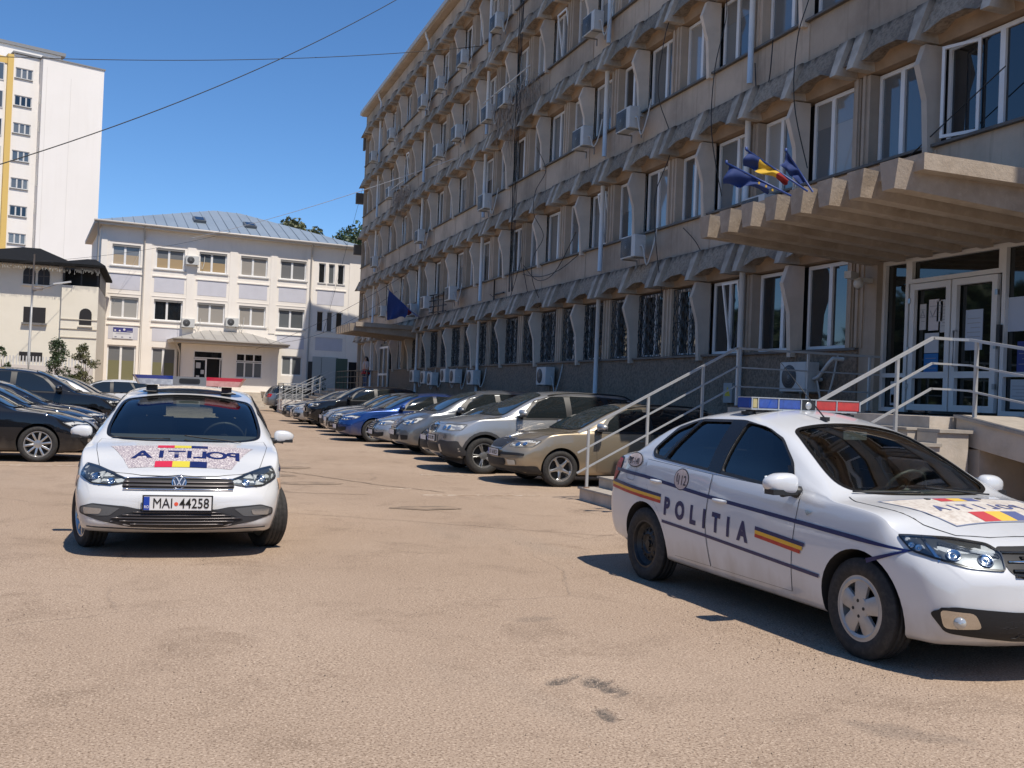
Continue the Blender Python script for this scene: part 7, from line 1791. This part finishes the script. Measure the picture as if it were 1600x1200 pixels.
    if kind == 'suv':
        return dict(FO=.80, WB=2.78, RO=.99, W=1.86, Rt=.355, Rr=.235, ra=.40, fplan=.28, rplan=.16, zc=.70, tum=.30,
        top=[(.80, .86), (.76, .93), (.64, .985), (.4, 1.03), (.1, 1.075), (-.15, 1.105), (-.32, 1.13), (-.6, 1.29), (-.9, 1.45), (-1.15, 1.56), (-1.4, 1.61), (-1.9, 1.645), (-2.8, 1.635), (-3.2, 1.585), (-3.42, 1.50), (-3.62, 1.25), (-3.70, 1.1), (-3.77, .98)],
        belt=[(.80, .80), (.5, .94), (.3, .99), (0, 1.03), (-.5, 1.06), (-1.5, 1.08), (-3.0, 1.11), (-3.77, .96)],
        plan=[(.80, .86), (.45, .91), (0, .93), (-2.8, .93), (-3.3, .91), (-3.77, .85)], low=[(.80, .30), (.4, .25), (0, .27), (-2.8, .28), (-3.77, .38)],
        crown=[(.80, .03), (.2, .045), (-.3, .05), (-.7, .055), (-1.2, .065), (-1.8, .08), (-3.0, .075), (-3.77, .05)],
        fprof=[(.2, -.18), (.32, -.08), (.42, -.02), (.55, 0), (.72, 0), (.84, -.025), (.95, -.08), (1.05, -.18), (1.4, -.3)], rprof=[(.35, -.08), (.5, 0), (.7, 0), (.95, -.02), (1.15, -.06), (1.6, -.18)],
        ws=sym([(-.27, 0), (-.29, .3), (-.36, .58), (-.45, .73), (-.65, .71), (-.95, .64), (-1.22, .585), (-1.26, .4), (-1.28, 0)]), rw=sym([(-3.36, 0), (-3.38, .5), (-3.48, .58), (-3.62, .55), (-3.63, 0)]),
        win=[rnd([(-.82, 1.10), (-1.68, 1.115), (-1.66, 1.53), (-1.40, 1.52), (-1.10, 1.41), (-.95, 1.28)], .03), rnd([(-1.80, 1.12), (-2.62, 1.13), (-2.60, 1.25), (-2.45, 1.53), (-1.79, 1.54)], .03), rnd([(-2.74, 1.14), (-3.35, 1.17), (-3.25, 1.38), (-3.10, 1.47), (-2.58, 1.52)], .04)],
        dlo=[rnd([(-.72, 1.08), (-1.74, 1.095), (-3.42, 1.15), (-3.31, 1.40), (-3.13, 1.50), (-2.4, 1.56), (-1.7, 1.56), (-1.36, 1.54), (-1.04, 1.42), (-.88, 1.27)], .03)],
        door=[[(-.62, 1.04), (-.66, .8), (-.70, .34), (-1.72, .34), (-1.76, .7), (-1.74, 1.08)], [(-1.76, 1.08), (-1.78, .7), (-1.74, .34), (-2.28, .34), (-2.38, .52), (-2.55, .74), (-2.70, .84), (-2.72, 1.10)]],
        handle=[(-1.60, .95), (-2.54, .97)], hood=sym([(.70, 0), (.66, .30), (.58, .52), (.42, .66), (.1, .74), (-.2, .78), (-.38, .76), (-.29, .5), (-.20, .25), (-.18, 0)]),
        mirror=(-.70, 1.13), headpts=[(.36, .88, .93), (.58, .70, .935), (.70, .50, .925), (.74, .46, .83), (.64, .66, .805), (.44, .85, .82)], headb=[(.64, .64, .87, .05), (.70, .52, .87, .045)])
    if kind == 'hatch':       # tall compact
        return dict(FO=.80, WB=2.70, RO=.77, W=1.78, Rt=.315, Rr=.22, ra=.35, fplan=.30, rplan=.14, zc=.62, tum=.34,
        top=[(.80, .70), (.74, .79), (.60, .88), (.35, .95), (.1, 1.0), (-.1, 1.035), (-.4, 1.20), (-.7, 1.36), (-1.0, 1.47), (-1.3, 1.53), (-1.8, 1.57), (-2.5, 1.56), (-2.95, 1.50), (-3.15, 1.42), (-3.3, 1.20), (-3.40, 1.0), (-3.47, .85)],
        belt=[(.80, .62), (.5, .80), (.2, .89), (0, .93), (-.5, .97), (-1.5, 1.0), (-3.0, 1.04), (-3.47, .82)],
        plan=[(.80, .82), (.45, .87), (0, .89), (-2.7, .89), (-3.1, .87), (-3.47, .80)], low=[(.80, .23), (.4, .21), (0, .22), (-2.7, .23), (-3.47, .3)],
        crown=[(.80, .03), (.2, .045), (-.3, .05), (-.7, .055), (-1.2, .065), (-1.8, .08), (-3.0, .07), (-3.47, .05)],
        fprof=[(.15, -.14), (.24, -.06), (.33, -.01), (.45, 0), (.55, -.01), (.66, -.045), (.76, -.11), (.88, -.2), (1.2, -.3)], rprof=[(.25, -.08), (.4, 0), (.6, 0), (.85, -.02), (1.1, -.07), (1.5, -.18)],
        ws=sym([(-.05, 0), (-.08, .3), (-.16, .56), (-.25, .69), (-.48, .67), (-.8, .61), (-1.08, .56), (-1.13, .4), (-1.15, 0)]), rw=sym([(-3.10, 0), (-3.12, .5), (-3.20, .56), (-3.33, .52), (-3.34, 0)]),
        win=[rnd([(-.72, 1.0), (-1.56, 1.02), (-1.54, 1.46), (-1.26, 1.45), (-.98, 1.34), (-.84, 1.2)], .03), rnd([(-1.68, 1.025), (-2.46, 1.04), (-2.44, 1.2), (-2.34, 1.455), (-1.67, 1.47)], .03), rnd([(-2.56, 1.05), (-2.98, 1.08), (-2.92, 1.28), (-2.80, 1.39), (-2.44, 1.44)], .04)],
        dlo=[rnd([(-.50, .965), (-1.62, 1.0), (-3.05, 1.06), (-2.97, 1.31), (-2.82, 1.42), (-2.3, 1.485), (-1.6, 1.49), (-1.22, 1.475), (-.92, 1.36), (-.72, 1.2)], .03)],
        door=[[(-.56, .95), (-.60, .7), (-.64, .29), (-1.60, .29), (-1.64, .6), (-1.62, .985)], [(-1.64, .985), (-1.66, .6), (-1.62, .29), (-2.20, .29), (-2.32, .45), (-2.45, .65), (-2.60, .75), (-2.62, 1.01)]],
        handle=[(-1.48, .86), (-2.44, .88)], hood=sym([(.70, 0), (.66, .30), (.54, .50), (.38, .62), (.1, .70), (-.1, .72), (-.2, .70), (-.10, .5), (-.0, .25), (.02, 0)]),
        mirror=(-.60, 1.02), headpts=[(.28, .86, .86), (.50, .72, .87), (.66, .52, .82), (.72, .48, .70), (.60, .66, .68), (.40, .82, .74)], headb=[(.60, .64, .77, .055), (.50, .74, .79, .045)])
def parked(kind, label, nose_xy, heading, col, key, wheel='ten', sc=(1, 1, 1), front='generic', plate_txt=None, group=None, mirror_mat=None, rails=False, hl='clear', hero=False, **kw):
    """nose_xy: ground point under the nose centre; heading: angle of the car's forward direction"""
    S = tmpl(kind); S.update(key=key, paint=col, wheel=wheel, ww=.21, dsh=.03, bulge=.04, cab=(-3, -.4)); S.update(kw)
    if rails: S['rails'] = (-1.35, -2.95, .58) if kind != 'suv' else (-1.35, -3.2, .66)
    if mirror_mat: S['mirror_mat'] = mirror_mat
    ib, ch, bk = mat('intake_black', (.008, .008, .009), .6), CHR(), BLK()
    lamps = [('headlight', dict(kind='head', v=(1, .75), r=.025, g=.06, pts=S['headpts'], bowls=S['headb'])),
             ('tail_light', dict(v=(-1, .8), pts=[(-S['WB']-S['RO']+.28, S['W']/2-.02, S['belt'][-2][1]-.04), (-S['WB']-S['RO']+.06, S['W']/2-.22, S['belt'][-2][1]-.03), (-S['WB']-S['RO']+.02, S['W']/2-.20, S['belt'][-2][1]-.24), (-S['WB']-S['RO']+.22, S['W']/2-.02, S['belt'][-2][1]-.22)], r=.02, g=.08, mat=mat('tail_red', (.34, .010, .012), .35, 0, .25), off=.006))]
    F, Wd = [], S['W']/2
    z0 = {'suv': .17, 'hatch': .06}.get(kind, 0)
    if front == 'octavia':
        F += [('grille', rnd(symf([(0, .785), (.30, .775), (.36, .755), (.27, .625), (0, .615)]), .015), mat('grille_mesh_dark', (.025, .025, .026), .55), .005, False),
              ('grille_frame', ring_poly(rnd(symf([(0, .80), (.31, .79), (.385, .765), (.285, .61), (0, .60)]), .015), 0), SIL(), .003, False),
              ('bumper_strip', rnd([(.30, .555), (.72, .56), (.80, .55), (.80, .515), (.72, .515), (.30, .505)], .01), bk, .008, True),
              ('bumper_strip', rnd(symf([(0, .50), (.30, .505), (.30, .49), (0, .485)]), .005), bk, .008, False),
              ('lower_intake', rnd(symf([(0, .45), (.42, .45), (.46, .40), (.44, .335), (0, .32)]), .02), ib, .005, False),
              ('fog_light', rnd([(.50, .435), (.68, .435), (.70, .36), (.54, .35)], .02), mat('fog_white', (.55, .54, .46), .15, .3, coat=1), .008, True),
              ('front_lip', rnd(symf([(0, .325), (.60, .33), (.84, .35), (.82, .22), (0, .20)]), .02), bk, .006, False)]
    elif front == 'bmw':
        F += [('grille', rnd([(.035, .895), (.20, .895), (.235, .86), (.20, .775), (.06, .765), (.03, .80)], .03), ib, .009, True),
              ('grille_frame', rnd([(.015, .915), (.21, .915), (.26, .87), (.22, .755), (.05, .745), (.012, .79)], .03), CHR(), .006, True),
              ('lower_bumper', rnd(symf([(0, .56), (.30, .56), (.46, .62), (.70, .60), (.86, .62), (.88, .36), (.70, .28), (0, .27)]), .03), mat('plastic_grey', (.045, .045, .046), .6), .005, False),
              ('bumper_centre', rnd(symf([(0, .70), (.34, .70), (.34, .58), (0, .58)]), .02), col, .010, False),
              ('lower_intake', rnd(symf([(0, .53), (.34, .53), (.38, .42), (0, .41)]), .02), ib, .010, False),
              ('skid_plate', rnd(symf([(0, .39), (.42, .39), (.38, .29), (0, .28)]), .02), SIL(), .010, False),
              ('skid_plate', rnd([(.40, .53), (.47, .54), (.50, .40), (.43, .39)], .01), SIL(), .010, True),
              ('fog_light', ell(.60, .69, .045, .045, 14), mat('fog_clear', (.38, .37, .36), .12, .6, coat=1), .010, True)]
        S['side'] = [('arch_moulding', ring_arc(0, S['Rt']+.005, .40, .455), mat('plastic_grey'), .007), ('arch_moulding', ring_arc(-S['WB'], S['Rt']+.005, .40, .455), mat('plastic_grey'), .007), ('sill_moulding', [(-.43, .44), (-2.35, .44), (-2.35, .33), (-.43, .33)], mat('plastic_grey'), .007)]
    elif front == 'audi':
        g_ = rnd(symf([(0, .74), (.30, .735), (.335, .71), (.30, .52), (.22, .30), (0, .295)]), .03)
        F += [('grille', g_, ib, .005, False), ('grille_frame', g_, SIL(), .009, False),
              ('lower_intake', rnd([(.42, .44), (.78, .46), (.82, .42), (.74, .30), (.44, .29)], .02), ib, .006, True), ('fog_light', rnd([(.52, .42), (.70, .425), (.70, .36), (.54, .355)], .01), mat('fog_clear'), .010, True)]
    elif front == 'passat':
        F += [('grille', rnd(symf([(0, .72), (.30, .71), (.38, .69), (.34, .58), (.26, .45), (0, .44)]), .03), CHR(), .006, False),
              ('grille_insert', rnd(symf([(0, .70), (.28, .69), (.34, .67), (.31, .59), (.23, .465), (0, .455)]), .03), ib, .008, False),
              ('lower_intake', rnd(symf([(0, .40), (.50, .40), (.74, .42), (.72, .32), (.50, .28), (0, .275)]), .02), ib, .006, False)]
    elif front == 'merc':
        F += [('grille', rnd(symf([(0, .80+z0*0), (.30, .79), (.36, .76), (.28, .60), (0, .585)]), .03), mat('slat_grey', (.10, .09, .09), .3, .5), .006, False),
              ('lower_intake', rnd(symf([(0, .45), (.46, .45), (.40, .33), (0, .32)]), .02), ib, .006, False), ('lower_intake', rnd([(.54, .45), (.76, .45), (.74, .35), (.56, .34)], .02), ib, .006, True)]
    else:
        F += [('grille', rnd(symf([(0, .73+z0), (.32, .72+z0), (.38, .69+z0), (.34, .60+z0), (0, .59+z0)]), .02), ib, .006, False),
              ('lower_intake', rnd(symf([(0, .46+z0*.8), (.50, .46+z0*.8), (.56, .36+z0*.7), (.50, .29+z0*.7), (0, .28+z0*.7)]), .02), ib, .006, False),
              ('fog_light', rnd([(.62, .43+z0), (.74, .44+z0), (.74, .37+z0), (.64, .36+z0)], .015), mat('fog_clear', (.38, .37, .36), .12, .6, coat=1), .008, True)]
    S['front'] = F; S['lamps'] = lamps
    ch_, sh = math.cos(heading), math.sin(heading)
    loc = (nose_xy[0]-ch_*S['FO']*sc[0], nose_xy[1]-sh*S['FO']*sc[0], 0)
    car, B = build_car(S, label, loc, heading, group=group)
    car.scale = sc
    # grille details
    if front in ('merc', 'audi', 'passat'):
        zs = {'merc': (.63, .67, .71, .75), 'audi': (.33, .39, .45, .60, .65, .70), 'passat': (.50, .55, .60, .65)}[front]
        for z in zs:
            bm = newbm(); hw = .26 if front != 'audi' else (.20 if z < .5 else .27)
            tube(bm, [B.snap((4, y, z), (-1, 0, 0))[0]+Vector((.012, 0, 0)) for y in np.linspace(-hw, hw, 9)], .009 if front != 'audi' else .006, 5); link('grille_slat', bm, CHR() if front != 'audi' else mat('slat_grey', (.10, .09, .09), .3, .5), parent=car)
    if front == 'audi':
        for k in range(4):
            q, n = B.snap((4, -.085+.057*k, .665), (-1, 0, 0)); bm = newbm(); t = [q+Vector((.018, .038*math.cos(a), .038*math.sin(a))) for a in [2*math.pi*j/16 for j in range(17)]]; tube(bm, t, .005, 5, cap=False); link('emblem', bm, ch, parent=car)
    if front == 'octavia':
        for z in (.655, .685, .715, .745):
            hw = .24+(z-.65)*.4; bm = newbm(); tube(bm, [B.snap((4, y, z), (-1, 0, 0))[0]+Vector((.010, 0, 0)) for y in np.linspace(-hw, hw, 9)], .006, 5); link('grille_slat', bm, bk, parent=car)
        q, n = B.snap((4, 0, .785), (-1, 0, 0)); bm = newbm(); lathe(bm, [(.042, 0), (.040, .012), (.0005, .016)], 20, axis='x'); link('emblem', bm, ch, parent=car, loc=q, smooth=True)
    if front == 'bmw':
        for s_ in (1, -1):
            for k in range(6):
                y = s_*(.06+.027*k); a = B.snap((4, y, .785), (-1, 0, 0))[0]; b = B.snap((4, y, .885), (-1, 0, 0))[0]; bm = newbm(); tube(bm, [a+Vector((.014, 0, 0)), b+Vector((.014, 0, 0))], .006, 5); link('grille_slat', bm, SIL(), parent=car)
        q, n = B.snap((4, 0, .945), (-1, 0, 0)); bm = newbm(); lathe(bm, [(.040, 0), (.038, .010), (.0005, .012)], 20, axis='z'); o = link('emblem', bm, mat('emblem_blue', (.08, .11, .16), .25, .5), parent=car, loc=q, smooth=True)
    if front in ('passat', 'merc', 'generic'):
        zz = {'passat': .68, 'merc': .72, 'generic': .66+z0}[front]; q, n = B.snap((4, 0, zz), (-1, 0, 0)); bm = newbm(); lathe(bm, [(.055, .012), (.052, .022), (.042, .022), (.040, .014), (.0005, .014)], 20, axis='x'); link('emblem', bm, ch, parent=car, loc=q, smooth=True)
    zp = {'octavia': .535, 'bmw': .64, 'audi': .53, 'passat': .40, 'merc': .50, 'generic': .52+z0}[front]
    q, n = B.snap((4, 0, zp), (-1, 0, 0)); plate(car, B, q.x+.016, zp, plate_txt)
    return car
def ring_arc(x, z, r0, r1, n=14):
    a = [(math.pi*k/n-.15+.3*k/n*1.0) for k in range(n+1)]; a = [-.18+(math.pi+.36)*k/n for k in range(n+1)]
    return [(x+r1*math.cos(t), z+r1*math.sin(t)) for t in a]+[(x+r0*math.cos(t), z+r0*math.sin(t)) for t in a[::-1]]
PI = math.pi
logan(); polo()
GR_, GL_ = 'cars parked along the concrete block', 'cars parked on the left side'
sil, sil2 = paint('silver', (.44, .44, .43), .6), paint('silver_cool', (.38, .40, .42), .6); beige = paint('champagne', (.36, .295, .205), .55)
dkg, blk, blu = paint('dark_grey', (.055, .062, .075), .5), paint('black', (.004, .005, .008), 0.), paint('blue', (.010, .045, .19), .45)
gry, wht, navy = paint('grey', (.17, .18, .19), .55), paint('white', (.62, .62, .61), 0.), paint('navy', (.006, .010, .022), .2)
def row(kind, label, x, y, col, key, wh, fr, sc=(1, 1, 1), hd=PI, **kw): return parked(kind, label, (x, y), hd, col, key, wh, sc, fr, group=GR_ if hd > 2 else GL_, **kw)
row('estate', 'beige estate car with roof bars and star wheels, nearest in the right row', 5.58, 16.75, beige, 'r1', 'star', 'octavia', plate_txt='BT 16 BCD', rails=True, mirror_mat=sil)
row('suv', 'silver off-roader with kidney grille and dark plastic wheel arches', 5.12, 19.25, sil, 'r2', 'double', 'bmw', rails=True, plate_txt='BT 07 ZMR')
row('hatch', 'small dark hatchback squeezed between the off-roader and the grey people carrier', 5.62, 21.9, dkg, 'r3', 'seven', 'generic', sc=(.92, .92, .90))
row('hatch', 'dark grey compact people carrier with slatted chrome grille and pale side', 5.45, 24.3, gry, 'r4', 'ten', 'merc', sc=(1.02, 1, 1.04))
row('sedan', 'silver saloon with clear headlights left of the grey people carrier', 5.45, 26.9, sil2, 'r5', 'ten', 'passat')
row('sedan', 'bright blue saloon in the right row', 4.95, 29.7, blu, 'r6', 'seven', 'passat', sc=(1, 1, 1.03))
row('sedan', 'dark grey saloon just beyond the blue one', 5.1, 32.6, gry, 'r7', 'ten', 'audi')
row('sedan', 'pale grey saloon with glinting windscreen, third beyond the blue one', 5.35, 35.2, sil2, 'r8', 'ten', 'generic')
row('suv', 'black off-roader standing taller than its neighbours in the right row', 5.2, 38.3, blk, 'r9', 'double', 'generic')
row('sedan', 'silver-grey saloon with bright headlights near the far end of the right row', 5.15, 41.8, sil2, 'r10', 'ten', 'audi')
row('sedan', 'dark saloon last in the right row before the low ramp wall', 5.1, 44.4, dkg, 'r11', 'ten', 'generic')
row('sedan', 'black saloon with silver ten-spoke wheels at the left edge', -1.02, 20.6, blk, 'l1', 'ten', 'audi', hd=0.)
row('sedan', 'second black saloon from the camera in the left row', -1.05, 23.0, navy, 'l2', 'ten', 'generic', hd=0.)
row('sedan', 'dark navy saloon with yellowed headlight, third in the left row', -1.0, 25.5, navy, 'l3', 'ten', 'passat', hd=0.)
row('suv', 'large black off-roader rising above the left row', -.75, 28.4, blk, 'l4', 'double', 'generic', hd=0., sc=(1.04, 1, 1.05))
row('hatch', 'white compact car beyond the large black off-roader', -.7, 31.4, wht, 'l5', 'seven', 'generic', hd=0., sc=(1.02, 1, 1.04))
row('sedan', 'dark silver-grey car with sloping bonnet beyond the white compact', -.55, 34.6, gry, 'l6', 'ten', 'generic', hd=0., sc=(1, 1, 1.08))
row('hatch', 'black car half hidden beyond the grey one in the left row', -.9, 37.6, blk, 'l7', 'ten', 'generic', hd=0.)
parked('estate', 'white estate car seen from its rear quarter at the far end of the left row', (-4.3, 43.0), PI, wht, 'l8', 'ten', (1, 1, 1.03), 'generic', group=GL_)
parked('suv', 'grey off-roader with its tail towards us behind the pale railings', (10.2, 60.8), 0.05, gry, 'f1', 'double', (.95, .95, .95), 'generic')
